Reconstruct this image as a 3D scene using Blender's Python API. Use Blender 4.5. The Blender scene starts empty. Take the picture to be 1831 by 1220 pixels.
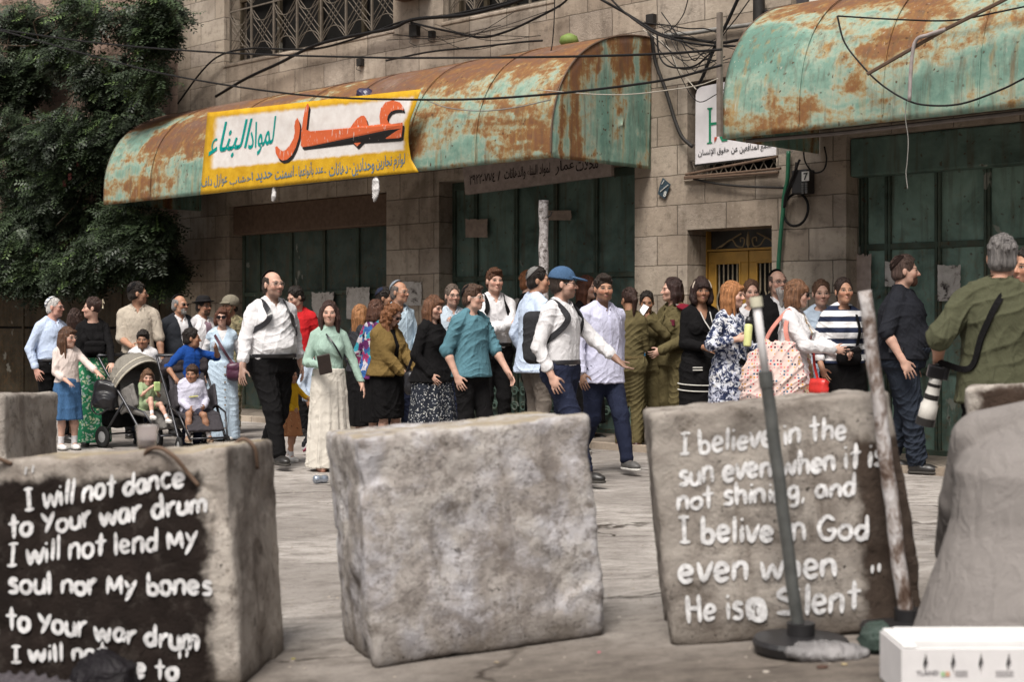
import bpy, bmesh, math, random
import numpy as np
import openvdb
from mathutils import Vector, Matrix, noise as mnoise
R = math.radians
rng = random.Random(7)
sc = bpy.context.scene
COL = sc.collection

# ------------------------------------------------------------------ camera, sky, sun, exposure
cam = bpy.data.cameras.new('camera'); camo = bpy.data.objects.new('camera', cam); COL.objects.link(camo)
camo.location = (0, 0, 1.3); camo.rotation_euler = (R(90), 0, 0)
cam.sensor_width = 36; cam.lens = 36*2600/1831
cam.shift_y = -32/1831
cam.clip_start = .1; cam.clip_end = 500
cam.dof.use_dof = True; cam.dof.focus_distance = 13.0; cam.dof.aperture_fstop = 2.8
sc.camera = camo
w = bpy.data.worlds.new('World'); sc.world = w; w.use_nodes = True
wn = w.node_tree; bg = wn.nodes['Background']; bg.inputs['Strength'].default_value = .05
sky = wn.nodes.new('ShaderNodeTexSky'); sky.sky_type = 'NISHITA'; sky.sun_disc = False
SUN_EL, SUN_AZ = 58, 200          # overcast: high soft sun from behind the camera
sky.sun_elevation = R(SUN_EL); sky.sun_rotation = R(SUN_AZ); sky.dust_density = 6; sky.air_density = 1.0; sky.ozone_density = 1
hs = wn.nodes.new('ShaderNodeHueSaturation'); hs.inputs['Saturation'].default_value = .30
wn.links.new(sky.outputs[0], hs.inputs['Color']); wn.links.new(hs.outputs[0], bg.inputs['Color'])
sl = bpy.data.lights.new('sun', 'SUN'); sl.energy = 2.0; sl.angle = R(24); sl.color = (1, .95, .88)
so = bpy.data.objects.new('sun', sl); COL.objects.link(so)
so.rotation_euler = (R(90-SUN_EL), 0, R(180-SUN_AZ))
sc.view_settings.view_transform = 'Standard'; sc.view_settings.look = 'None'
sc.view_settings.exposure = 1.15; sc.view_settings.gamma = 1

# ------------------------------------------------------------------ photo geometry
F, CX, HY, HC = 2600.0, 915.5, 578.0, 1.3
def at(px, py, Y): return Vector(((px-CX)/F*Y, Y, HC+(HY-py)/F*Y))
def ground_at(px, py): Y = F*HC/(py-HY); return Vector(((px-CX)/F*Y, Y, 0))
PHI = math.atan2(-.692, .722)
Y0 = 46737/(1130+1800)
O = Vector(((1130-CX)/F*Y0, Y0, 0))
DU = Vector((math.cos(PHI), math.sin(PHI), 0)); DM = Vector((-math.sin(PHI), math.cos(PHI), 0))
WALLM = Matrix.Translation(O) @ Matrix.Rotation(PHI, 4, 'Z')
def wl(px, py, w=0):
    """photo pixel -> (u, z) on the plane standing w metres in front of the house wall"""
    a = (px-CX)/F
    Y = (DM.dot(O)-w)/(a*DM.x+DM.y)
    P = Vector((a*Y, Y, 0))
    return (P-O).dot(DU), HC+(HY-py)/F*Y
def U(px, w=0): return wl(px, 0, w)[0]
def W3(px, py, w=0): u, z = wl(px, py, w); return Vector((u, -w, z))

# ------------------------------------------------------------------ objects
def tag(o, label=None, cat=None, group=None, kind=None):
    if label: o['label'] = label
    if cat: o['category'] = cat
    if group: o['group'] = group
    if kind: o['kind'] = kind
    return o
def link(name, me, m=None, parent=None, M=None):
    o = bpy.data.objects.new(name, me); COL.objects.link(o)
    if m is not None:
        for x in (m if isinstance(m, (list, tuple)) else [m]): me.materials.append(x)
    if parent is not None: o.parent = parent
    if M is not None: o.matrix_local = M
    return o
def empty(name, M=None, parent=None):
    o = bpy.data.objects.new(name, None); COL.objects.link(o); o.empty_display_size = .1
    if parent: o.parent = parent
    if M is not None: o.matrix_local = M
    return o
class MB:
    """collects verts and faces; build() links them as one mesh object"""
    def __init__(s): s.v = []; s.f = []; s.mi = []; s.cur = 0
    def add(s, v, f):
        b = len(s.v); s.v += [tuple(x) for x in v]; s.f += [tuple(b+i for i in q) for q in f]; s.mi += [s.cur]*len(f); return s
    def box(s, x0, x1, y0, y1, z0, z1, M=None):
        v = [Vector((x, y, z)) for z in (z0, z1) for y in (y0, y1) for x in (x0, x1)]
        if M is not None: v = [M @ p for p in v]
        return s.add(v, [(0,2,3,1),(4,5,7,6),(0,1,5,4),(2,6,7,3),(0,4,6,2),(1,3,7,5)])
    def tube(s, pts, r, n=6, cap=True, closed=False):
        pts = [Vector(p) for p in pts]; k = len(pts); rs = r if isinstance(r, (list, tuple)) else [r]*k
        v = []; up = Vector((.13, .31, .94))
        for i, p in enumerate(pts):
            if closed: t = pts[(i+1) % k]-pts[i-1]
            else: t = pts[min(i+1, k-1)]-pts[max(i-1, 0)]
            if t.length < 1e-9: t = Vector((0, 0, 1))
            t.normalize(); a = t.cross(up)
            if a.length < .05: a = t.cross(Vector((1, 0, 0)))
            a.normalize(); b = t.cross(a)
            for j in range(n):
                th = 2*math.pi*j/n; v.append(p+a*math.cos(th)*rs[i]+b*math.sin(th)*rs[i])
        f = []
        for i in range(k if closed else k-1):
            i2 = (i+1) % k
            for j in range(n):
                j2 = (j+1) % n; f.append((i*n+j, i*n+j2, i2*n+j2, i2*n+j))
        if cap and not closed: f += [tuple(range(n))[::-1], tuple((k-1)*n+j for j in range(n))]
        return s.add(v, f)
    def lathe(s, prof, n=16, c=(0, 0, 0), M=None):
        v = []; f = []
        for r, z in prof:
            for j in range(n):
                th = 2*math.pi*j/n; p = Vector((c[0]+r*math.cos(th), c[1]+r*math.sin(th), c[2]+z)); v.append(M @ p if M is not None else p)
        for i in range(len(prof)-1):
            for j in range(n):
                j2 = (j+1) % n; f.append((i*n+j, i*n+j2, (i+1)*n+j2, (i+1)*n+j))
        f.append(tuple(range(n))[::-1]); f.append(tuple((len(prof)-1)*n+j for j in range(n)))
        return s.add(v, f)
    def prism(s, poly, y0, y1, M=None):
        """poly in (x,z), extruded along y"""
        n = len(poly)
        v = [Vector((x, y0, z)) for x, z in poly]+[Vector((x, y1, z)) for x, z in poly]
        if M is not None: v = [M @ p for p in v]
        f = [tuple(range(n)), tuple(range(n, 2*n))[::-1]]+[(i, n+i, n+(i+1) % n, (i+1) % n) for i in range(n)]
        return s.add(v, f)
    def build(s, name, m=None, parent=None, M=None, smooth=False):
        me = bpy.data.meshes.new(name); me.from_pydata(s.v, [], s.f)
        for p, i in zip(me.polygons, s.mi): p.material_index = i; p.use_smooth = smooth
        bm = bmesh.new(); bm.from_mesh(me); bmesh.ops.recalc_face_normals(bm, faces=bm.faces); bm.to_mesh(me); bm.free()
        return link(name, me, m, parent, M)
def curve_pts(P, n=8):
    """Catmull-Rom through the points"""
    P = [Vector(p) for p in P]; Q = [P[0]*2-P[1]]+P+[P[-1]*2-P[-2]]; out = []
    for i in range(1, len(Q)-2):
        for k in range(n):
            t = k/n; a, b, c, d = Q[i-1], Q[i], Q[i+1], Q[i+2]
            out.append(.5*((2*b)+(c-a)*t+(2*a-5*b+4*c-d)*t*t+(3*b-a-3*c+d)*t**3))
    return out+[P[-1]]
def bevel(o, w=.01, seg=2):
    m = o.modifiers.new('bevel', 'BEVEL'); m.width = w; m.segments = seg; m.limit_method = 'ANGLE'; m.angle_limit = R(40); return o

# ------------------------------------------------------------------ solid modelling on a voxel grid
class Vox:
    def __init__(s, lo, hi, h):
        s.lo = np.array(lo, np.float32); s.h = h
        s.n = np.maximum(4, np.ceil((np.array(hi)-s.lo)/h).astype(int)+1)
        s.ax = [s.lo[i]+h*np.arange(s.n[i], dtype=np.float32) for i in range(3)]
        s.d = np.full(s.n, .25, np.float32)
    def _sub(s, lo, hi, pad):
        sl = []
        for i in range(3):
            a = int(max(0, math.floor((lo[i]-pad-s.lo[i])/s.h))); b = int(min(s.n[i], math.ceil((hi[i]+pad-s.lo[i])/s.h)+1))
            if b-a < 1: return None
            sl.append(slice(a, b))
        X = s.ax[0][sl[0]][:, None, None]; Y = s.ax[1][sl[1]][None, :, None]; Z = s.ax[2][sl[2]][None, None, :]
        return tuple(sl), X, Y, Z
    def put(s, lo, hi, fn, k=.02, op='u'):
        q = s._sub(lo, hi, .06+k)
        if q is None: return s
        sl, X, Y, Z = q
        b = np.asarray(fn(X, Y, Z), np.float32); a = s.d[sl]
        if op == 'u':
            if k > 0:
                hh = np.maximum(k-np.abs(a-b), 0)/k; s.d[sl] = np.minimum(a, b)-hh*hh*k*.25
            else: s.d[sl] = np.minimum(a, b)
        elif op == 's':
            hh = np.maximum(k-np.abs(a+b), 0)/max(k, 1e-6); s.d[sl] = np.maximum(a, -b)+hh*hh*k*.25
        elif op == 'i': s.d[sl] = np.maximum(a, b)
        return s
    def cap(s, a, b, ra, rb=None, k=.02, op='u'):
        rb = ra if rb is None else rb
        a = np.array(a, float); b = np.array(b, float); ab = b-a; L2 = float(ab@ab)+1e-9; m = max(ra, rb)
        def fn(X, Y, Z):
            t = np.clip(((X-a[0])*ab[0]+(Y-a[1])*ab[1]+(Z-a[2])*ab[2])/L2, 0, 1)
            return np.sqrt((X-a[0]-ab[0]*t)**2+(Y-a[1]-ab[1]*t)**2+(Z-a[2]-ab[2]*t)**2)-(ra+(rb-ra)*t)
        return s.put(np.minimum(a, b)-m, np.maximum(a, b)+m, fn, k, op)
    def ell(s, c, r, M=None, k=.02, op='u'):
        c = np.array(c, float); r = np.array(r, float); m = float(r.max())
        A = np.eye(3) if M is None else np.array(M)[:3, :3].T
        def fn(X, Y, Z):
            x, y, z = X-c[0], Y-c[1], Z-c[2]
            p = [(A[i, 0]*x+A[i, 1]*y+A[i, 2]*z) for i in range(3)]
            k0 = np.sqrt((p[0]/r[0])**2+(p[1]/r[1])**2+(p[2]/r[2])**2)
            k1 = np.sqrt((p[0]/r[0]**2)**2+(p[1]/r[1]**2)**2+(p[2]/r[2]**2)**2)+1e-6
            return k0*(k0-1)/k1
        ext = np.sqrt((A.T**2)@(r**2)) if M is not None else r
        return s.put(c-ext, c+ext, fn, k, op)
    def box(s, c, hf, M=None, r=.01, k=.0, op='u'):
        c = np.array(c, float); hf = np.array(hf, float)-r; m = float(np.linalg.norm(hf))+r
        A = np.eye(3) if M is None else np.array(M)[:3, :3].T
        def fn(X, Y, Z):
            x, y, z = X-c[0], Y-c[1], Z-c[2]
            q = [np.abs(A[i, 0]*x+A[i, 1]*y+A[i, 2]*z)-hf[i] for i in range(3)]
            return np.sqrt(sum(np.maximum(v, 0)**2 for v in q))+np.minimum(np.maximum(np.maximum(q[0], q[1]), q[2]), 0)-r
        return s.put(c-m, c+m, fn, k, op)
    def loft(s, zs, rx, ry, cx=None, cy=None, k=.03, fold=None, op='u', pw=2.0):
        """stack of ellipses along z; fold = (count, depth) pleats growing towards the lowest level"""
        zs = np.array(zs, float); o = np.argsort(zs); zs = zs[o]
        g = lambda v: np.array(v if v is not None else [0]*len(zs), float)[o]
        rx, ry, cx, cy = g(rx), g(ry), g(cx), g(cy)
        m = max(rx.max(), ry.max())
        def fn(X, Y, Z):
            z = Z.ravel(); c = np.clip(z, zs[0], zs[-1]); f = lambda v: np.interp(c, zs, v)[None, None, :].astype(np.float32)
            a, b = f(rx), f(ry); x = X-f(cx); y = Y-f(cy)
            q = (np.abs(x/a)**pw+np.abs(y/b)**pw)**(1/pw)
            if fold:
                t = ((zs[-1]-c)/(zs[-1]-zs[0]))[None, None, :]**.8
                th = np.arctan2(y, x); q = q/(1+fold[1]*t*(np.sin(th*fold[0]+fold[2]*2+t*1.3)+.5*np.sin(th*(fold[0]*1.7)+fold[2])))
            d = (q-1)*np.minimum(a, b)
            e = np.maximum(zs[0]-Z, Z-zs[-1])
            return np.where(e > 0, np.sqrt(np.maximum(d, 0)**2+e*e), np.maximum(d, e if k <= .001 else e+.0))
        return s.put((cx.min()-m, cy.min()-m, zs[0]), (cx.max()+m, cy.max()+m, zs[-1]), fn, k, op)
    def cut(s, n, d):
        """remove where p.n > d"""
        X, Y, Z = s.ax[0][:, None, None], s.ax[1][None, :, None], s.ax[2][None, None, :]
        s.d = np.maximum(s.d, (X*n[0]+Y*n[1]+Z*n[2]-d).astype(np.float32)); return s
    def mesh(s, name, wr=0, wf=9., seed=0, strand=False):
        """surface -> mesh; wr = depth of cloth wrinkles"""
        d = s.d.copy(); B = .25
        for i in range(3):
            sl = [slice(None)]*3
            for e in (0, -1): sl[i] = e; d[tuple(sl)] = np.maximum(d[tuple(sl)], s.h*.5)
        g = openvdb.FloatGrid(B); g.copyFromArray(np.ascontiguousarray(d)); g.gridClass = openvdb.GridClass.LEVEL_SET
        p, q = g.convertToQuads(isovalue=0.0)
        p = p.astype(np.float32)*s.h+s.lo
        me = bpy.data.meshes.new(name); nv, nf = len(p), len(q)
        if nf == 0: return me
        me.vertices.add(nv); me.vertices.foreach_set('co', p.ravel())
        me.loops.add(nf*4); me.polygons.add(nf)
        me.loops.foreach_set('vertex_index', q[:, ::-1].astype(np.int32).ravel())
        me.polygons.foreach_set('loop_start', np.arange(0, nf*4, 4, dtype=np.int32))
        me.polygons.foreach_set('use_smooth', np.ones(nf, bool)); me.update(calc_edges=True)
        # relax once, then wrinkle
        e = np.empty(len(me.edges)*2, np.int32); me.edges.foreach_get('vertices', e); e = e.reshape(-1, 2)
        for _ in range(2):
            cnt = np.bincount(e.ravel(), minlength=nv).astype(np.float32)
            acc = np.stack([np.bincount(e[:, 0], p[e[:, 1], i], nv)+np.bincount(e[:, 1], p[e[:, 0], i], nv) for i in range(3)], 1)
            p = .5*p+.5*(acc/np.maximum(cnt, 1)[:, None])
        if wr > 0:
            me.vertices.foreach_set('co', p.astype(np.float32).ravel()); me.update()
            nr = np.empty(nv*3, np.float32); me.vertex_normals.foreach_get('vector', nr); nr = nr.reshape(-1, 3)
            rs = np.random.RandomState(seed); f = np.zeros(nv)
            wq = p+.05*np.sin(p[:, [2, 0, 1]]*7+rs.rand(3)*6)
            for j in range(5):
                kv = rs.randn(3)*np.array([1, 1, .10] if strand else [.7, .7, 1.]); kv = kv/np.linalg.norm(kv)*wf*(1+.55*j)
                f += (1-np.abs(np.sin(wq@kv+rs.rand()*6.28)))**1.5/(1+.3*j)
            f = f/2.2-.5; zone = .45+.55*np.sin(p@(rs.randn(3)*4)+rs.rand()*6)
            q = wq+.03*np.sin(p[:, [1, 2, 0]]*15+rs.rand(3)*6); f2 = np.zeros(nv)
            if not strand and wr > .004:
                for j in range(4):
                    kv = rs.randn(3)*np.array([.8, .8, 1.]); kv = kv/np.linalg.norm(kv)*wf*(2.6+.9*j); mk = np.clip(np.sin(p@(rs.randn(3)*7)+rs.rand()*6.28), 0, 1)
                    f2 += mk*((1-np.abs(np.sin(q@kv+rs.rand()*6.28)))**2.2-.25)
            p = p+nr*(wr*(f*zone+.62*f2+.2))[:, None]
        me.vertices.foreach_set('co', p.astype(np.float32).ravel()); me.update()
        return me
def rotz(a): return Matrix.Rotation(R(a), 3, 'Z')
# ------------------------------------------------------------------ materials
class G:
    """small helper round a material's node tree"""
    def __init__(s, name):
        s.m = bpy.data.materials.new(name); s.m.use_nodes = True; s.t = s.m.node_tree; s.p = s.t.nodes['Principled BSDF']
        s.p.inputs['Roughness'].default_value = .85; s.p.inputs['Specular IOR Level'].default_value = .14; s._c = {}
    def nd(s, ty, **kw):
        n = s.t.nodes.new(ty)
        for k, v in kw.items():
            if hasattr(n, k) and k not in ('Scale',): setattr(n, k, v)
        return n
    def put(s, sock, v):
        if isinstance(v, bpy.types.NodeSocket): s.t.links.new(v, sock)
        elif v is not None:
            if isinstance(v, (tuple, list)) and len(v) == 3 and sock.type == 'RGBA': v = (*v, 1)
            sock.default_value = v
    def co(s, kind='Object'):
        if 'tc' not in s._c: s._c['tc'] = s.t.nodes.new('ShaderNodeTexCoord')
        return s._c['tc'].outputs[kind]
    def attr(s, name, ty='GEOMETRY', out='Vector'):
        n = s.nd('ShaderNodeAttribute', attribute_type=ty, attribute_name=name); return n.outputs[out]
    def map(s, v, sc=(1, 1, 1), loc=(0, 0, 0), rot=(0, 0, 0)):
        n = s.t.nodes.new('ShaderNodeMapping'); s.put(n.inputs[0], v); n.inputs['Scale'].default_value = sc; n.inputs['Location'].default_value = loc; n.inputs['Rotation'].default_value = rot; return n.outputs[0]
    def noise(s, v, scale, det=4, ro=.55, dist=0, out=0):
        n = s.t.nodes.new('ShaderNodeTexNoise'); s.put(n.inputs['Vector'], v); n.inputs['Scale'].default_value = scale; n.inputs['Detail'].default_value = det
        n.inputs['Roughness'].default_value = ro; n.inputs['Distortion'].default_value = dist; return n.outputs[out]
    def vor(s, v, scale, feat='F1', out='Distance', rnd=1.0):
        n = s.nd('ShaderNodeTexVoronoi', feature=feat); s.put(n.inputs['Vector'], v); n.inputs['Scale'].default_value = scale; n.inputs['Randomness'].default_value = rnd; return n.outputs[out]
    def ramp(s, f, st, interp='LINEAR'):
        n = s.t.nodes.new('ShaderNodeValToRGB'); s.put(n.inputs[0], f); e = n.color_ramp.elements; n.color_ramp.interpolation = interp
        while len(e) < len(st): e.new(.5)
        for x, (p, c) in zip(e, st):
            x.position = p; x.color = (c, c, c, 1) if not isinstance(c, (tuple, list)) else (*c, 1)
        return n.outputs[0]
    def mix(s, f, a, b, mode='MIX'):
        n = s.nd('ShaderNodeMix', data_type='RGBA', blend_type=mode); s.put(n.inputs[0], f); s.put(n.inputs[6], a); s.put(n.inputs[7], b); return n.outputs[2]
    def m2(s, op, a, b=None, c=None):
        n = s.nd('ShaderNodeMath', operation=op); s.put(n.inputs[0], a)
        if b is not None: s.put(n.inputs[1], b)
        if c is not None: s.put(n.inputs[2], c)
        return n.outputs[0]
    def sep(s, v):
        n = s.t.nodes.new('ShaderNodeSeparateXYZ'); s.put(n.inputs[0], v); return n.outputs
    def comb(s, x, y, z):
        n = s.t.nodes.new('ShaderNodeCombineXYZ'); s.put(n.inputs[0], x); s.put(n.inputs[1], y); s.put(n.inputs[2], z); return n.outputs[0]
    def rng(s, v, a, b, c=0., d=1.):
        n = s.t.nodes.new('ShaderNodeMapRange'); n.interpolation_type = 'SMOOTHSTEP'; s.put(n.inputs[0], v); n.inputs[1].default_value = a; n.inputs[2].default_value = b; n.inputs[3].default_value = c; n.inputs[4].default_value = d; return n.outputs[0]
    def bump(s, h, st=.4, dist=.01, nrm=None):
        n = s.t.nodes.new('ShaderNodeBump'); s.put(n.inputs['Height'], h); n.inputs['Strength'].default_value = st; n.inputs['Distance'].default_value = dist
        if nrm is not None: s.put(n.inputs['Normal'], nrm)
        return n.outputs[0]
    def end(s, col=None, rough=None, nrm=None, **kw):
        s.put(s.p.inputs['Base Color'], col); s.put(s.p.inputs['Roughness'], rough)
        if nrm is not None: s.put(s.p.inputs['Normal'], nrm)
        for k, v in kw.items(): s.put(s.p.inputs[k.replace('_', ' ')], v)
        return s.m
_mats = {}
def memo(fn):
    def f(*a):
        k = (fn.__name__, a)
        if k not in _mats: _mats[k] = fn(*a)
        return _mats[k]
    return f
@memo
def plain(col, rough=.6, metal=0.0, var=.25, scale=14.):
    g = G('surface'); c = g.co()
    n = g.noise(c, scale, 5, .6); d = tuple(x*(1-var) for x in col); l = tuple(min(1, x*(1+var*.6)) for x in col)
    return g.end(g.ramp(n, [(.3, d), (.7, l)]), rough, g.bump(g.noise(c, scale*6, 3), .15, .003), Metallic=metal, Specular_IOR_Level=.5 if rough < .55 else .2)
@memo
def cloth(col, rough=.9, weave=1.0):
    g = G('cloth'); c = g.co()
    n = g.noise(c, 5, 3); f = g.noise(c, 160, 2)
    k = g.mix(.5, g.ramp(n, [(.3, tuple(x*.88 for x in col)), (.7, tuple(min(1, x*1.06) for x in col))]), g.ramp(f, [(.3, tuple(x*.85 for x in col)), (.7, tuple(min(1, x*1.1) for x in col))]))
    w1 = g.noise(g.map(c, (1, 1, .6)), 13, 3, .5, 1.2)
    return g.end(k, rough, g.bump(f, .15*weave, .002, g.bump(w1, .55, .03)), Specular_IOR_Level=.12)
@memo
def print_cloth(base, cols, scale, size, kind='dots'):
    """cloth printed with a small pattern"""
    g = G('printed_cloth'); c = g.co(); w = g.mix(.12, c, g.noise(c, 9, 2, out=1))
    n = g.nd('ShaderNodeTexVoronoi', feature='F1'); g.put(n.inputs['Vector'], w); n.inputs['Scale'].default_value = scale
    pick = g.sep(n.outputs['Color'])[0]
    k = len(cols); col = g.ramp(pick, [(i/k, cc) for i, cc in enumerate(cols)], 'CONSTANT')
    if kind == 'dots': mask = g.ramp(n.outputs['Distance'], [(size-.04, 1), (size+.02, 0)])
    elif kind == 'blotch': mask = g.ramp(g.m2('ADD', n.outputs['Distance'], g.m2('MULTIPLY', g.noise(c, scale*1.7, 3), .5)), [(size-.03, 1), (size+.03, 0)])
    else: mask = g.ramp(g.noise(c, scale, 5, .7, .6), [(size-.02, 0), (size+.03, 1)])
    return g.end(g.mix(mask, base, col), .9, g.bump(g.noise(g.map(c, (1, 1, .6)), 13, 3, .5, 1.2), .5, .03))
@memo
def stripes(a, b, pitch, z0):
    g = G('striped_cloth'); c = g.co(); z = g.sep(c)[2]
    f = g.m2('FRACT', g.m2('DIVIDE', g.m2('ADD', z, z0), pitch))
    return g.end(g.mix(g.ramp(f, [(.52, 0), (.54, 1)]), a, b), .9, g.bump(g.noise(c, 13, 3), .4, .03))
@memo
def camo():
    g = G('camouflage_cloth'); c = g.co()
    k = g.ramp(g.noise(c, 11, 4, .6, .8), [(.42, (.10, .085, .05)), (.46, (.20, .17, .10)), (.56, (.075, .085, .045))], 'CONSTANT')
    return g.end(k, .9, g.bump(g.noise(c, 13, 3), .5, .03))
@memo
def denim(col):
    g = G('denim'); c = g.co(); f = g.noise(g.map(c, (1, 1, .15)), 220, 2); n = g.noise(c, 7, 4)
    k = g.mix(g.ramp(f, [(.35, 0), (.65, 1)]), tuple(x*.75 for x in col), tuple(min(1, x*1.2) for x in col)); k = g.mix(g.ramp(n, [(.3, .0), (.8, .4)]), k, tuple(min(1, x*1.35) for x in col))
    return g.end(k, .9, g.bump(g.noise(g.map(c, (1, 1, .5)), 12, 3, .5, 1), .5, .03))
@memo
def hairmat(col, streak=.5):
    g = G('hair'); c = g.co(); n = g.noise(g.map(c, (1, 1, .10)), 70, 5, .65, .5); b = g.noise(c, 11, 3)
    k = g.ramp(n, [(.30, tuple(x*(1-streak)*.6 for x in col)), (.5, col), (.72, tuple(min(1, x*(1+streak*1.6)+.012) for x in col))])
    k = g.mix(g.ramp(b, [(.35, 0), (.75, .45)]), k, tuple(min(1, x*1.5+.005) for x in col))
    return g.end(k, .42, g.bump(n, .9, .02), Specular_IOR_Level=.28)
@memo
def skin(tone, brow=(.05, .03, .02), stubble=0.0, lip=(.36, .13, .11), smile=0.0):
    g = G('skin'); h = g.attr('head_place'); x, y, z = g.sep(h); ax = g.m2('ABSOLUTE', x)
    n = g.noise(g.co(), 22, 4)
    col = g.ramp(n, [(.3, tuple(v*.88 for v in tone)), (.7, tuple(min(1, v*1.07) for v in tone))])
    def ell(cx, cz, rx, rz, soft=.35, xs=ax):
        d = g.m2('ADD', g.m2('POWER', g.m2('ABSOLUTE', g.m2('DIVIDE', g.m2('SUBTRACT', xs, cx), rx)), 2), g.m2('POWER', g.m2('ABSOLUTE', g.m2('DIVIDE', g.m2('SUBTRACT', z, cz), rz)), 2))
        return g.rng(d, 1-soft, 1+soft, 1, 0)
    front = g.rng(y, -.058, -.048, 1, 0)
    def lay(col, mask, c, amt=1.0): return g.mix(g.m2('MULTIPLY', g.m2('MULTIPLY', mask, front), amt), col, c)
    red = (tone[0]*.95, tone[1]*.62, tone[2]*.58)
    col = lay(col, ell(.042, -.032, .024, .022, .9), red, .40)
    col = lay(col, ell(0, -.028, .017, .014, .9), red, .40)
    if stubble > 0:
        jaw = g.m2('MULTIPLY', g.rng(z, -.03, -.052, 0, 1), g.rng(y, .02, -.01, 0, 1))
        col = g.mix(g.m2('MULTIPLY', jaw, stubble), col, tuple(v*1.3 for v in brow))
    dk = tuple(v*.45 for v in tone)
    # brows, lashes, eyes, lips on the flesh; shade in eye sockets and under nose painted
    bz = g.m2('SUBTRACT', z, g.m2('MULTIPLY', g.m2('SUBTRACT', ax, .034), -.12))
    d = g.m2('ADD', g.m2('POWER', g.m2('ABSOLUTE', g.m2('DIVIDE', g.m2('SUBTRACT', ax, .034), .0205)), 2), g.m2('POWER', g.m2('ABSOLUTE', g.m2('DIVIDE', g.m2('SUBTRACT', bz, .0250), .0056)), 2))
    col = lay(col, g.rng(d, .5, 1.4, 1, 0), brow, .85)
    col = lay(col, ell(.0315, .0050, .0200, .0125, .8), tuple(v*.52 for v in tone), .75); col = lay(col, ell(.0315, .0062, .0172, .0070), tuple(v*.16 for v in tone), .95)
    col = lay(col, ell(.0315, .0030, .0130, .0046), (.40, .36, .33), 1)
    col = lay(col, ell(.0315, .0034, .0066, .0058), (.018, .011, .007), 1)
    col = lay(col, ell(0, -.0455, .008, .003, .5), tuple(v*.5 for v in tone), .5)
    lw = .0225+smile*.006
    col = lay(col, ell(0, -.0635, lw, .0085), lip, .6)
    col = lay(col, ell(0, -.0625, lw*.92, .0015, .6), tuple(v*.35 for v in lip), .8)
    if smile > .5: col = lay(col, ell(0, -.0630, lw*.75, .0042, .3), (.65, .6, .55), 1)
    return g.end(col, .55, g.bump(g.noise(g.co(), 90, 3), .08, .002), Specular_IOR_Level=.35, Subsurface_Weight=.08, Subsurface_Radius=(.012, .004, .002), Subsurface_Scale=.5)
@memo
def glassy(col=(.02, .02, .02), alpha=1.0):
    g = G('lens'); return g.end(col, .12, Alpha=alpha)
@memo
def clearglass(col):
    g = G('clear_plastic'); return g.end(col, .15, Transmission_Weight=.85, IOR=1.25)

# --- setting
def stone_mat(name, cols, dirt, bw=.62, rh=.315, off=0.0, dark=1.0):
    g = G(name); c = g.co(); X, Y, Z = g.sep(c)
    v = g.comb(g.m2('ADD', g.m2('ADD', X, Y), off), Z, 0)
    v2 = g.mix(.02, v, g.noise(c, 5, 3, out=1))
    n = g.t.nodes.new('ShaderNodeTexBrick'); g.put(n.inputs['Vector'], v2); n.inputs['Scale'].default_value = 1; n.inputs['Mortar Size'].default_value = .006; n.inputs['Mortar Smooth'].default_value = .3
    n.inputs['Brick Width'].default_value = bw; n.inputs['Row Height'].default_value = rh; n.inputs['Bias'].default_value = 0; n.offset = .43
    g.put(n.inputs['Color1'], (0., 0., 0.)); g.put(n.inputs['Color2'], (1., 1., 1.)); g.put(n.inputs['Mortar'], (.5, .5, .5))
    col = g.ramp(n.outputs['Color'], [(0, cols[0]), (.35, cols[1]), (.65, cols[2]), (1, cols[3])])
    big = g.noise(c, 1.1, 6, .62, .6); med = g.noise(c, 9, 6, .7)
    streak = g.noise(g.map(c, (1, 1, .10)), 5, 5, .6)
    col = g.mix(g.ramp(big, [(.40, 0), (.66, .75)]), col, dirt)
    col = g.mix(g.ramp(streak, [(.52, 0), (.75, .6)]), col, tuple(x*.62 for x in dirt))
    col = g.mix(g.ramp(med, [(.30, .55), (.48, 0)]), col, tuple(x*.5 for x in dirt))
    col = g.mix(g.ramp(g.noise(c, 26, 4, .7), [(.60, 0), (.72, .45)]), col, tuple(min(1, x*1.25) for x in cols[3]))
    mort = n.outputs['Fac']
    col = g.mix(g.m2('MULTIPLY', mort, .75), col, tuple(x*.38 for x in dirt))
    pit = g.vor(c, 34); rough_face = g.m2('MULTIPLY', g.noise(c, 30, 6, .75), g.ramp(n.outputs['Color'], [(.7, .35), (.95, 1.0)]))
    h = g.m2('SUBTRACT', g.m2('ADD', g.m2('MULTIPLY', g.noise(c, 14, 6, .7), .6), rough_face), g.m2('MULTIPLY', mort, 1.2))
    return g.end(col, .92, g.bump(h, .75, .02))
S_A = ((.31, .25, .195), (.38, .315, .25), (.47, .40, .325), (.345, .29, .24))
M_STONE = stone_mat('ashlar_stone', S_A, (.17, .135, .105))
M_STONE2 = stone_mat('pink_stone', ((.30, .20, .155), (.36, .25, .20), (.40, .29, .23), (.30, .21, .17)), (.16, .11, .085), .5, .28, .3)
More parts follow.
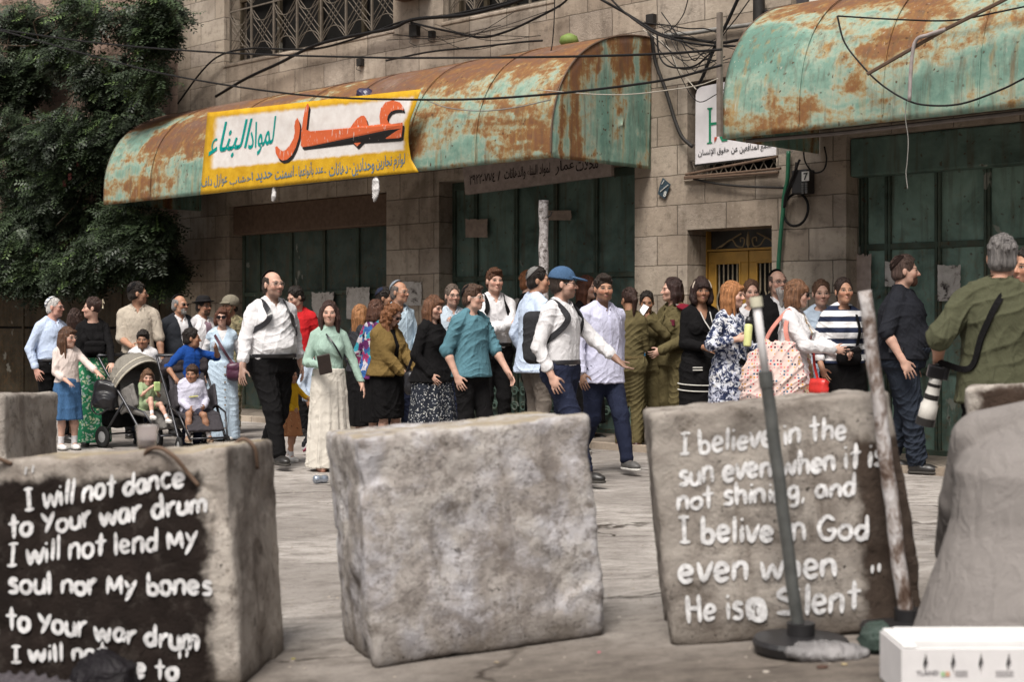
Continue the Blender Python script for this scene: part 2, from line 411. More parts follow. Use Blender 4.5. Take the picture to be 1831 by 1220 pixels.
def awning_mat(name, along, seed, rustiness):
    """turquoise paint breaking up into rust; long axis x, fall of the sheet in z"""
    g = G(name); c = g.map(g.co(), (1, 1, 1), (seed, seed*.7, seed*.3))
    st = g.map(c, along)
    warp = g.mix(.25, st, g.noise(c, 3, 4, out=1))
    big = g.noise(warp, 1.5, 8, .58, .35); fine = g.noise(c, 20, 6, .72); mid = g.noise(c, 6, 6, .65)
    z = g.sep(g.co())[2]
    top = g.rng(z, 3.55, 4.35, -.03, .10)
    f = g.m2('ADD', g.m2('ADD', g.m2('MULTIPLY', big, .80), g.m2('MULTIPLY', mid, .30)), g.m2('ADD', g.m2('MULTIPLY', fine, .15), top))
    T = ((.11, .20, .16), (.175, .275, .22), (.27, .325, .255))
    k = (1-rustiness)*1.5-.75
    col = g.ramp(f, [(.44+k*.1, T[0]), (.53+k*.1, T[1]), (.575+k*.1, T[2]), (.605+k*.1, (.28, .235, .135)), (.640+k*.1, (.21, .105, .042)), (.69+k*.1, (.17, .08, .040)), (.76+k*.1, (.14, .075, .052)), (.90+k*.1, (.22, .15, .12))])
    drip = g.noise(g.map(c, (9, 9, .45)), 1.6, 5, .6)
    col = g.mix(g.ramp(drip, [(.55, 0), (.72, .6)]), col, (.33, .19, .06))
    col = g.mix(g.ramp(g.noise(g.map(c, (7, 7, .6)), 2.3, 6, .7), [(.50, 0), (.70, .7)]), col, (.10, .075, .05))
    spot = g.vor(g.mix(.1, c, g.noise(c, 8, 3, out=1)), 15); sp2 = g.noise(c, 2.6, 3)
    col = g.mix(g.m2('MULTIPLY', g.ramp(spot, [(.10, 1), (.20, 0)]), g.ramp(sp2, [(.42, 0), (.6, .95)])), col, (.07, .035, .018))
    sc2 = g.noise(g.map(c, (30, 30, 3.2), rot=(0, R(14), 0)), 1.5, 3, .6)
    col = g.mix(g.m2('MULTIPLY', g.ramp(sc2, [(.66, 0), (.70, .8)]), g.ramp(g.noise(c, 1.2, 3), [(.50, 0), (.62, 1)])), col, (.42, .38, .32))
    h = g.m2('ADD', g.m2('MULTIPLY', fine, .5), g.m2('MULTIPLY', g.ramp(f, [(.45, 1), (.6, 0)]), .4))
    rough = g.ramp(f, [(.45, .42), (.60, .72)])
    return g.end(col, rough, g.bump(g.noise(c, 2.2, 3), .35, .06, g.bump(h, .35, .006)))
M_AWN1 = awning_mat('rusted_turquoise_sheet', (.55, 1, 1.9), 0.0, .50)
M_AWN2 = awning_mat('rusted_turquoise_sheet_lighter', (.6, 1, 1.5), 5.3, .22)
M_AWNCAP = awning_mat('rusted_turquoise_panel', (2.2, 2.6, .35), 9.1, .18)
def shutter_mat(name, base, seed, dark=1.0):
    g = G(name); c = g.map(g.co(), (1, 1, 1), (seed, 0, seed*.4)); X, Y, Z = g.sep(g.co())
    n = g.noise(c, 2.3, 7, .62, .5); f = g.noise(c, 17, 6, .72); st = g.noise(g.map(c, (6, 6, .5)), 2, 5, .6)
    b = tuple(base)
    col = g.ramp(n, [(.28, tuple(x*.45 for x in b)), (.45, b), (.62, tuple(min(1, x*1.35+.01) for x in b)), (.78, (b[0]*1.5+.03, b[1]*1.2+.02, b[2]*1.15+.01))])
    col = g.mix(g.ramp(st, [(.50, 0), (.74, .75)]), col, (.075, .06, .04))
    low = g.rng(Z, 3.0, .9, 0, .5)
    col = g.mix(g.m2('MULTIPLY', g.ramp(f, [(.52, 0), (.66, .9)]), low), col, (.17, .085, .03))
    peel = g.noise(g.map(c, (1, 1, .8)), 1.9, 5, .6, .3)
    col = g.mix(g.m2('MULTIPLY', g.ramp(peel, [(.64, 0), (.66, 1)]), .55), col, (.33, .32, .28))
    spot = g.vor(g.mix(.1, c, g.noise(c, 8, 3, out=1)), 12)
    col = g.mix(g.m2('MULTIPLY', g.ramp(spot, [(.08, 1), (.18, 0)]), .7), col, (.06, .03, .015))
    return g.end(col, .6, g.bump(f, .3, .006, g.bump(g.noise(c, 1.6, 2), .3, .05)))
M_SHUT1 = shutter_mat('dark_green_steel', (.042, .060, .051), 1.0)
M_SHUT2 = shutter_mat('green_steel', (.080, .124, .104), 4.0)
M_SHUT3 = shutter_mat('turquoise_steel', (.135, .205, .170), 8.0)
M_SHUTF = shutter_mat('green_steel_frame', (.045, .065, .05), 2.0)
M_BROWN = shutter_mat('brown_steel', (.045, .035, .022), 6.0)
M_DARK = plain((.012, .011, .010), .9)
M_IRON = plain((.035, .032, .030), .6, .3)
M_GRILLE = plain((.15, .125, .10), .6, .1)
M_CABLE = plain((.010, .009, .009), .55)
M_CABLEG = plain((.22, .21, .195), .6)
M_CABLEW = plain((.42, .38, .32), .6)
M_RUSTPIPE = plain((.13, .085, .06), .7, .2)
M_OCHRE = plain((.40, .215, .035), .5, 0, .3, 6)
def ground_mat():
    g = G('dusty_asphalt'); c = g.co(); X, Y, Z = g.sep(c)
    big = g.noise(c, .55, 6, .6, .4); mid = g.noise(g.map(c, (.8, 1.25, 1)), 5.5, 10, .76, .2); f = g.noise(c, 38, 7, .85)
    col = g.ramp(mid, [(.30, (.11, .10, .093)), (.42, (.25, .225, .205)), (.53, (.36, .33, .305)), (.72, (.46, .43, .40))])
    col = g.mix(g.ramp(big, [(.46, 0), (.56, .55)]), col, (.17, .15, .135))
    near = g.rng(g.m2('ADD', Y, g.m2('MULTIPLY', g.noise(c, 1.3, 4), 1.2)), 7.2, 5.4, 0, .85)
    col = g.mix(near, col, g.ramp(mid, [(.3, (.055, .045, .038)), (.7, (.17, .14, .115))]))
    col = g.mix(g.ramp(f, [(.34, .75), (.45, 0)]), col, (.06, .052, .045))
    col = g.mix(g.ramp(f, [(.64, 0), (.74, .5)]), col, (.50, .46, .40))
    cr = g.vor(g.mix(.25, g.map(c, (.4, 1.1, 1)), g.noise(c, 2, 4, out=1)), 1.6, 'DISTANCE_TO_EDGE')
    crack = g.ramp(cr, [(.004, 1), (.016, 0)]); cm = g.ramp(g.noise(c, .9, 3), [(.45, 0), (.6, 1)])
    col = g.mix(g.m2('MULTIPLY', crack, cm), col, (.05, .04, .033))
    h = g.m2('SUBTRACT', g.m2('ADD', f, g.m2('MULTIPLY', mid, 1.5)), g.m2('MULTIPLY', g.m2('MULTIPLY', crack, cm), 1.5))
    return g.end(col, .9, g.bump(h, .6, .012))
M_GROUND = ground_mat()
M_PAVE = stone_mat('paving_stone', ((.20, .17, .14), (.24, .20, .17), (.27, .23, .19), (.22, .19, .16)), (.12, .1, .08), .5, .4)
def concrete_mat(name, seed, paint=None, lum=1.0, cool=0, ochre=0):
    """cast concrete; paint = (u0,u1,z0,z1) ragged patch of black paint on the front (local -y) face"""
    g = G(name); c = g.map(g.co(), (1, 1, 1), (seed, seed*.3, seed*.7)); X, Y, Z = g.sep(g.co())
    n = g.noise(c, 2.6, 7, .62, .5); m = g.noise(c, 11, 7, .7); f = g.noise(c, 70, 4, .7)
    L = lambda a: tuple(x*lum*(1+(.0, .03, .08)[i]) if cool else x*lum for i, x in enumerate(a))
    col = g.ramp(n, [(.30, L((.15, .125, .108))), (.44, L((.28, .245, .215))), (.56, L((.40, .36, .32))), (.76, L((.34, .335, .355)) if cool else L((.44, .39, .34)))])
    if cool: col = g.mix(g.ramp(g.noise(c, 5, 5, .65, .4), [(.46, 0), (.64, .75)]), col, (.50, .49, .52)); col = g.mix(g.ramp(g.noise(c, 21, 6, .8), [(.40, .7), (.47, 0)]), col, (.17, .15, .14)); col = g.mix(g.ramp(g.noise(c, 17, 6, .8), [(.60, 0), (.70, .6)]), col, (.60, .58, .61))
    col = g.mix(g.ramp(m, [(.33, .8), (.45, 0)]), col, L((.12, .098, .08)))
    col = g.mix(g.ramp(f, [(.66, 0), (.74, .6)]), col, L((.55, .51, .46)))
    st = g.noise(g.map(c, (5, 5, .5)), 1.6, 5, .6)
    col = g.mix(g.ramp(st, [(.54, 0), (.70, .6)]), col, L((.115, .09, .072)))
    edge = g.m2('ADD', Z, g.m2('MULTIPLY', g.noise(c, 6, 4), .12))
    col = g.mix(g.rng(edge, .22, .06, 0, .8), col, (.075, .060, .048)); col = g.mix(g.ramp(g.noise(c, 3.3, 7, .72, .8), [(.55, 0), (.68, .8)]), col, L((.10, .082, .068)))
    pores = g.vor(g.mix(.12, c, g.noise(c, 14, 3, out=1)), 48); pm = g.ramp(g.noise(c, 6, 4, .7), [(.50, 0), (.60, 1)])
    pr = g.m2('MULTIPLY', g.ramp(g.m2('ADD', pores, g.m2('MULTIPLY', g.noise(c, 25, 3), .35)), [(.28, 1), (.36, 0)]), pm)
    col = g.mix(g.m2('MULTIPLY', pr, .8), col, L((.06, .05, .042)))
    if paint:
        u0, u1, z0, z1, pc = paint; wob = g.m2('MULTIPLY', g.m2('SUBTRACT', g.noise(c, 7, 5, .65), .5), .16)
        ux = g.m2('ADD', X, wob); uz = g.m2('ADD', Z, wob)
        mk = g.m2('MULTIPLY', g.m2('MULTIPLY', g.rng(ux, u0-.02, u0+.03), g.rng(ux, u1+.03, u1-.02)), g.m2('MULTIPLY', g.rng(uz, z0-.02, z0+.03), g.rng(uz, z1+.025, z1-.02)))
        mk = g.m2('MULTIPLY', mk, g.rng(g.sep(g.co())[1], .06, .02, 0, 1))
        mk = g.m2('MULTIPLY', mk, g.ramp(m, [(.30, .86), (.45, 1)]))
        col = g.mix(mk, col, g.ramp(g.noise(c, 8, 4), [(.3, tuple(x*.7 for x in pc)), (.7, tuple(x*1.25 for x in pc))]))
    if ochre:
        nz = g.sep(g.co('Normal'))[2]; om = g.m2('MULTIPLY', g.rng(nz, .80, .95), g.ramp(g.noise(c, 4, 5, .65), [(.42, 0), (.60, .7)])); col = g.mix(om, col, (.31, .25, .155))
    h = g.m2('SUBTRACT', g.m2('ADD', g.m2('MULTIPLY', m, .9), g.m2('MULTIPLY', f, .35)), g.m2('MULTIPLY', pr, 1.2))
    return g.end(col, .9, g.bump(h, .8, .02))
def leaf_mat():
    g = G('leaf'); r = g.nd('ShaderNodeObjectInfo').outputs['Random']; a = g.attr('leaf_tint', out='Fac')
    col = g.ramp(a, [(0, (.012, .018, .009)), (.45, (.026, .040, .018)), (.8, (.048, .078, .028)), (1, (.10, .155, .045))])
    return g.end(col, .5, None, Specular_IOR_Level=.35)
M_LEAF = leaf_mat()
M_BARK = plain((.09, .065, .045), .9, 0, .5, 20)
# ------------------------------------------------------------------ ground
def sstep(a, b, x): t = max(0, min(1, (x-a)/(b-a))); return t*t*(3-2*t)
def gz(x, y): return .075*(max(-3.2, min(3.2, x))+.55)*(1-sstep(6.4, 8.6, y))
gx = [-220, -90, -40, -20, -12]+[-8+.25*i for i in range(65)]+[12, 20, 40, 90, 220]
gy = [-150, -60, -20, -8, -2, 1]+[2+.25*i for i in range(77)]+[23, 25, 30, 45, 90, 250]
v = [(x, y, gz(x, y)) for y in gy for x in gx]; nx = len(gx)
f = [(j*nx+i, j*nx+i+1, (j+1)*nx+i+1, (j+1)*nx+i) for j in range(len(gy)-1) for i in range(nx-1)]
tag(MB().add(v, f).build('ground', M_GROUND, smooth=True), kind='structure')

# ------------------------------------------------------------------ writing
import unicodedata
def shape_arabic(t):
    """letters -> joined presentation forms, in visual order"""
    NJ = 'اأإآدذرزوؤةىء'
    def nm(c):
        try: return unicodedata.name(c)
        except ValueError: return ''
    isA = lambda c: 'ARABIC LETTER' in nm(c)
    t = t.replace('لا', '\u0001').replace('لإ', '\u0002').replace('لأ', '\u0003'); out = []
    lig = {'\u0001': 'ALEF', '\u0002': 'ALEF WITH HAMZA BELOW', '\u0003': 'ALEF WITH HAMZA ABOVE'}
    ok = lambda c: isA(c) or c in lig
    for i, c in enumerate(t):
        p = t[i-1] if i else ' '; n = t[i+1] if i+1 < len(t) else ' '
        pj = ok(p) and p not in NJ and p not in lig and c != 'ء'; njn = ok(n) and n != 'ء'
        if c in lig: out.append(unicodedata.lookup('ARABIC LIGATURE LAM WITH %s %s FORM' % (lig[c], 'FINAL' if pj else 'ISOLATED'))); continue
        if not isA(c): out.append(c); continue
        nj = njn and c not in NJ
        fm = 'MEDIAL' if pj and nj else 'FINAL' if pj else 'INITIAL' if nj else 'ISOLATED'
        try: out.append(unicodedata.lookup('%s %s FORM' % (nm(c), fm)))
        except KeyError: out.append(c)
    s = ''.join(out); o = ''; num = ''
    for c in s[::-1]:
        if c.isdigit(): num = c+num
        else: o += num+c; num = ''
    return o+num
def text_polys(s, bold=0.0):
    """flat text as (verts 0..1, faces)"""
    c = bpy.data.curves.new('t', 'FONT'); c.body = s; c.offset = bold; c.resolution_u = 3
    o = bpy.data.objects.new('t', c); COL.objects.link(o); dg = bpy.context.evaluated_depsgraph_get(); dg.update()
    me = bpy.data.meshes.new_from_object(o.evaluated_get(dg)); V = [tuple(x.co) for x in me.vertices]; Fc = [tuple(p.vertices) for p in me.polygons]
    bpy.data.objects.remove(o); bpy.data.curves.remove(c); bpy.data.meshes.remove(me)
    x0, x1 = min(p[0] for p in V), max(p[0] for p in V); y0, y1 = min(p[1] for p in V), max(p[1] for p in V)
    return [((p[0]-x0)/(x1-x0), (p[1]-y0)/(y1-y0)) for p in V], Fc
def text_quad(mb, s, quad, fn, bold=0.0):
    """lay text into a quad of photo points (bottom-left, bottom-right, top-right, top-left); fn maps a point to 3D"""
    V, Fc = text_polys(s, bold); a, b, c, d = quad; out = []
    for x, y in V:
        px = (a[0]*(1-x)+b[0]*x)*(1-y)+(d[0]*(1-x)+c[0]*x)*y; py = (a[1]*(1-x)+b[1]*x)*(1-y)+(d[1]*(1-x)+c[1]*x)*y; out.append(fn(px, py))
    mb.add(out, Fc)
from mathutils.geometry import tessellate_polygon
def poly_face(mb, pts3):
    mb.add(pts3, [tuple(t) for t in tessellate_polygon([pts3])])

# ------------------------------------------------------------------ the stone house
def wall_cells(u0, u1, z0, z1, holes, depth, y=0.0):
    us = sorted({u0, u1, *[h[0] for h in holes], *[h[1] for h in holes]}); zs = sorted({z0, z1, *[h[2] for h in holes], *[h[3] for h in holes]})
    us = [u for u in us if u0 <= u <= u1]; zs = [z for z in zs if z0 <= z <= z1]
    op = lambda u, z: any(h[0] < u < h[1] and h[2] < z < h[3] for h in holes)
    mb = MB()
    for i in range(len(us)-1):
        for j in range(len(zs)-1):
            if not op((us[i]+us[i+1])/2, (zs[j]+zs[j+1])/2): mb.add([(us[i], y, zs[j]), (us[i+1], y, zs[j]), (us[i+1], y, zs[j+1]), (us[i], y, zs[j+1])], [(0, 1, 2, 3)])
    for a, b, c, d in holes:
        for q in ([(a, y, c), (a, y, d), (a, y+depth, d), (a, y+depth, c)], [(b, y, c), (b, y+depth, c), (b, y+depth, d), (b, y, d)], [(a, y, d), (b, y, d), (b, y+depth, d), (a, y+depth, d)], [(a, y, c), (a, y+depth, c), (b, y+depth, c), (b, y, c)]):
            mb.add(q, [(0, 1, 2, 3)])
    return mb
uL, uR = U(318), U(2150)
S1 = (U(410), U(691), -.1, 3.0); S2 = (U(785), U(1135), -.1, 3.06); S3 = (U(1513), U(1990), -.1, 3.10)
DOOR = (U(1229), U(1380), -.1, 2.29); SIGNW = (U(1229), U(1388), 2.86, 3.86)
WIN1 = (U(401), U(703), 5.08, 7.0); WIN2 = (U(792), U(990), 5.04, 7.0); WIN3 = (U(1414), U(1600), 4.42, 6.6)
house = tag(empty('stone_house', WALLM), 'old beige stone house with closed green steel shopfronts and grilled upper windows', 'house')
mb = wall_cells(uL, uR, -.2, 8.2, [S1, S2, S3, DOOR, SIGNW, WIN1, WIN2, WIN3], .42)
mb.add([(uL, 0, -.2), (uL, 0, 8.2), (uL, 6, 8.2), (uL, 6, -.2), (uR, 0, -.2), (uR, 0, 8.2), (uR, 6, 8.2), (uR, 6, -.2)], [(0, 1, 2, 3), (4, 7, 6, 5), (1, 5, 6, 2), (3, 2, 6, 7)])
mb.build('wall', M_STONE, house)
# black sheets paint the dark of the room behind the openings
for a, b, c, d in (WIN1, WIN2, WIN3, SIGNW): MB().add([(a, .40, c), (b, .40, c), (b, .40, d), (a, .40, d)], [(0, 1, 2, 3)]).build('dark_room_sheet', M_DARK, house)
# sills
for n_, (a, b, c, d), m_ in (('window_sill', WIN1, M_STONE), ('window_sill', WIN2, M_STONE)):
    bevel(MB().box(a-.03, b+.03, -.012, .3, c-.05, c-.002).build(n_, m_, house), .012)
bevel(MB().box(SIGNW[0]-.03, SIGNW[1]+.03, -.03, .12, 2.80, 2.858).build('window_sill', M_STONE, house), .012)
def grille(a, b, c, d, panels, y=.10):
    """wrought bars: frame, posts, diamonds and arcs"""
    mb = MB(); r = .008; w_ = (b-a)/panels
    for k in range(panels+1):
        x = a+w_*k; mb.box(x-.014, x+.014, y-.012, y+.012, c, d)
    for z in (c+.03, (c+.78), d-.03): mb.box(a, b, y-.010, y+.010, z-.009, z+.009)
    for k in range(panels):
        x0 = a+w_*k; h0 = .75; cz = c+.03
        for rep in range(3):
            zc = cz+h0*rep; 
            if zc > d-.2: break
            for s in (-1, 1):
                for o in (-.16, 0, .16):
                    xa = x0+w_*.5+s*w_*.42; xb = x0+w_*.5-s*w_*.42
                    mb.tube([(xa, y+.004*s, zc+h0*.5-h0*.30+o*.6), (xb, y+.004*s, zc+h0*.5+h0*.30+o*.6)], r*.7, 5)
            for s in (-1, 1):
                mb.tube([(x0+w_*.5+w_*.5*math.cos(t)*.98, y, zc+(0 if s > 0 else h0)+s*h0*.30*math.sin(t)) for t in [math.pi*i/10 for i in range(11)]], r*.8, 5)
    return mb
for (a, b, c, d), n in ((WIN1, 7), (WIN2, 4)):
    grille(a, b, c, d, n).build('window_grille', M_GRILLE, house)
    mb = MB()
    for k in range(5):
        x = a+(b-a)*k/4; mb.box(x-.03, x+.03, .28, .33, c, d)
    mb.box(a, b, .275, .335, c, c+.06); mb.box(a, b, .275, .335, c+.95, c+1.0)
    mb.build('window_frame', M_BROWN, house)
mb = MB(); a, b, c, d = WIN3; mb.box(a, a+.10, .1, .2, c, d); mb.box(a+.7, a+.78, .1, .2, c, d); mb.build('window_frame', plain((.05, .045, .05), .5), house)
MB().box(a+.11, a+.69, .16, .19, c, d).build('window_shutter', plain((.62, .58, .54), .7, 0, .12), house)
# small twisted bars beneath the white board
mb = MB(); a, b, c, d = SIGNW
for k in range(9):
    x = a+(b-a)*(k+.5)/9
    mb.tube([(x-.05, .05, c), (x+.05, .05, c+.16)], .006, 5); mb.tube([(x+.05, .055, c), (x-.05, .055, c+.16)], .006, 5)
mb.box(a, b, .04, .06, c+.16, c+.18); mb.build('window_grille', M_GRILLE, house)

def shutters(H, pxs, rails, mat, y=.24, split=()):
    a, b, c, d = H; us = [a+.02]+[U(p) for p in pxs]+[b-.02]
    sh = empty('metal_shutter', None, house)
    for i in range(len(us)-1):
        zc = [0]+[r for r in rails]+[d-.02]
        mb = MB(); nu, nz = 6, 14
        for k in range(len(zc)-1):
            V = []; x0, x1 = us[i]+.028, us[i+1]-.028
            if x1-x0 < .04: continue
            for jz in range(nz+1):
                for iu in range(nu+1):
                    x = x0+(x1-x0)*iu/nu; z = zc[k]+.03+(zc[k+1]-zc[k]-.06)*jz/nz
                    e = min(iu, nu-iu)/nu*min(jz, nz-jz)/nz
                    V.append((x, y+.02+.05*e*mnoise.noise((x*2, z*1.3, i))+.012*e, z))
            mb.add(V, [(q*(nu+1)+p, q*(nu+1)+p+1, (q+1)*(nu+1)+p+1, (q+1)*(nu+1)+p) for q in range(nz) for p in range(nu)])
        mb.build('panel', mat, sh, smooth=True)
    fr = MB()
    for i, u in enumerate(us):
        fr.box(u-.032, u-.004, y-.012, y+.05, 0, d-.005); fr.box(u+.004, u+.032, y-.016, y+.05, 0, d-.005)
    for k, r in enumerate(rails): fr.box(a+.03, b-.03, y-.008, y+.04, r-.03, r+.03)
    fr.box(a+.03, b-.03, y-.02, y+.04, d-.10, d-.004); fr.box(a+.03, b-.03, y-.02, y+.04, 0, .10)
    bevel(fr.build('shutter_frame', M_SHUTF, sh), .004, 1)
    MB().box(a, b, .41, .43, -.1, d).build('backing', M_DARK, sh)
    return sh
shutters(S1, (439, 496, 555, 615), (.62, 1.72), M_SHUT1)
s2 = shutters(S2, (826, 898, 969, 1041, 1120), (.75, 1.85), M_SHUT2)
shutters(S3, (1523, 1565, 1655, 1744, 1825), (.85, 2.04), M_SHUT3)
# cast scroll panels low on the middle shopfront
sp = MB()
for i in range(6):
    x = S2[0]+.2+i*.48
    for z in (.30, .48):
        for s in (-1, 1): sp.tube([(x+s*.07+.06*math.cos(t)*(1-t/14), .222, z+.06*math.sin(t)*(1-t/14)) for t in [k*.5 for k in range(18)]], .011, 5)
    for s in (-1, 1): sp.box(x+s*.16-.012, x+s*.16+.012, .212, .235, .13, .72)
sp.build('scrollwork', M_SHUT3, s2)
# rusty roller box on the dark shutter, added shade band on the turquoise one
bevel(MB().box(S1[0]+.005, S1[1]-.005, .06, .235, 2.58, 2.995).build('roller_box_shade_band', M_RUSTPIPE, house), .02)
bevel(MB().box(S3[0]+.005, S3[1]-.005, .06, .235, 2.72, 3.095).build('roller_box_shade_band', M_SHUT2, house), .02)  # added darker green band standing for the shade under the awning
# ochre double door with grilles and scroll fanlight
dr = empty('entrance_door', None, house); a, b, c, d = DOOR; y = .36; zt = 2.07; mid = (a+b)/2; b2 = b
for x0, x1 in ((a+.012, mid-.006), (mid+.006, b-.012)):
    lf = MB(); z0, z1 = 1.05, zt-.13; xa, xb = x0+.10, x1-.10
    lf.box(x0, x1, y, y+.04, 0, z0); lf.box(x0, x1, y, y+.04, z1, zt-.005); lf.box(x0, xa, y, y+.04, z0, z1); lf.box(xb, x1, y, y+.04, z0, z1)
    for q in (xa, xb): lf.box(q-.012, q+.012, y-.012, y, z0-.012, z1+.012)
    for q in (z0, z1): lf.box(xa-.012, xb+.012, y-.011, y+.001, q-.012, q+.012)
    leaf = bevel(lf.build('door_leaf', M_OCHRE, dr), .005, 1)
    gb = MB(); n = 5
    for k in range(n):
        x = xa+(xb-xa)*(k+.7)/(n+.4); sgn = 1 if k % 2 else -1
        gb.tube([(x, y+.006, z1), (x, y+.006, z1-.30), (x+.03*sgn, y+.006, z1-.38), (x+.03*sgn, y+.006, z1-.45), (x, y+.006, z1-.52), (x, y+.006, z0)], .009, 6)
    for k in range(2):
        cx = xa+(xb-xa)*(.3+.4*k); gb.tube([(cx+.04*math.cos(t)*(1-t/16), y+.004, z0+.14+.05*math.sin(t)*(1-t/16)) for t in [j*.5 for j in range(20)]], .007, 5)
    gb.build('grille', plain((.32, .26, .18), .6), leaf)
    MB().box(xa, xb, y+.045, y+.05, z0, z1).build('glass', M_DARK, leaf)
fr = MB(); fr.box(a, a+.012, y-.03, y+.05, 0, 2.29); fr.box(b-.012, b, y-.03, y+.05, 0, 2.29); fr.box(a, b, y-.02, y+.045, zt, zt+.022); fr.build('door_frame', M_OCHRE, dr)
fl = MB()
for s in (-1, 1):
    fl.tube([(mid+s*.42, y+.01, zt+.03), (mid+s*.10, y+.01, zt+.18)], .008, 5); fl.tube(curve_pts([(mid+s*.36, y, zt+.04), (mid+s*.22, y, zt+.12), (mid+s*.15, y, zt+.05), (mid+s*.07, y, zt+.04), (mid+s*.05, y, zt+.12), (mid+s*.10, y, zt+.13), (mid+s*.10, y, zt+.09)], 5), .008, 5)
fl.lathe([(.004, 0), (.022, .04), (.018, .10), (.004, .17)], 8, (mid, y-.005, zt+.025)); fl.build('fanlight_scroll', plain((.30, .22, .12), .6), dr)
MB().box(a, b, y+.06, y+.07, -.1, 2.29).build('glazing', plain((.05, .048, .042), .4), dr)

# ------------------------------------------------------------------ neighbour wall behind the climbing tree
nb = tag(empty('neighbour_house', WALLM), 'dark neighbouring house of pinkish stone with brown steel doors behind the climbing tree', 'house')
ua, ub = U(-700), uL-.001
HN = (U(-60), U(300), -.1, 2.75)
wall_cells(ua, ub, -.2, 8.0, [HN], .4, .25).build('wall', M_STONE2, nb)
sh = empty('metal_shutter', None, nb); us = [HN[0]+(HN[1]-HN[0])*k/6 for k in range(7)]
for i in range(6): MB().box(us[i]+.02, us[i+1]-.02, .55, .58, .02, 1.2).box(us[i]+.02, us[i+1]-.02, .55, .58, 1.24, 2.74).build('panel', M_BROWN, sh)
fr = MB()
for u in us: fr.box(u-.03, u+.03, .53, .59, 0, 2.75)
fr.build('shutter_frame', M_BROWN, sh)
MB().box(HN[0], HN[1], .60, .64, -.1, 2.75).build('backing', M_DARK, nb)

# pavement along the houses
tag(bevel(MB().box(ua, uR, -.85, .24, -.1, .05).build('pavement', M_PAVE, None, WALLM), .02), kind='structure')
for k_ in (0,):
    tag(MB().box(ua, uR, -1.0, -.853, -.1, .065).build('kerb', M_STONE, None, WALLM), kind='structure')

# ------------------------------------------------------------------ barrel awnings
PW, ZT, ZB = 1.638, 4.40, 3.02
def prof(t): th = t*math.pi/2; return PW*math.sin(th)**.92, ZB+(ZT-ZB)*math.cos(th)**.80
def awning(name, u0, u1, mat, seams, label, caps, sd):
    aw = tag(empty(name, WALLM), label, 'awning')
    nu, nt = int((u1-u0)*22), 34; V = []
    for i in range(nu+1):
        u = u0+(u1-u0)*i/nu
        for j in range(nt+1):
            t = j/nt; w_, z = prof(t); e = .012*mnoise.noise((u*1.1+sd, t*3, 0))+.006*mnoise.noise((u*3.7, t*9, sd))
            for su in seams:
                e -= .012*math.exp(-((u-su)/.05)**2)
            n = Vector((0, -math.sin(t*1.57), math.cos(t*1.57)))*e
            V.append((u, -w_+n.y, z+n.z+(.006*mnoise.noise((u*2.3, 7, sd)) if j == nt else 0)))
        V.append((u, -PW+.004, ZB-.055+.010*mnoise.noise((u*2.1, 3, sd)))); V.append((u, -PW+.05, ZB-.055))
    k = nt+3
    sheet = MB().add(V, [(i*k+j, i*k+j+1, (i+1)*k+j+1, (i+1)*k+j) for i in range(nu) for j in range(k-1)]).build('canopy', mat, aw, smooth=True)
    so_ = sheet.modifiers.new('thickness', 'SOLIDIFY'); so_.thickness = .008; so_.offset = -1
    for u in caps:
        n = 24; pts = [(-prof(i/n)[0], prof(i/n)[1]) for i in range(n+1)]+[(-PW, ZB-.05), (-.02, ZB-.05)]
        pts = [(p[0]*.995, p[1]-.004) for p in pts]; s = -1 if u == u0 else 1
        V = []; rings = 10; c0 = (-.5, 3.4)
        for r_ in range(rings+1):
            for p in pts:
                q = (c0[0]+(p[0]-c0[0])*r_/rings, c0[1]+(p[1]-c0[1])*r_/rings); V.append((u-s*.004+.012*mnoise.noise((q[0]*3, q[1]*3, sd))*(1-r_/rings), q[0], q[1]))
        kk = len(pts)
        cp = MB().add(V, [(r_*kk+i, r_*kk+(i+1) % kk, (r_+1)*kk+(i+1) % kk, (r_+1)*kk+i) for r_ in range(rings) for i in range(kk)]).build('end_panel', M_AWNCAP, aw, smooth=True)
        cp.modifiers.new('thickness', 'SOLIDIFY').thickness = .008
        rim = MB().tube([(u, y_*1.0, z_) for y_, z_ in pts[:-2]], .010, 6); rim.build('edge_trim', M_RUSTPIPE, aw)
    for su in seams:
        MB().tube([(su, -prof(i/20)[0]-.004, prof(i/20)[1]+.003) for i in range(21)], .007, 5).build('seam', mat, aw)
    br = MB()
    for su in [u0+.15+(u1-u0-.3)*i/5 for i in range(6)]:
        br.tube([(su, -.02, 3.25), (su, -PW+.10, ZB+.02)], .018, 6); br.tube([(su, -.02, 4.2), (su, -PW*.8, 3.9)], .014, 6)
    br.tube([(u0+.02, -PW+.07, ZB-.02), (u1-.02, -PW+.07, ZB-.02)], .02, 6)
    br.build('bracket', M_IRON, aw)
    return aw
A1 = (U(185, PW), U(984, PW)); A2 = (U(1291, PW), U(1990, PW))
awning('barrel_awning', A1[0], A1[1], M_AWN1, [U(p, PW) for p in (268, 392, 505, 600, 730, 850)], 'long rusty turquoise barrel awning carrying the yellow Arabic shop banner', (A1[0], A1[1]), 1.)
awning('barrel_awning', A2[0], A2[1], M_AWN2, [U(p, PW) for p in (1428, 1578, 1750, 1890)], 'turquoise barrel awning with orange rust and no banner beyond the number 7 box', (A2[0], A2[1]), 7.)

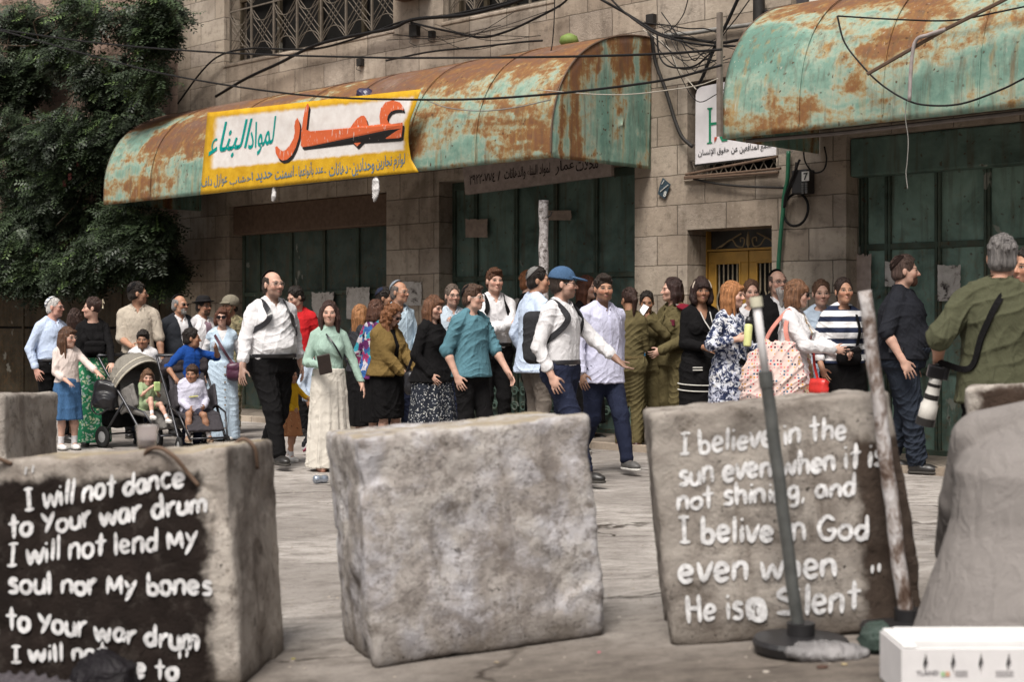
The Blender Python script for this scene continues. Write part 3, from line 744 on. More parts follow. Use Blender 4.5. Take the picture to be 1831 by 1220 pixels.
# ------------------------------------------------------------------ the painted banner
BW = 1.75
bn = tag(empty('shop_banner', WALLM), 'yellow and white tin banner with big orange Arabic name on the rusty awning', 'sign')
C4 = [(358, 348), (743, 306), (752.5, 159), (371, 201)]
def bedge(t):
    """ragged right edge of the banner, photo pixels, t = 0 bottom .. 1 top"""
    P = [(0, (742.5, 307)), (.08, (738, 299)), (.2, (729.5, 283)), (.4, (730, 252)), (.6, (736, 222)), (.8, (747, 193)), (.9, (749.5, 178)), (1, (752.5, 159))]
    for (a, p), (b, q) in zip(P, P[1:]):
        if t <= b: k = (t-a)/(b-a); return (p[0]+(q[0]-p[0])*k, p[1]+(q[1]-p[1])*k)
    return P[-1][1]
def bpt(px, py, off=0.0):
    u, z = wl(px, py, BW); k = sstep(640, 760, px)
    return Vector((u, -BW-off-.05*k*math.sin((py-160)/150*5), z+.0))
V = []; nu, nt = 60, 16
for j in range(nt+1):
    t = j/nt; l = (C4[0][0]+(C4[3][0]-C4[0][0])*t, C4[0][1]+(C4[3][1]-C4[0][1])*t); r = bedge(t)
    for i in range(nu+1):
        s = i/nu; V.append(bpt(l[0]+(r[0]-l[0])*s, l[1]+(r[1]-l[1])*s+.6*mnoise.noise((s*9, t, 0))))
uv = [(i/nu, j/nt) for j in range(nt+1) for i in range(nu+1)]
sheet = MB().add(V, [(j*(nu+1)+i, j*(nu+1)+i+1, (j+1)*(nu+1)+i+1, (j+1)*(nu+1)+i) for j in range(nt) for i in range(nu)]).build('sheet', None, bn, smooth=True)
at_ = sheet.data.attributes.new('banner_uv', 'FLOAT_VECTOR', 'POINT')
for i_, q in enumerate(uv): at_.data[i_].vector = (q[0], q[1], 0)
def banner_mat():
    g = G('painted_tin'); a = g.attr('banner_uv'); x, y, z = g.sep(a); c = g.co()
    wob = g.m2('MULTIPLY', g.m2('SUBTRACT', g.noise(c, 9, 4), .5), .05); y2 = g.m2('ADD', y, wob); x2 = g.m2('ADD', x, g.m2('MULTIPLY', wob, .6))
    inn = g.m2('MULTIPLY', g.m2('MULTIPLY', g.rng(y2, .285, .325), g.rng(y2, .95, .90)), g.m2('MULTIPLY', g.rng(x2, .03, .06), g.rng(x2, .985, .965)))
    yel = g.ramp(g.noise(c, 7, 5, .6), [(.3, (.46, .25, .012)), (.7, (.62, .37, .025))]); wh = g.ramp(g.noise(c, 10, 5), [(.3, (.60, .55, .52)), (.7, (.70, .665, .64))])
    col = g.mix(inn, yel, wh)
    col = g.mix(g.ramp(g.noise(c, 3.1, 6, .7), [(.60, 0), (.76, .75)]), col, (.22, .12, .03))
    col = g.mix(g.ramp(g.noise(g.map(c, (40, 40, 5), rot=(0, R(20), 0)), 1.2, 3), [(.70, 0), (.74, .6)]), col, (.30, .25, .2))
    return g.end(col, .45, g.bump(g.noise(c, 3, 3), .3, .03))
sheet.data.materials.append(banner_mat()); sheet.modifiers.new('thickness', 'SOLIDIFY').thickness = .006
def bcrop(x, y, off): return bpt(340+x/4.161, 150+y/4.161, off)
RA = [(800,250),(815,278),(822,330),(812,400),(790,470),(760,530),(725,562),(690,570),(660,552),(640,515),(636,470),(650,462),(665,482),(690,500),(715,490),(745,455),(770,410),(782,360),(778,315),(785,275)]
AM = [(878,142),(888,165),(882,205),(868,340),(900,352),(1195,326),(1215,295),(1245,257),(1275,237),(1298,235),(1313,255),(1328,310),(1424,300),(1418,240),(1430,180),(1465,136),(1520,122),(1575,138),(1605,170),(1613,198),(1585,193),(1545,195),(1510,207),(1488,235),(1480,265),(1490,288),(1515,300),(1602,288),(1603,305),(1580,395),(1560,403),(1290,420),(1245,465),(1205,425),(840,470),(826,455),(830,360),(845,250),(860,175)]
def scuffed(name, col, wear, wc):
    g = G(name); c = g.co(); sc_ = g.noise(g.map(c, (46, 46, 9), rot=(0, R(-35), 0)), 1.1, 3)
    k = g.mix(g.ramp(g.noise(c, 8, 4), [(.3, 0), (.7, .3)]), col, tuple(x*.75 for x in col))
    return g.end(g.mix(g.ramp(sc_, [(wear, 0), (wear+.03, .8)]), k, wc), .5)
mb = MB()
for pl in (RA, AM): poly_face(mb, [bcrop(x+11, y+23, .004) for x, y in pl])
mb.build('black_shadow_lettering', scuffed('black_paint', (.02, .018, .018), .68, (.4, .35, .33)), bn)
mb = MB()
for pl in (RA, AM): poly_face(mb, [bcrop(x, y, .007) for x, y in pl])
mb.build('orange_lettering', scuffed('orange_paint', (.60, .125, .045), .62, (.62, .5, .45)), bn)
mb = MB(); poly_face(mb, [bcrop(x, y, .010) for x, y in ((1255,305),(1275,335),(1262,362),(1243,335))]); mb.build('white_counter', plain((.66, .62, .6), .5), bn)
mb = MB(); fq = lambda o: (lambda x, y: bpt(340+x/4.161, 150+y/4.161, o))
text_quad(mb, shape_arabic('لمواد'), [(432,545),(610,505),(645,235),(432,300)], fq(.005), .012)
text_quad(mb, shape_arabic('البناء'), [(125,578),(405,530),(470,255),(190,290)], fq(.006), .012)
mb.build('teal_lettering', scuffed('teal_paint', (.0, .27, .24), .75, (.5, .5, .48)), bn)
mb = MB()
for s_, q in (('لوازم نجارين', [(1380,662),(1575,632),(1590,512),(1380,540)]), ('وحدادين', [(1205,690),(1368,665),(1368,540),(1205,560)]), ('دهانات', [(1035,690),(1175,665),(1175,575),(1035,590)]),
              ('عدد بأنواعها', [(808,712),(992,680),(992,575),(808,585)]), ('اسمنت', [(632,715),(772,690),(772,605),(632,630)]), ('حديد', [(490,738),(612,718),(612,635),(490,665)]),
              ('أخشاب', [(295,760),(470,728),(470,655),(295,690)]), ('عوازل دلف', [(85,790),(278,755),(278,660),(85,695)]), ('-', [(1186,632),(1198,630),(1198,624),(1186,626)]), ('-', [(1000,660),(1013,658),(1013,651),(1000,653)]), ('-', [(784,680),(797,678),(797,671),(784,673)])):
    text_quad(mb, shape_arabic(s_), q, fq(.005), .008)
mb.build('blue_lettering', scuffed('blue_paint', (.10, .17, .24), .66, (.45, .28, .05)), bn)

# board under the awning
BD = .10
ib = tag(empty('shop_board', WALLM), 'shaded pale shop board with dark Arabic lettering under the rusty awning', 'sign')
def qd(px, py, off=0.0): u, z = wl(px, py, BD); return Vector((u, -BD-off, z))
q = [qd(832, 348), qd(1093, 314), qd(1093, 262), qd(826, 286)]
bvec = lambda l: [l[0], l[1], l[2], l[3]]
mb = MB(); mb.add(q+[p+Vector((0, .05, 0)) for p in q], [(0, 1, 2, 3), (7, 6, 5, 4), (0, 4, 5, 1), (1, 5, 6, 2), (2, 6, 7, 3), (3, 7, 4, 0)]); mb.build('board', plain((.36, .30, .27), .6), ib)
q = [qd(825, 287), qd(1100, 261), qd(1100, 225), qd(822, 245)]
mb = MB(); mb.add(q+[p+Vector((0, .05, 0)) for p in q], [(0, 1, 2, 3), (7, 6, 5, 4), (0, 4, 5, 1), (1, 5, 6, 2), (2, 6, 7, 3), (3, 7, 4, 0)]); mb.build('upper_board', plain((.30, .22, .20), .6), ib)
mb = MB(); fb = lambda px, py: qd(px, py, .004)
text_quad(mb, shape_arabic('محلات'), [(1030,307),(1070,301),(1070,277),(1030,283)], fb, .01)
text_quad(mb, shape_arabic('عمار'), [(993,314),(1027,305),(1027,284),(993,288)], fb, .01)
text_quad(mb, shape_arabic('لمواد البناء والدهانات'), [(902,326),(984,314),(984,290),(902,302)], fb, .01)
text_quad(mb, '/', [(890,324),(895,323),(895,305),(890,306)], fb, .01)
text_quad(mb, '٢٩٢٢-٧٧٤', [(840,331),(886,325),(886,308),(840,313)], fb, .01)
for k in range(4): mb.tube([fb(840+k*8, 292-k*1.0), fb(844+k*8, 284-k), fb(848+k*8, 291-k)], .012, 5)
mb.build('lettering', plain((.035, .025, .025), .6), ib)

# white board over the door
hb = tag(empty('office_sign', WALLM), 'white board with green and red initials and Arabic line above ochre door', 'sign')
def hq(px, py, off=0.0): u, z = wl(px, py, -.02); return Vector((u, .02-off, z))
pl = [(1245, 294), (1384, 278), (1420, 273), (1420, 120), (1300, 146), (1256, 155), (1249, 160), (1246, 170)]
mb = MB(); fr_ = [hq(*p) for p in pl]; poly_face(mb, fr_); mb.build('board', plain((.66, .63, .64), .5, 0, .06), hb).modifiers.new('thickness', 'SOLIDIFY').thickness = .02
MB().tube([hq(1243, 296, .01), hq(1386, 280, .01)], .010, 6).build('lower_rail', M_IRON, hb)
def hc(x, y, o=.004): return hq(1220+x/6.1, 130+y/6.1, o+.022)
mb = MB()
for q in ([(283,778),(342,772),(342,758),(328,757),(328,402),(345,398),(345,380),(288,386),(288,400),(305,405),(305,760),(283,765)], [(328,575),(420,560),(420,535),(328,545)]): poly_face(mb, [hc(*p) for p in q])
poly_face(mb, [hc(*p, .005) for p in [(420,700),(470,695),(515,740),(450,752)]])
poly_face(mb, [hc(*p, .005) for p in [(420,380),(500,372),(530,420),(530,500),(490,560),(450,570),(470,690),(420,690)]])
mb.build('green_initials', plain((.01, .20, .10), .5), hb)
mb = MB(); poly_face(mb, [hc(*p, .006) for p in [(366,765),(400,700),(366,705)]]); mb.build('red_initial', plain((.5, .07, .03), .5), hb)
mb = MB(); fh = lambda x, y: hc(x, y, .004)
for s_, q in (('الإنسان', [(188,930),(375,905),(375,820),(188,845)]), ('حقوق', [(395,905),(525,880),(525,810),(395,830)]), ('عن', [(548,890),(620,880),(620,810),(548,820)]), ('المدافعين', [(640,885),(850,855),(850,765),(640,790)]), ('تجمع', [(868,860),(990,835),(990,770),(868,785)])):
    text_quad(mb, shape_arabic(s_), q, fh, .012)
mb.build('black_lettering', plain((.015, .015, .02), .5), hb)

# dark blue plate hung on the pillar
np_ = tag(empty('street_plate', WALLM), 'small tilted dark blue tin plate on the stone pier', 'plate')
def nq(px, py, o=.03): u, z = wl(px, py, 0); return Vector((u, -o, z))
mb = MB(); poly_face(mb, [nq(*p) for p in ((1188,318),(1202,330),(1192,356),(1179,347),(1183,331))]); mb.build('plate', plain((.03, .05, .065), .4), np_).modifiers.new('thickness', 'SOLIDIFY').thickness = .006
mb = MB(); text_quad(mb, '8', [(1189,352),(1194,352),(1196,342),(1191,342)], lambda x, y: nq(x, y, .035), .03); mb.tube([nq(1184, 343, .035), nq(1198, 331, .035)], .006, 5); mb.tube([nq(1187, 330, .035), nq(1191, 323, .035)], .005, 5); mb.build('marks', plain((.55, .55, .52), .5), np_)
# meter box 7
bx = tag(empty('meter_box', WALLM), 'black wall box with white number 7 and push buttons', 'meter box')
u0, z0 = wl(1429, 349); u1, z1 = wl(1454, 304); bevel(MB().box(u0, u1+.02, -.14, .0, z0, z1).build('case', plain((.018, .016, .016), .45), bx), .012)
mb = MB(); a = wl(1434, 324, .14); b = wl(1447, 306, .14); mb.box(a[0], b[0], -.146, -.139, a[1], b[1]); mb.build('number_plate', plain((.62, .6, .56), .5), bx)
mb = MB(); text_quad(mb, '7', [(1436.5,322.5),(1444.5,321.5),(1444.5,308),(1436.5,309)], lambda x, y: Vector((wl(x, y, .15)[0], -.150, wl(x, y, .15)[1])), .03); mb.build('number', plain((.02, .02, .02), .5), bx)
for r_ in range(5):
    for c_ in range(2):
        p = W3(1435.5+c_*6.5, 329+r_*4-c_*.6, .142); MB().box(p.x-.012, p.x+.012, p.y-.006, p.y+.004, p.z-.008, p.z+.008).build('button', plain((.10, .095, .09), .4), bx)

# ------------------------------------------------------------------ cables and pipes
def cable(name, pts, r, m, label, cat, w=None, group=None, n=8):
    P = [W3(p[0], p[1], p[2] if len(p) > 2 else w) for p in pts]
    return tag(MB().tube(curve_pts(P, n), r, 6).build(name, m, None, WALLM, smooth=True), label, cat, group)
cable('cable', [(-60, 44), (0, 52), (180, 77), (400, 94), (650, 102), (780, 103), (1000, 101), (1175, 96), (1290, 88)], .0115, M_CABLE, 'upper black cable spanning in front of both awnings and the tree', 'cable', 1.95)
cable('cable', [(-60, 48), (0, 54), (160, 98), (320, 137), (545, 170), (780, 178), (960, 170), (1175, 145), (1290, 116)], .0115, M_CABLE, 'lower black cable sagging across the yellow banner', 'cable', 2.0)
cable('cable', [(318, 185), (360, 128), (395, 98), (450, 86), (520, 88), (580, 84), (660, 60), (720, 38), (800, 27), (900, 5), (940, -8)], .014, M_CABLE, 'thick cable arching under the long grilled window', 'cable', .10)
cable('cable', [(386, 172), (440, 140), (500, 112), (560, 82), (620, 66), (700, 50), (740, 34), (830, 26), (905, 8), (960, -12)], .022, M_CABLE, 'bundled cable climbing diagonally past the window sill', 'cable', .14)
cable('cable', [(735, 40), (800, 55), (860, 66), (905, 56), (950, 36), (1000, 10), (1020, -8)], .014, M_CABLE, 'cable hanging in a shallow loop above the awning roof', 'cable', .12)
cable('cable', [(690, 108), (770, 92), (850, 84), (930, 75), (970, 72)], .012, M_CABLE, 'cable lying along the top edge of the long awning', 'cable', .16)
cable('cable', [(1060, -10), (1110, 18), (1150, 42), (1185, 62), (1230, 68), (1285, 76), (1325, 70)], .016, M_CABLE, 'thick cable swooping to the end of the long awning', 'cable', .2)
cable('cable', [(1085, -10), (1120, 24), (1170, 58), (1215, 72), (1260, 80), (1320, 82)], .012, M_CABLE, 'cable twin following the thick swooping cable', 'cable', .26)
cable('cable', [(1165, 60), (1172, 110), (1190, 160), (1207, 215), (1220, 245), (1238, 262)], .022, M_IRON, 'heavy black hose dropping down the pier to the white board', 'hose', .08)
cable('cable', [(1322, -8), (1300, 40), (1283, 72), (1268, 108), (1255, 140), (1243, 160)], .018, M_CABLE, 'black cable running steeply down to the white board corner', 'cable', .22)
cable('cable', [(1345, -8), (1318, 30), (1296, 58), (1278, 90), (1262, 122)], .007, M_CABLE, 'thin wire beside the steep black cable', 'cable', .3)
cable('cable', [(1175, 62), (1178, 95), (1190, 115), (1215, 121), (1245, 116), (1275, 90), (1290, 80)], .010, M_CABLE, 'dark wire sagging between the awnings below the span', 'cable', .35)
cable('cable', [(1150, 52), (1195, 85), (1210, 118), (1228, 140), (1245, 160)], .006, M_CABLEW, 'pale thin wire looping down to the board', 'cable', .3)
cable('cable', [(960, 160), (1060, 168), (1130, 168), (1200, 160), (1250, 152), (1284, 140)], .005, M_CABLEW, 'pale string crossing the awning end panel', 'string', 1.75)
cable('cable', [(760, 178), (800, 192), (860, 198), (920, 192), (985, 178)], .006, M_CABLEG, 'grey string sagging on the rusty awning front', 'string', 1.70)
cable('cable', [(1232, -8), (1222, 25), (1205, 48), (1188, 58)], .006, M_CABLE, 'thin wire curling up the wall between the awnings', 'cable', .06)
cable('cable', [(992, -8), (990, 50), (984, 95), (968, 120), (954, 142)], .006, M_CABLE, 'thin dark wire dangling over the awning top', 'cable', 1.0)
cable('pipe', [(1185, 63), (1240, 58), (1290, 50), (1330, 45), (1362, 40)], .022, M_CABLEG, 'grey conduit pipe on the wall between the awnings', 'pipe', .05)
cable('drain_pipe', [(1357, -10), (1357, 12), (1357, 44)], .06, M_IRON, 'black iron drainpipe end above the lighter awning', 'pipe', .10, n=3)
cable('cable', [(1366, 20), (1400, 26), (1450, 22), (1520, 12), (1570, 5)], .024, M_CABLE, 'thick cable bunch along the top of the lighter awning', 'cable', .12)
cable('cable', [(1380, 28), (1420, 34), (1470, 26), (1530, 14)], .016, M_IRON, 'second cable tangled over the lighter awning top', 'cable', .2)
cable('cable', [(1497, 28), (1510, 75), (1540, 115), (1575, 150), (1620, 178), (1660, 188), (1720, 185), (1790, 160), (1831, 140), (1880, 120)], .008, M_CABLE, 'loose black wire draped over the lighter awning face', 'cable', 1.74)
cable('cable', [(1621, 178), (1619, 210), (1624, 250), (1622, 290), (1620, 310), (1623, 338)], .004, M_CABLEG, 'pale wire hanging free below the lighter awning', 'cable', 1.72)
cable('cable', [(1498, 28), (1600, 34), (1700, 36), (1780, 22), (1860, 5)], .007, M_CABLE, 'thin wire stretched over the lighter awning shoulder', 'cable', 1.6)
tag(MB().tube([W3(1551, 132, 1.80), W3(1690, 52, 1.80), W3(1790, 2, 1.80), W3(1850, -30, 1.8)], .016, 6).build('timber_rod', M_RUSTPIPE, None, WALLM), 'thin brown rod leaning diagonally on the lighter awning', 'rod')
cable('cable', [(1690, 52), (1660, 62), (1638, 72), (1630, 110), (1626, 180)], .016, plain((.30, .26, .25), .8), 'grey rag rope tied to the brown rod', 'rope', 1.83)
tag(MB().tube([W3(1335, 252, 1.45), W3(1500, 238, 1.45), W3(1831, 200, 1.45), W3(1960, 186, 1.45)], .020, 8).build('steel_rail', plain((.16, .14, .13), .5, .5), None, WALLM), 'long grey steel rail under the lighter awning', 'rail')
u_, _ = wl(1287, 0, 1.68); za, zb_ = wl(1287, 22, 1.68)[1], wl(1287, 244, 1.68)[1]
tag(MB().box(u_-.022, u_+.022, -1.70, -1.694, zb_, za).box(u_+.016, u_+.022, -1.694, -1.66, zb_, za).build('angle_bar', plain((.20, .165, .14), .7, .3), None, WALLM), 'upright rusty angle bar at the open end of the lighter awning', 'bar')
# pipe rack under the white board
for (p, q), lb in zip((((1224, 317), (1396, 301)), ((1226, 312), (1390, 280)), ((1224, 319), (1392, 308))), ('lowest grey pipe under the white board', 'slanting thin pipe under the white board', 'rusty pipe hugging the sill under the white board')):
    tag(MB().tube([W3(*p, .09), W3(*q, .09)], .014, 8).build('pipe', M_RUSTPIPE, None, WALLM), lb, 'pipe')
cable('cable', [(1240, 320), (1280, 328), (1330, 333), (1380, 335), (1408, 336)], .012, M_IRON, 'twisted steel conduit drooping above the door lintel', 'conduit', .06)
cable('cable', [(1410, 270), (1408, 320), (1402, 350), (1400, 380), (1396, 420), (1392, 480), (1390, 560), (1390, 640)], .022, plain((.015, .12, .06), .45), 'green hose pipe running down beside the ochre door', 'hose', .06)
cable('cable', [(1425, 290), (1420, 320), (1408, 345), (1403, 370)], .018, M_IRON, 'black cable bunch dropping beside the number 7 box', 'cable', .10)
cable('cable', [(1430, 285), (1412, 330), (1404, 352), (1402, 372)], .012, M_CABLE, 'second black cable dropping to the green hose', 'cable', .16)
cable('cable', [(1436, 262), (1440, 290), (1455, 308), (1472, 304), (1478, 285), (1474, 262)], .008, M_CABLE, 'short wire loop above the number 7 box', 'cable', .2)
tag(MB().tube([W3(1423+22*math.cos(t), 375+29*math.sin(t)-3*math.cos(t), .05) for t in [i*math.pi/16 for i in range(32)]], .014, 6, closed=True).build('cable_coil', M_CABLE, None, WALLM, smooth=True), 'round coil of black cable on the wall below the number 7 box', 'cable coil')
for (px, py, s_, lb) in ((745, 52, .10, 'small grey junction box beside the first upper window'), (776, 60, .05, 'tiny dark junction box above the awning'), (1168, 33, .07, 'small iron hook bracket high on the wall'), (648, 110, .06, 'little hanging iron clip under the long window')):
    p = W3(px, py, 0); o = MB().box(p.x-s_*.7, p.x+s_*.7, -.07, 0, p.z-s_, p.z+s_*.6).tube([(p.x-s_*.5, -.06, p.z-s_), (p.x-s_*.3, -.09, p.z-s_*1.8), (p.x+s_*.4, -.04, p.z-s_*2.2)], .006, 5).build('junction_box', M_IRON, None, WALLM); bevel(o, .008); tag(o, lb, 'junction box')
p = W3(745, -12, 0); tag(bevel(MB().box(p.x-.3, p.x+.3, -.28, 0, p.z-.02, p.z+.3).box(p.x-.22, p.x+.2, -.22, 0, p.z-.08, p.z-.022).build('air_conditioner_tray', M_RUSTPIPE, None, WALLM), .01), 'rusty bracket tray jutting out at the top of the wall', 'bracket')
wr_ = random.Random(21)
for k in range(12):
    a = (wr_.uniform(1150, 1200), wr_.uniform(20, 75)); b = (wr_.uniform(1255, 1320), wr_.uniform(55, 150)); m_ = ((a[0]+b[0])/2+wr_.uniform(-15, 15), max(a[1], b[1])+wr_.uniform(-25, 35))
    cable('cable', [a, ((a[0]+m_[0])/2, (a[1]+m_[1])/2+wr_.uniform(-6, 14)), m_, ((b[0]+m_[0])/2, (b[1]+m_[1])/2+wr_.uniform(-6, 14)), b], wr_.choice((.004, .005, .007)), wr_.choice((M_CABLE, M_CABLE, M_IRON)), 'thin dark wire in the tangle between the two awnings', 'cable', wr_.uniform(.06, .4), 'thin wires tangled between the two awnings', 6)
for k in range(7):
    a = (wr_.uniform(690, 790), wr_.uniform(30, 90)); b = (wr_.uniform(840, 1010), wr_.uniform(10, 80)); m_ = ((a[0]+b[0])/2, (a[1]+b[1])/2+wr_.uniform(5, 28))
    cable('cable', [a, m_, b], wr_.choice((.004, .006)), M_CABLE, 'thin dark wire drooping on the wall above the long awning', 'cable', wr_.uniform(.05, .2), 'thin wires on the wall above the long awning', 8)
# steel post in front of the middle shopfront
p = at(972, 470, F/172); mb = MB(); zt_ = 1.3+(HY-358)/172
n = 26; mb.tube([(.003*math.sin(i*1.7), .003*math.cos(i*2.3), zt_*i/n) for i in range(n+1)], [.050+.004*math.sin(i*5.1)*(.5 if i % 3 else 1) for i in range(n+1)], 14)
pst = tag(empty('steel_post', Matrix.Translation((p.x, p.y, 0))), 'tall whitish steel post wrapped in peeling tape in front of green shutters', 'post')
def peel():
    g = G('peeling_tape'); c = g.co(); k = g.ramp(g.noise(c, 26, 6, .7, .6), [(.38, (.10, .085, .08)), (.48, (.34, .31, .30)), (.66, (.58, .55, .55))]); return g.end(k, .6, g.bump(g.noise(c, 30, 4), .8, .01))
mb.build('post', peel(), pst, smooth=True); MB().tube([(.04, -.02, zt_-.18), (.07, -.03, zt_-.16), (.085, -.03, zt_-.12)], .008, 5).build('wire_tie', M_IRON, pst)
p = W3(990, 74, .8); tag(MB().lathe([(.0, -.06), (.07, -.05), (.11, 0), (.09, .06), (.03, .09), (0, .095)], 14).build('melon', plain((.16, .22, .06), .6), None, WALLM @ Matrix.Translation((p.x, -.55, 4.37)), smooth=True), 'round green melon-like lump lying on top of the long awning', 'melon')
def heap(name, c, r, m, seed, M=None, wr=.02, h=.012):
    v = Vox([c[i]-r[i]*1.4-.01 for i in range(3)], [c[i]+r[i]*1.4+.01 for i in range(3)], h); rr = random.Random(seed); v.ell(c, r, k=.01)
    for i in range(7): v.ell([c[j]+r[j]*rr.uniform(-.6, .6) for j in range(3)], [r[j]*rr.uniform(.3, .55) for j in range(3)], k=min(.03, min(r)*.4))
    return link(name, v.mesh(name, wr, 17, seed), m, None, M)
tag(heap('plastic_bag', (0, 0, 0), (.12, .10, .09), plain((.03, .025, .06), .35), 3, WALLM @ Matrix.Translation((U(625, 1.5), -1.25, 3.98)), .012, .01), 'dark purple bundle lying on the awning behind the banner', 'bag')
for px, py, a_, lb in ((672, 335, .10, 'torn white plastic scrap hanging from the banner bottom edge'), (490, 347, .06, 'shred of white plastic snagged under the banner centre')):
    p = W3(px, py, 1.72); v = Vox((-.1, -.06, -.2), (.1, .06, .14), .007); v.ell((0, 0, .0), (a_*.55, .02, a_*1.3), k=.01); v.ell((-.02, 0, -a_), (a_*.25, .015, a_*.6), k=.02); v.cap((0, 0, 0), (.01, 0, .13), .006)
    tag(link('plastic_scrap', v.mesh('plastic_scrap', .02, 34, 5), plain((.55, .53, .52), .4, 0, .2), None, WALLM @ Matrix.Translation(p)), lb, 'scrap')

# torn paper on the shutters
def poster(px, py, wpx, hpx, seed, label, m, depth=.20):
    rr = random.Random(seed); pts = []
    for i in range(60):
        t = i/60*4; e = t % 1; k = int(t); j = 1-abs(rr.gauss(0, .06 if k in (1, 2) else .02))
        x, y = [(e-.5, -.5), (.5, e-.5), (.5-e, .5), (-.5, .5-e)][k]; pts.append((px+x*j*wpx, py-y*j*hpx))
    q = []
    for a in pts: u, z = wl(a[0], a[1], -depth); q.append(Vector((u, depth-.006, z)))
    mb = MB(); poly_face(mb, q); o = mb.build('torn_poster', m, None, WALLM); o.modifiers.new('thickness', 'SOLIDIFY').thickness = .003
    return tag(o, label, 'poster', None)
def paper(scale):
    g = G('old_paper'); c = g.co(); k = g.ramp(g.noise(c, scale, 6, .72, .5), [(.36, (.05, .04, .04)), (.44, (.40, .37, .34)), (.7, (.58, .55, .52))]); return g.end(k, .85)
M_PAP = paper(9); M_PAP2 = paper(5)
poster(641, 542, 42, 58, 1, 'white torn poster on the dark shutter beside the girl in mint', M_PAP)
poster(578, 545, 40, 46, 2, 'greyed poster remnant on the dark shutter panel', M_PAP2)
poster(735, 525, 40, 44, 3, 'small printed notice glued to the brown stone pier', M_PAP, -.012)
poster(1698, 506, 42, 66, 4, 'white torn notice on the turquoise shutter near the photographer', M_PAP)
poster(1592, 490, 18, 46, 5, 'narrow torn notice on the turquoise shutter near the man in black', M_PAP)
poster(853, 408, 40, 34, 6, 'peeling pinkish paint patch of paper high on the middle shutter', plain((.28, .22, .18), .8), .20)
poster(1001, 385, 44, 18, 7, 'thin pinkish paper strip high on the middle shutter', plain((.28, .22, .18), .8), .20)
poster(925, 553, 40, 40, 8, 'pale sheet stuck to the middle shutter near the crossed-arms man', M_PAP2)
poster(1542, 512, 34, 118, 9, 'pale pinkish board fixed to the narrow turquoise shutter panel', plain((.40, .32, .28), .7), .205)

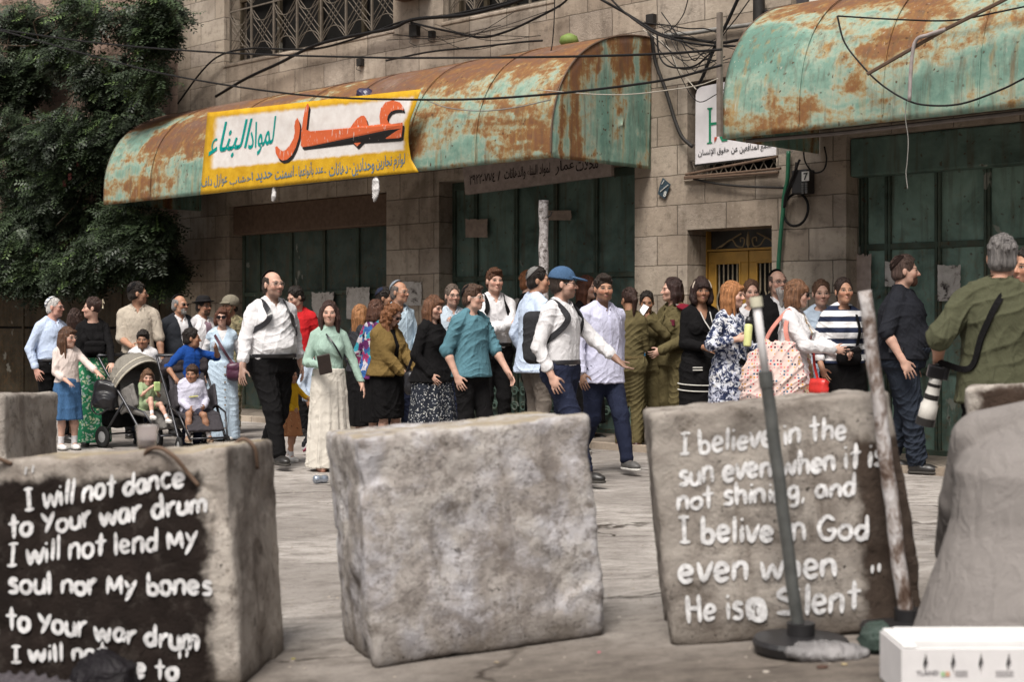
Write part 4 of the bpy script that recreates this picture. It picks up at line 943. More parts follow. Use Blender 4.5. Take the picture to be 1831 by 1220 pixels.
# ------------------------------------------------------------------ climbing tree
def tree():
    tr = tag(empty('climbing_tree', WALLM), 'dense dark green climbing tree with feathery compound leaves covering the wall', 'tree')
    rr = np.random.RandomState(11); V = []; Fc = []; tint = []
    tk = MB()
    for k in range(9):
        x0 = U(-110)+rr.uniform(-.6, .6); pts = [(x0, -.35, 0)]; x, y = x0, -.35
        for i in range(1, 11): x += rr.uniform(-.22, .22)+(k-4)*.05; y = -.4-rr.uniform(0, .35); pts.append((x, y, i*.66))
        tk.tube(curve_pts(pts, 4), [.075*(1-.8*i/40) for i in range(41)], 7)
    for k in range(40):
        x = U(rr.uniform(-60, 310)); z = rr.uniform(2.6, 6.4); q = [(x, -.4, z)]
        for i in range(5): q.append((q[-1][0]+rr.uniform(-.25, .25), -.4-.22*i*rr.uniform(.3, 1), q[-1][2]-.13*i*rr.uniform(-.3, 1)))
        tk.tube(curve_pts(q, 3), [.02*(1-.7*i/15) for i in range(16)], 5)
    tk.build('trunk', M_BARK, tr, smooth=True)
    # clumps in photo space where the foliage hangs, each a cloud of pinnate leaves
    cl = []
    for px, py, rad, n in ((30,40,.5,1),(150,30,.55,1),(240,40,.55,1),(285,60,.4,1),(60,130,.6,1),(170,140,.6,1),(255,130,.5,1),(20,230,.6,1),(110,220,.6,1),(200,230,.55,1),(262,215,.36,1),(40,310,.6,1),(130,300,.6,1),(180,300,.45,1),(230,268,.30,1),(60,390,.6,1),(150,380,.55,1),(215,400,.5,1),(255,430,.45,1),(30,450,.55,1),(110,455,.5,1),(190,455,.45,1),(285,470,.35,1),(-40,120,.7,1),(-60,300,.8,1),(-50,430,.6,1),(120,90,.5,1),(80,260,.5,1),(290,20,.4,1),(215,180,.45,1),(160,250,.4,1),(100,345,.5,1),(280,400,.35,1),(245,480,.3,1),(60,480,.4,1),(150,478,.35,1),(10,490,.45,1),(-30,480,.5,1),(50,420,.5,1),(230,440,.4,1),(300,490,.25,1),(120,490,.35,1),(30,160,.5,1),(70,60,.5,1)):
        for _ in range(2):
            w_ = rr.uniform(.05, 1.35); u, z = wl(px+rr.uniform(-18, 18), py+rr.uniform(-18, 18), w_); cl.append((u, -w_, z, rad*rr.uniform(.6, 1.0), rr.rand()))
    gaps = [wl(q[0], q[1], .2)+(q[2],) for q in ((95, 38, .16), (245, 75, .14), (20, 95, .18), (225, 25, .12), (300, 130, .12))]
    for (cx, cy, cz, rad, tt) in cl:
        for _ in range(int(290*rad/.5)):
            d = rr.randn(3); d /= np.linalg.norm(d); p = np.array([cx, cy, cz])+d*rad*np.array([1, .65, .85])*rr.uniform(.25, 1)**.5
            if p[1] > .12: continue
            if any((p[0]-g_[0])**2+(p[2]-g_[1])**2 < g_[2]**2 for g_ in gaps): continue
            ax = np.array([d[0]*.7+rr.randn()*.45, d[1]*.5-.35+rr.randn()*.3, -.55+rr.randn()*.35]); ax /= np.linalg.norm(ax)
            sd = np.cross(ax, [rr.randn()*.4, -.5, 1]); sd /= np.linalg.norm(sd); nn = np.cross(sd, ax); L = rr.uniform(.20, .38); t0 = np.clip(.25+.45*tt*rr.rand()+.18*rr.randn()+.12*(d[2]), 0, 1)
            if rr.rand() < .02: t0 = 1.0
            m = 6
            for i in range(m):
                for s in (-1, 1):
                    b = p+ax*L*(i+.6)/m; dr_ = sd*s*.85+ax*.45+nn*rr.uniform(-.35, .1); dr_ /= np.linalg.norm(dr_); ll = .082*rr.uniform(.8, 1.15)*(1-.3*abs(i/m-.4)); wv = ax*ll*.24
                    k = len(V); V += [b, b+dr_*ll*.5-wv, b+dr_*ll, b+dr_*ll*.5+wv]; Fc.append((k, k+1, k+2, k+3)); tint += [t0]*4
    me = bpy.data.meshes.new('crown'); V = np.array(V, np.float32); me.vertices.add(len(V)); me.vertices.foreach_set('co', V.ravel()); nf = len(Fc)
    me.loops.add(nf*4); me.polygons.add(nf); me.loops.foreach_set('vertex_index', np.array(Fc, np.int32).ravel()); me.polygons.foreach_set('loop_start', np.arange(0, nf*4, 4, dtype=np.int32)); me.update(calc_edges=True)
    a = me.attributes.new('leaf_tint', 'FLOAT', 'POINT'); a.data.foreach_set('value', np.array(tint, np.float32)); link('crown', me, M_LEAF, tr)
    # few dull red seed pods
    sp_ = MB()
    for px, py in ((125, 310), (115, 322), (172, 478), (65, 455), (176, 225), (140, 285)):
        p = W3(px, py, 1.2)
        for i in range(4): sp_.tube([p+Vector((i*.02-.03, 0, 0)), p+Vector((i*.025-.03, 0, -.10))], .012, 5)
    sp_.build('seed_pod', plain((.16, .05, .045), .7), tr)
tree()
# ------------------------------------------------------------------ people
def V3(*a): return np.array(a, float)
def unit(v): v = np.array(v, float); return v/(np.linalg.norm(v)+1e-9)
ARMS = {'hang': (.235, .03, .90), 'swingf': (.23, .22, .96), 'swingb': (.25, -.20, .95), 'chest': (.03, .26, 1.20), 'belly': (.06, .27, 1.04), 'fwd': (.14, .42, 1.02), 'phone': (.08, .33, 1.16), 'pocket': (.23, .06, .96), 'out': (.36, .30, 1.00)}
FACE_CT = [0]
class Person:
    """one figure: a continuous body mesh on a posed skeleton, with clothing and hair as its children.
    Local frame: facing -y, z up; side 'a' is x<0, side 'b' is x>0."""
    def __init__(s, label, px, top, foot, yaw=0, head=None, pitch=0, tilt=0, sex='m', girth=1.0, belly=0.0, tone=(.42, .24, .165), brow=(.04, .025, .018), stubble=0, smile=0, hs=1.0, hx=0, hat=.012,
                 arms=('hang', 'hang'), legs='stand', lean=0, side=0, sh=1.0, seat=None, h=.0075, lip=(.34, .13, .11), palms=('in', 'in'), curl=(.35, .35), group='people walking along the street', Y=None, H=None, pole=(None, None), lift=0):
        s.sex, s.seed = sex, int(px*7+top); rr = s.rr = random.Random(s.seed)
        sca = (foot-HY)/HC if Y is None else F/Y
        Y = F/sca; X = (px-CX)/sca; g0 = gz(X, Y)+lift
        s.H = H or (HC+(HY-top)/sca-hat-g0); S = s.S = s.H/1.75; s.sca = sca; s.h = h
        s.M = Matrix.Translation((X, Y, g0)) @ Matrix.Rotation(R(yaw), 4, 'Z'); s.yaw = yaw; s.girth = girth; s.lean = lean; s.belly = belly
        hy = (head if head is not None else yaw)-yaw
        s.HM = np.array(Matrix.Rotation(R(hy), 3, 'Z') @ Matrix.Rotation(R(tilt), 3, 'Y') @ Matrix.Rotation(R(pitch), 3, 'X'))
        s.hs = hs*S*1.0
        fem = sex == 'f'
        z0 = 0 if seat is None else (seat-.90*S)     # seated: drop the pelvis to the seat
        s.z0 = z0
        def T(x, y, z): dz = (z-.95)*S; return V3(x*S+side*dz, y*S-lean*dz, z*S+z0)
        s.T = T
        shw = (.142 if fem else .166)*(1+(sh-1)*.6)
        s.shw = shw
        j = s.j = {}
        j['neck'] = T(0, .018, 1.475); j['pelvis'] = T(0, 0, .95)
        hc = T(0, -.012, 1.75)-V3(0, 0, .118*s.hs); hc = hc+V3(hx*S, -.015*S-(0.05*S if pitch > 15 else 0), 0); s.hc = hc
        for k, sg in (('a', -1), ('b', 1)):
            j['sh'+k] = T(sg*shw, .012, 1.395); j['hip'+k] = T(sg*.085, .01, .92)
            spec = arms[0 if k == 'a' else 1]; o, fw, z = ARMS[spec] if isinstance(spec, str) else spec
            tg = T(sg*o*(sh if o > .15 else 1), -fw, z) if seat is None or True else None
            A, B = j['sh'+k], tg; L1, L2 = .285*S, .255*S; d = B-A; D = min(np.linalg.norm(d), L1+L2-.004); d = unit(d); B = A+d*D
            aa = (L1*L1-L2*L2+D*D)/(2*D); hh = math.sqrt(max(L1*L1-aa*aa, 1e-8)); pl = pole[0 if k == 'a' else 1] or (.55, -.75, -.45)
            pv = V3(sg*pl[0], -pl[1], pl[2]); pv = unit(pv-d*(pv@d)); j['el'+k] = A+d*aa+pv*hh; j['wr'+k] = B
        lg = legs
        if isinstance(lg, str): lg = {'stand': ((.09, .0, .0), (.095, .03, .0)), 'walka': ((.07, .30, .0), (.07, -.26, .07)), 'walkb': ((.07, -.26, .07), (.07, .30, .0)), 'step': ((.085, .13, .0), (.085, -.12, .02)), 'stepb': ((.085, -.12, .02), (.085, .13, .0)), 'wide': ((.13, .05, 0), (.13, -.02, 0))}[lg]
        s.feet = {}
        for i, (k, sg) in enumerate((('a', -1), ('b', 1))):
            x, fw, z = lg[i][:3]; A = j['hip'+k]; B = V3(sg*x*S, -fw*S, (z+.075)*S) if seat is None else V3(sg*x, -fw, z+.06)
            L1, L2 = .435*S, .415*S; d = B-A; D = min(np.linalg.norm(d), L1+L2-.003); d = unit(d); B = A+d*D if seat is None else A+d*D
            aa = (L1*L1-L2*L2+D*D)/(2*D); hh = math.sqrt(max(L1*L1-aa*aa, 1e-8)); pv = V3(sg*.06, -1, .25 if seat is not None else .0); pv = unit(pv-d*(pv@d)); j['kn'+k] = A+d*aa+pv*hh; j['an'+k] = B
            s.feet[k] = (z, lg[i][3] if len(lg[i]) > 3 else (-35 if fw < -.2 else 0))
        s.palms, s.curl = palms, curl
        mats = skin(tuple(tone), tuple(brow), stubble, tuple(lip), smile)
        s.o = s.body(mats); s.o.matrix_world = s.M
        tag(s.o, label, 'person', group)
    # --- head-frame point
    def hp(s, x, y, z): return s.hc+s.HM@(V3(x, y, z)*s.hs)
    def bounds(s, pad=.16):
        P = np.array(list(s.j.values())+[s.hc]); lo, hi = P.min(0)-pad, P.max(0)+pad; lo[2] = min(lo[2], s.j['ana'][2]-.11, s.j['anb'][2]-.11); hi[2] = s.hc[2]+.20*max(s.hs, .8); lo[:2] -= .08; hi[:2] += .08
        return lo, hi
    def torso(s, v, off=0.0, z1=1.49, z0=.86, loose=0.0, hemr=None, k=.03):
        S, g, T = s.S, s.girth, s.T
        if s.sex == 'f': tab = [(.86, .165, .115), (.95, .172, .120), (1.02, .150, .108), (1.08, .130, .100), (1.16, .133, .102), (1.27, .140, .110), (1.36, .140, .098), (1.41, .118, .082), (1.45, .080, .066), (1.49, .052, .055)]
        else: tab = [(.86, .152, .108), (.95, .160, .115), (1.02, .150, .112), (1.08, .147, .110), (1.18, .150, .114), (1.29, .160, .120), (1.36, .160, .112), (1.41, .140, .092), (1.455, .092, .074), (1.49, .058, .060)]
        tz = [t[0] for t in tab]; n = 16; zs = np.linspace(z0, z1, n)
        rx = np.interp(zs, tz, [t[1] for t in tab]); ry = np.interp(zs, tz, [t[2] for t in tab])
        gg = np.interp(zs, [1.30, 1.45], [g, 1+(g-1)*.35]); rx = rx*gg; ry = ry*gg
        if loose:
            mx = np.maximum.accumulate(rx[::-1])[::-1]; my = np.maximum.accumulate(ry[::-1])[::-1]; q = loose*np.clip((1.30-zs)/.12, 0, 1); rx = rx*(1-q)+np.maximum(rx, mx)*q; ry = ry*(1-q)+np.maximum(ry, my)*q
        if hemr: t = np.clip((1.1-zs)/(1.1-z0), 0, 1); rx = rx+hemr*t; ry = ry+hemr*t
        P = [s.T(0, 0, z) for z in zs]
        v.loft([p[2] for p in P], rx*S+off, ry*S+off, [p[0] for p in P], [p[1] for p in P], k=k, pw=2.25)
        if z1 > 1.4:
            for sg in (-1, 1): v.cap(T(sg*.035, .018, 1.480), T(sg*(s.shw-.02), .015, 1.420), .045*S+off*.8, .040*S+off, .03)
        if s.belly:
            c = T(0, -.06, 1.08); v.ell(c, ((.125*g)*S+off, (.075+s.belly)*S+off, .145*S), k=.05)
        if s.sex == 'f' and s.hs/s.S < 1.15:
            for sg in (-1, 1): v.ell(T(sg*.068*g, -.085*g, 1.265), (.060*S+off*.6, .052*S+off*.8, .060*S+off*.6), k=.04)
    def head(s, v):
        h, M = s.hs, s.HM; E = lambda c, r, k, op='u': v.ell(s.hp(*c), np.array(r)*h, M, k*h, op)
        E((0, .014, .030), (.073, .091, .088), .03); fm = s.sex == 'f'; E((0, -.026, -.035), (.052 if fm else .056, .062, .076), .035)
        E((0, -.066, -.092), (.022, .020, .018), .03); jw = .028 if fm else .039; v.cap(s.hp(-jw, -.035, -.075), s.hp(jw, -.035, -.075), (.018 if fm else .021)*h, k=.03*h)
        for sg in (-1, 1):
            E((sg*.042, -.062, -.022), (.022, .020, .022), .03); E((sg*.0315, -.102, .004), (.018, .019, .012), .016, 's')
            E((sg*.0315, -.0735, .004), (.0150, .013, .0115), .004)
            E((sg*.077, .010, -.006), (.009, .019, .032), .008)
        v.cap(s.hp(-.040, -.078, .024), s.hp(.040, -.078, .024), .0105*h, k=.018*h)
        v.cap(s.hp(0, -.089, .006), s.hp(0, -.110, -.027), .0080*h, .0118*h, .008*h)
        for sg in (-1, 1): E((sg*.0115, -.096, -.031), (.008, .009, .007), .008)
        E((0, -.0875, -.0585), (.021, .010, .0055), .006); E((0, -.0855, -.069), (.018, .010, .0055), .006)
    def hand(s, v, k, i):
        S = s.S*(1.0 if s.sex == 'm' else .93); sg = 1 if k == 'a' else -1; w = s.j['wr'+k]; d = unit(w-s.j['el'+k]); pm = s.palms[i]
        inn = {'in': V3(sg, 0, 0), 'down': V3(0, 0, -1), 'up': V3(0, 0, 1), 'back': V3(0, 1, 0), 'front': V3(0, -1, 0)}[pm] if isinstance(pm, str) else V3(*pm)
        if d[2] < -.8 and pm == 'in': inn = V3(sg*.9, .35, 0)
        n = unit(inn-d*(inn@d)); t = np.cross(d, n)*sg; c = s.curl[i]
        M = np.stack([t, n, d], 1)
        v.ell(w+d*.055*S, (.040*S, .0185*S, .054*S), M, .012); v.cap(w-d*.03*S, w+d*.02*S, .026*S, .024*S, .015)
        for f in range(4):
            b = w+d*.092*S+t*(.0315-.0215*f)*S*1.05; L = (.072, .080, .075, .058)[f]*S; sp = t*(.10-.07*f); a = c*.5+.04*f; p = b
            for q in range(3):
                dd = unit(d*math.cos(a)+n*math.sin(a)+sp); e = p+dd*L*(.42, .32, .26)[q]; v.cap(p, e, (.0092-.0006*q)*S, (.0086-.0007*q)*S, .002 if q == 0 else .0); p = e; a += c*.8
        b = w+d*.030*S+t*.028*S; d1 = unit(t*.62+d*.70+n*(.2+c*.5)); e = b+d1*.046*S; v.cap(b, e, .0125*S, .0105*S, .006); d2 = unit(t*.25+d*.9+n*(.2+c*.6)); v.cap(e, e+d2*.034*S, .0102*S, .0085*S, .002)
        s.j['hand'+k] = w+d*.10*S+n*.02*S; s.j['hd'+k] = d; s.j['hn'+k] = n; s.j['ht'+k] = t
    def body(s, mat):
        lo, hi = s.bounds(); v = s.v0 = Vox(lo, hi, s.h); S, j = s.S, s.j; fem = s.sex == 'f'; m = .90 if fem else 1.0
        s.torso(v, -.013)
        v.cap(j['pelvis']-V3(0, 0, .02*S), j['pelvis']-V3(0, 0, .05*S), .085*S, k=.04)
        for i, k in enumerate('ab'):
            v.cap(j['sh'+k], j['el'+k], .046*S*m, .036*S*m, .025); q = j['el'+k]*.7+j['wr'+k]*.3; v.cap(j['el'+k], q, .036*S*m, .040*S*m, .015); v.cap(q, j['wr'+k], .040*S*m, .0265*S*m, .015)
            v.cap(j['hip'+k], j['kn'+k], .083*S, .052*S, .03); q = j['kn'+k]*.7+j['an'+k]*.3; v.cap(j['kn'+k], q, .050*S, .054*S, .02); v.cap(q, j['an'+k], .054*S, .034*S, .02)
            v.cap(j['an'+k], j['an'+k]+V3(0, -.10*S, -.045*S), .034*S, .026*S, .02)
            s.hand(v, k, i)
        v.cap(j['neck']-V3(0, 0, .04*S), s.hp(0, .018, -.055), .060*S*m, .053*s.hs*m, .025)
        s.head(v)
        me = v.mesh('person'); n = len(me.vertices); co = np.empty(n*3, np.float32); me.vertices.foreach_get('co', co); p = (co.reshape(-1, 3)-s.hc)@s.HM/s.hs
        a = me.attributes.new('head_place', 'FLOAT_VECTOR', 'POINT'); a.data.foreach_set('vector', p.astype(np.float32).ravel())
        return link('person', me, mat)
    def child(s, name, me, m): return link(name, me, m, s.o)
    # --- clothing
    def sleeves(s, v, upto, off, cuff=0, puff=0.0):
        S, j = s.S, s.j; m = .92 if s.sex == 'f' else 1.0
        for k in 'ab':
            A, E, W_ = j['sh'+k], j['el'+k], j['wr'+k]; off = off*min(1, S*1.05); r0 = .050*S*m+off; r1 = .041*S*m+off*.8
            if upto <= .5: v.cap(A, A+(E-A)*(upto*2), r0, r1+puff+.010*S, .02)
            else:
                v.cap(A, E, r0, r1, .018); t = (upto-.5)*2; e = E+(W_-E)*t; v.cap(E, e, r1, (.042-.014*t)*S*m+off*.75+puff*S, .012)
                if cuff: dd = unit(W_-E); v.cap(e-dd*.020*S, e-dd*.004, (.042-.014*t)*S*m+off*.75+.005, k=.004)
    def top(s, mat, sleeve=1.0, hem=.97, off=.012, loose=.6, neck='crew', hemr=0.0, name='shirt', wr=.010, open=None, skirt=None, puff=0, cuff=1, collar=None):
        hemr = hemr+(.022 if hem < .94 and not skirt else 0); lo, hi = s.bounds(); lo[2] = s.T(0, 0, hem)[2]-.05 if not skirt else 0; v = Vox(lo, hi-V3(0, 0, .1*s.S), s.h); S, T = s.S, s.T
        s.torso(v, off, 1.462 if neck != 'turtle' else 1.49, hem if not skirt else 1.0, loose, hemr)
        s.sleeves(v, sleeve, off, cuff, puff)
        if skirt: s._skirt(v, *skirt)
        if neck in ('collar', 'v', 'turtle'):
            a, b = T(0, .016, 1.44), T(0, .012, 1.505 if neck == 'collar' else 1.497)
            if neck != 'v': v.loft([a[2], b[2]], [.085*S, .070*S], [.078*S, .066*S], [a[0], b[0]], [a[1], b[1]], k=.006)
            if neck == 'collar':
                v.loft([a[2]+.015*S, b[2]+.03], [.060*S, .058*S], [.056*S, .056*S], [a[0], b[0]], [a[1], b[1]], k=.004, op='s')
                for sg in (-1, 1): v.ell(T(sg*.052, -.068, 1.452), (.030*S, .012*S, .022*S), np.array(Matrix.Rotation(R(sg*28), 3, 'Y')), .004)
            if neck in ('collar', 'v'):
                dp = .075 if neck == 'collar' else .16
                c = T(0, -.10, 1.475); v.put(c-V3(.07, .09, dp+.02)*S, c+V3(.07, .09, .06)*S, lambda X, Y, Z: np.maximum(np.abs(X-c[0])-.42*(Z-(c[2]-dp*S)), np.abs(Y-c[1])-.085*S)*.9, .004, 's')
        else:
            a = T(0, .008, 1.45); v.ell(a+V3(0, -.02*S, .03*S), (.070*S, .072*S, .035*S), k=.006, op='s')
        ob_pl = neck == 'collar' and sleeve > .6 and not open
        if open:                                           # open jacket front
            wt, wb, ztop, zbot = open
            a, b = T(0, 0, ztop), T(0, 0, zbot)
            def fn(X, Y, Z):
                t = np.clip((Z-b[2])/(a[2]-b[2]), 0, 1); return np.maximum(np.maximum(np.abs(X-(a[0]+b[0])/2)-(wb+(wt-wb)*t)*S, Y-(a[1]*t+b[1]*(1-t))+.02*S), np.maximum(b[2]-Z, Z-a[2]))
            v.put((lo[0], lo[1], b[2]), (hi[0], hi[1], a[2]), fn, .004, 's')
        ob = s.child(name, v.mesh(name, wr*S, 10/max(S, .6), s.seed), mat)
        if ob_pl and not s.belly: s.band([s.surf(0, z, off+.005) for z in np.linspace(1.40, max(hem+.02, 1.05), 6)], .018, .004, mat, 'placket', ob)
        if neck == 'collar':
            for sg in (-1, 1): s.band([T(0, .078, 1.500), T(sg*.052, .058, 1.498), T(sg*.074, .0, 1.488), T(sg*.056, -.066, 1.468), T(sg*.028, -.098, 1.440)], .042*S, .007, mat, 'collar', ob)
        return ob
    def _skirt(s, v, zt, zb, rb, folds=9, fd=.05, hipr=.195, flat=.82):
        T, S = s.T, s.S; fa = (s.j['ana']+s.j['anb'])/2; zs = [zt, max(.90, zb+.05), .70 if zb < .65 else zb+.02, zb]; zs = sorted(set(zs), reverse=True); out = []
        wr_ = .166*s.girth if zt > 1.0 else .18*s.girth
        for z in zs:
            t = np.clip((.92-z)/max(.92-zb, .01), 0, 1); r = np.interp(z, [zb, .90, zt], [rb, hipr*s.girth, wr_]); p = T(0, 0, z); q = p*(1-t)+V3(fa[0], fa[1], p[2])*t if s.sex and s.z0 == 0 else p; out.append((z*S+s.z0, r*S, r*S*np.interp(z, [zb, .9, zt], [flat, .78, .8]), q[0], q[1]))
        o = np.array(out); v.loft(o[:, 0], o[:, 1], o[:, 2], o[:, 3], o[:, 4], k=.02, fold=(folds, fd, s.rr.random()*6))
    def skirt(s, mat, zt=1.04, zb=.12, rb=.24, folds=9, fd=.06, hipr=.195, wr=.008, name='skirt'):
        lo, hi = s.bounds(.22); hi[2] = s.T(0, 0, zt)[2]+.06; lo[2] = min(lo[2], zb*s.S-.06); v = Vox(lo, hi, s.h); s._skirt(v, zt, zb, rb, folds, fd, hipr); return s.child(name, v.mesh(name, wr, 7, s.seed+1), mat)
    def trousers(s, mat, r=1.0, zt=1.015, cut=.06, name='trousers', wr=.012, belt=None):
        lo, hi = s.bounds(); hi[2] = s.T(0, 0, zt)[2]+.06; v = Vox(lo, hi, s.h); S, j = s.S, s.j; o = .014
        s.torso(v, o+.004, zt, .86, 0, k=.05)
        if s.belly: c = s.T(0, -.06, 1.08); v.ell(c, (.125*s.girth*S+o, (.072+s.belly)*S+o, .145*S), k=.05)
        for k in 'ab':
            A, K, N = j['hip'+k], j['kn'+k], j['an'+k]; g = s.girth**.6
            v.cap(A, K, .104*S*g+o*.4, .062*S*r+o*.5, .05); e = K+(N-K)*(1-cut); v.cap(K, e, .062*S*r+o*.5, .050*S*r+o*.4, .03)
        v.cap(j['pelvis']-V3(0, 0, .02*S), j['pelvis']-V3(0, 0, .06*S), .105*S, k=.04); v.cut((0, 0, 1), s.T(0, 0, zt)[2])
        ob = s.child(name, v.mesh(name, wr, 13/max(S, .6), s.seed+2), mat)
        if belt:
            v = Vox((lo[0], lo[1], s.T(0, 0, .97)[2]), (hi[0], hi[1], s.T(0, 0, 1.04)[2]+.03), s.h); s.torso(v, o+.016, zt+.006, zt-.034, 0)
            if s.belly: c = s.T(0, -.06, 1.08); v.ell(c, (.125*s.girth*S+o+.012, (.072+s.belly)*S+o+.012, .145*S), k=.05); v.cut((0, 0, -1), -s.T(0, 0, zt-.034)[2]); v.cut((0, 0, 1), s.T(0, 0, zt+.004)[2])
            s.child('belt', v.mesh('belt'), belt)
        return ob
    def shorts(s, mat, upto=.75, r=1.1):
        lo, hi = s.bounds(); v = Vox(lo, hi, s.h); S, j = s.S, s.j; s.torso(v, .016, 1.02, .84)
        for k in 'ab': v.cap(j['hip'+k], j['hip'+k]+(j['kn'+k]-j['hip'+k])*upto, .10*S, .075*S*r, .03)
        return s.child('shorts', v.mesh('shorts', .01, 12, s.seed), mat)
    def shoes(s, mat, sole=None, boot=0.0, sock=None):
        S, j = s.S, s.j
        for k in 'ab':
            a = j['an'+k]; A = np.array(Matrix.Rotation(R(s.feet[k][1]), 3, 'X')); f = lambda x, y, z: a+A@(V3(x, y, z)*S)
            v = Vox(a-.30*S, a+.30*S, .006); v.ell(f(0, -.10, -.040), (.047*S, .075*S, .034*S), A, .02); v.ell(f(0, .01, -.030), (.042*S, .060*S, .046*S), A, .03); v.cap(f(0, .0, -.03), f(0, -.09, -.035), .036*S, .036*S, .03)
            if boot: v.cap(f(0, .01, 0), a+unit(j['kn'+k]-a)*boot*S, .045*S, .056*S, .02)
            n = A@V3(0, 0, -1); v.cut(n, float(f(0, 0, -.068)@n)); sh = s.child('shoe', v.mesh('shoe', .003, 30, 1), mat)
            v = Vox(a-.32*S, a+.32*S, .006); v.ell(f(0, -.095, -.066), (.051*S, .085*S, .03*S), A, .02); v.ell(f(0, .01, -.066), (.045*S, .064*S, .03*S), A, .04); v.cut(n, float(f(0, 0, -.076)@n)); v.cut(-n, -float(f(0, 0, -.055)@n))
            link('sole', v.mesh('sole'), sole or plain((.05, .045, .04), .7), sh)
            if sock: v = Vox(a-.25*S, a+.25*S, .006); v.cap(f(0, .005, -.01), a+unit(j['kn'+k]-a)*sock[1]*S, .042*S, .044*S, .01); s.child('sock', v.mesh('sock', .002, 30, 1), sock[0])
    # --- head wear and hair
    def hv(s, pad=.20, down=.0): r = pad*s.hs; return Vox(s.hc-V3(r, r, r+down), s.hc+V3(r, r, r), .0052)
    def E(s, v, c, r, k=.015, op='u'): v.ell(s.hp(*c), np.array(r)*s.hs, s.HM, k*s.hs, op); return v
    def hair(s, style, col, length=.22, fringe=None, top=1.0, part=0, vol=0.0, streak=.5, back=0.0):
        v = s.hv(.26+vol, max(0, length-.1) if style not in ('short', 'crop', 'ring') else 0); E = lambda c, r, k=.015, op='u': s.E(v, c, r, k, op); H = s.hp
        o = .010+vol if style != 'crop' else .004
        E((0, .016, .034), (.073+o*.65, .091+o, .088+o*1.25*top))
        if style in ('short', 'crop', 'ring'):
            E((0, .045, -.03), (.066+o, .058+o, .060), .02)
        E((0, -.098, -.035 if fringe else -.022), (.068, .078, .117 if fringe is None else .092), .010, 's')                         # open the face
        if style in ('short', 'crop', 'ring'):
            for sg in (-1, 1): E((sg*.088, -.012, -.022), (.026, .034, .040), .008, 's')
            n = s.HM@V3(0, -.35, -1); v.cut(n, float(H(0, .06, -.072)@n))
        if style == 'ring': E((0, -.015, .105), (.075, .105, .075), .02, 's'); E((0, -.075, .035), (.090, .068, .085), .01, 's')
        if fringe == 'bangs': E((0, -.066, .062), (.062, .034, .034), .012); E((0, -.088, .040), (.055, .016, .020), .012)
        if fringe == 'side': E((.02, -.066, .075), (.055, .034, .026), .012)
        if fringe == 'quiff': E((0, -.062, .098), (.055, .040, .026), .015)
        if style in ('long', 'bob', 'curly'):
            L = length; r = .034+vol*.6
            for sg in (-1, 1):
                v.cap(H(sg*.070, .020, .03), H(sg*.080, .012, -.06), r*s.hs, r*s.hs, .02); 
                a = H(sg*.080, .015, -.06); b = s.hc+s.HM@(V3(sg*.085, .015-back, 0)*s.hs)+V3(0, 0, -L-.02); b = b if style != 'bob' else H(sg*.078, -.012, -L); v.cap(a, b, r*s.hs, (.020 if style == 'long' else .034)*s.hs, .02)
                m_ = H(sg*.045, .065, -.05); c = s.hc+s.HM@(V3(sg*.05, .075+back, 0)*s.hs)+V3(0, 0, -L); v.cap(m_, c, .050*s.hs, (.030 if style != 'bob' else .045)*s.hs, .03)
            v.cap(H(0, .06, 0), s.hc+s.HM@(V3(0, .085+back, 0)*s.hs)+V3(0, 0, -L*.95), .058*s.hs, .035*s.hs, .03)
            E((0, -.112, -.045), (.058, .075, .085), .012, 's')
        rr = random.Random(s.seed+5)
        if style in ('long', 'bob'):                        # separate locks breaking up the mass
            for i in range(26):
                th = rr.uniform(-2.25, 2.25); a = H(.083*math.sin(th), .024+.088*math.cos(th), rr.uniform(-.01, .05)); z = -length*rr.uniform(.75, 1.12); sp = rr.uniform(.95, 1.18)
                m_ = H(.088*math.sin(th), .026+.090*math.cos(th), -.06); b = s.hc+s.HM@(V3(.086*sp*math.sin(th), .02-back+(.092*sp)*math.cos(th), 0)*s.hs)+V3(0, 0, z)
                if style == 'bob': b = H(.084*sp*math.sin(th), .018+.085*math.cos(th), z)
                v.cap(a, m_, .013*s.hs, .015*s.hs, .006); v.cap(m_, b, .015*s.hs, .0055*s.hs, .006)
        if style in ('short', 'pony', 'bun', 'long', 'bob'):   # tufts over the crown
            for i in range(110 if style == 'short' else 60):
                th = rr.uniform(-3.14, 3.14); ph = rr.uniform(.05, 1.25); d = V3(math.sin(ph)*math.sin(th), math.sin(ph)*math.cos(th), math.cos(ph))
                if d[1] < -.55 and d[2] < .70: continue
                q = V3(0, .016, .034)+d*V3(.073+o*.65, .091+o, .088+o*1.2)*1.0; tn = np.cross(d, [1, .2*rr.uniform(-1, 1), 0]); tn = tn/(np.linalg.norm(tn)+1e-6)*(-1 if style == 'short' and d[1] < .2 else 1)*rr.uniform(.02, .045); e = q+tn+d*.002
                v.cap(H(*q), H(*e), .008*s.hs, .0045*s.hs, .003)
        if style == 'pony':
            v.cap(H(0, .098, .03), H(0, .128, -.03), .026*s.hs, .032*s.hs, .015); v.cap(H(0, .128, -.03), H(.01, .118, -.03)-V3(0, 0, length), .032*s.hs, .010*s.hs, .015)
        if style == 'bun': v.ell(H(0, .105, .045), np.array([.042, .036, .046])*s.hs, s.HM, .015)
        if style == 'curly':
            rr = s.rr
            for _ in range(150):
                th = rr.uniform(-2.4, 2.4); z = rr.uniform(-length*1.0, .10); r = .085*(1-max(0, z)*2.6)+.022; p = s.hc+s.HM@(V3(r*math.sin(th), r*math.cos(th)*.95+.02, max(z, -.08))*s.hs)+V3(0, 0, min(0, z+.08)); v.ell(p, [rr.uniform(.012, .022)]*3, k=.006)
            E((0, -.118, -.04), (.048, .070, .085), .01, 's')
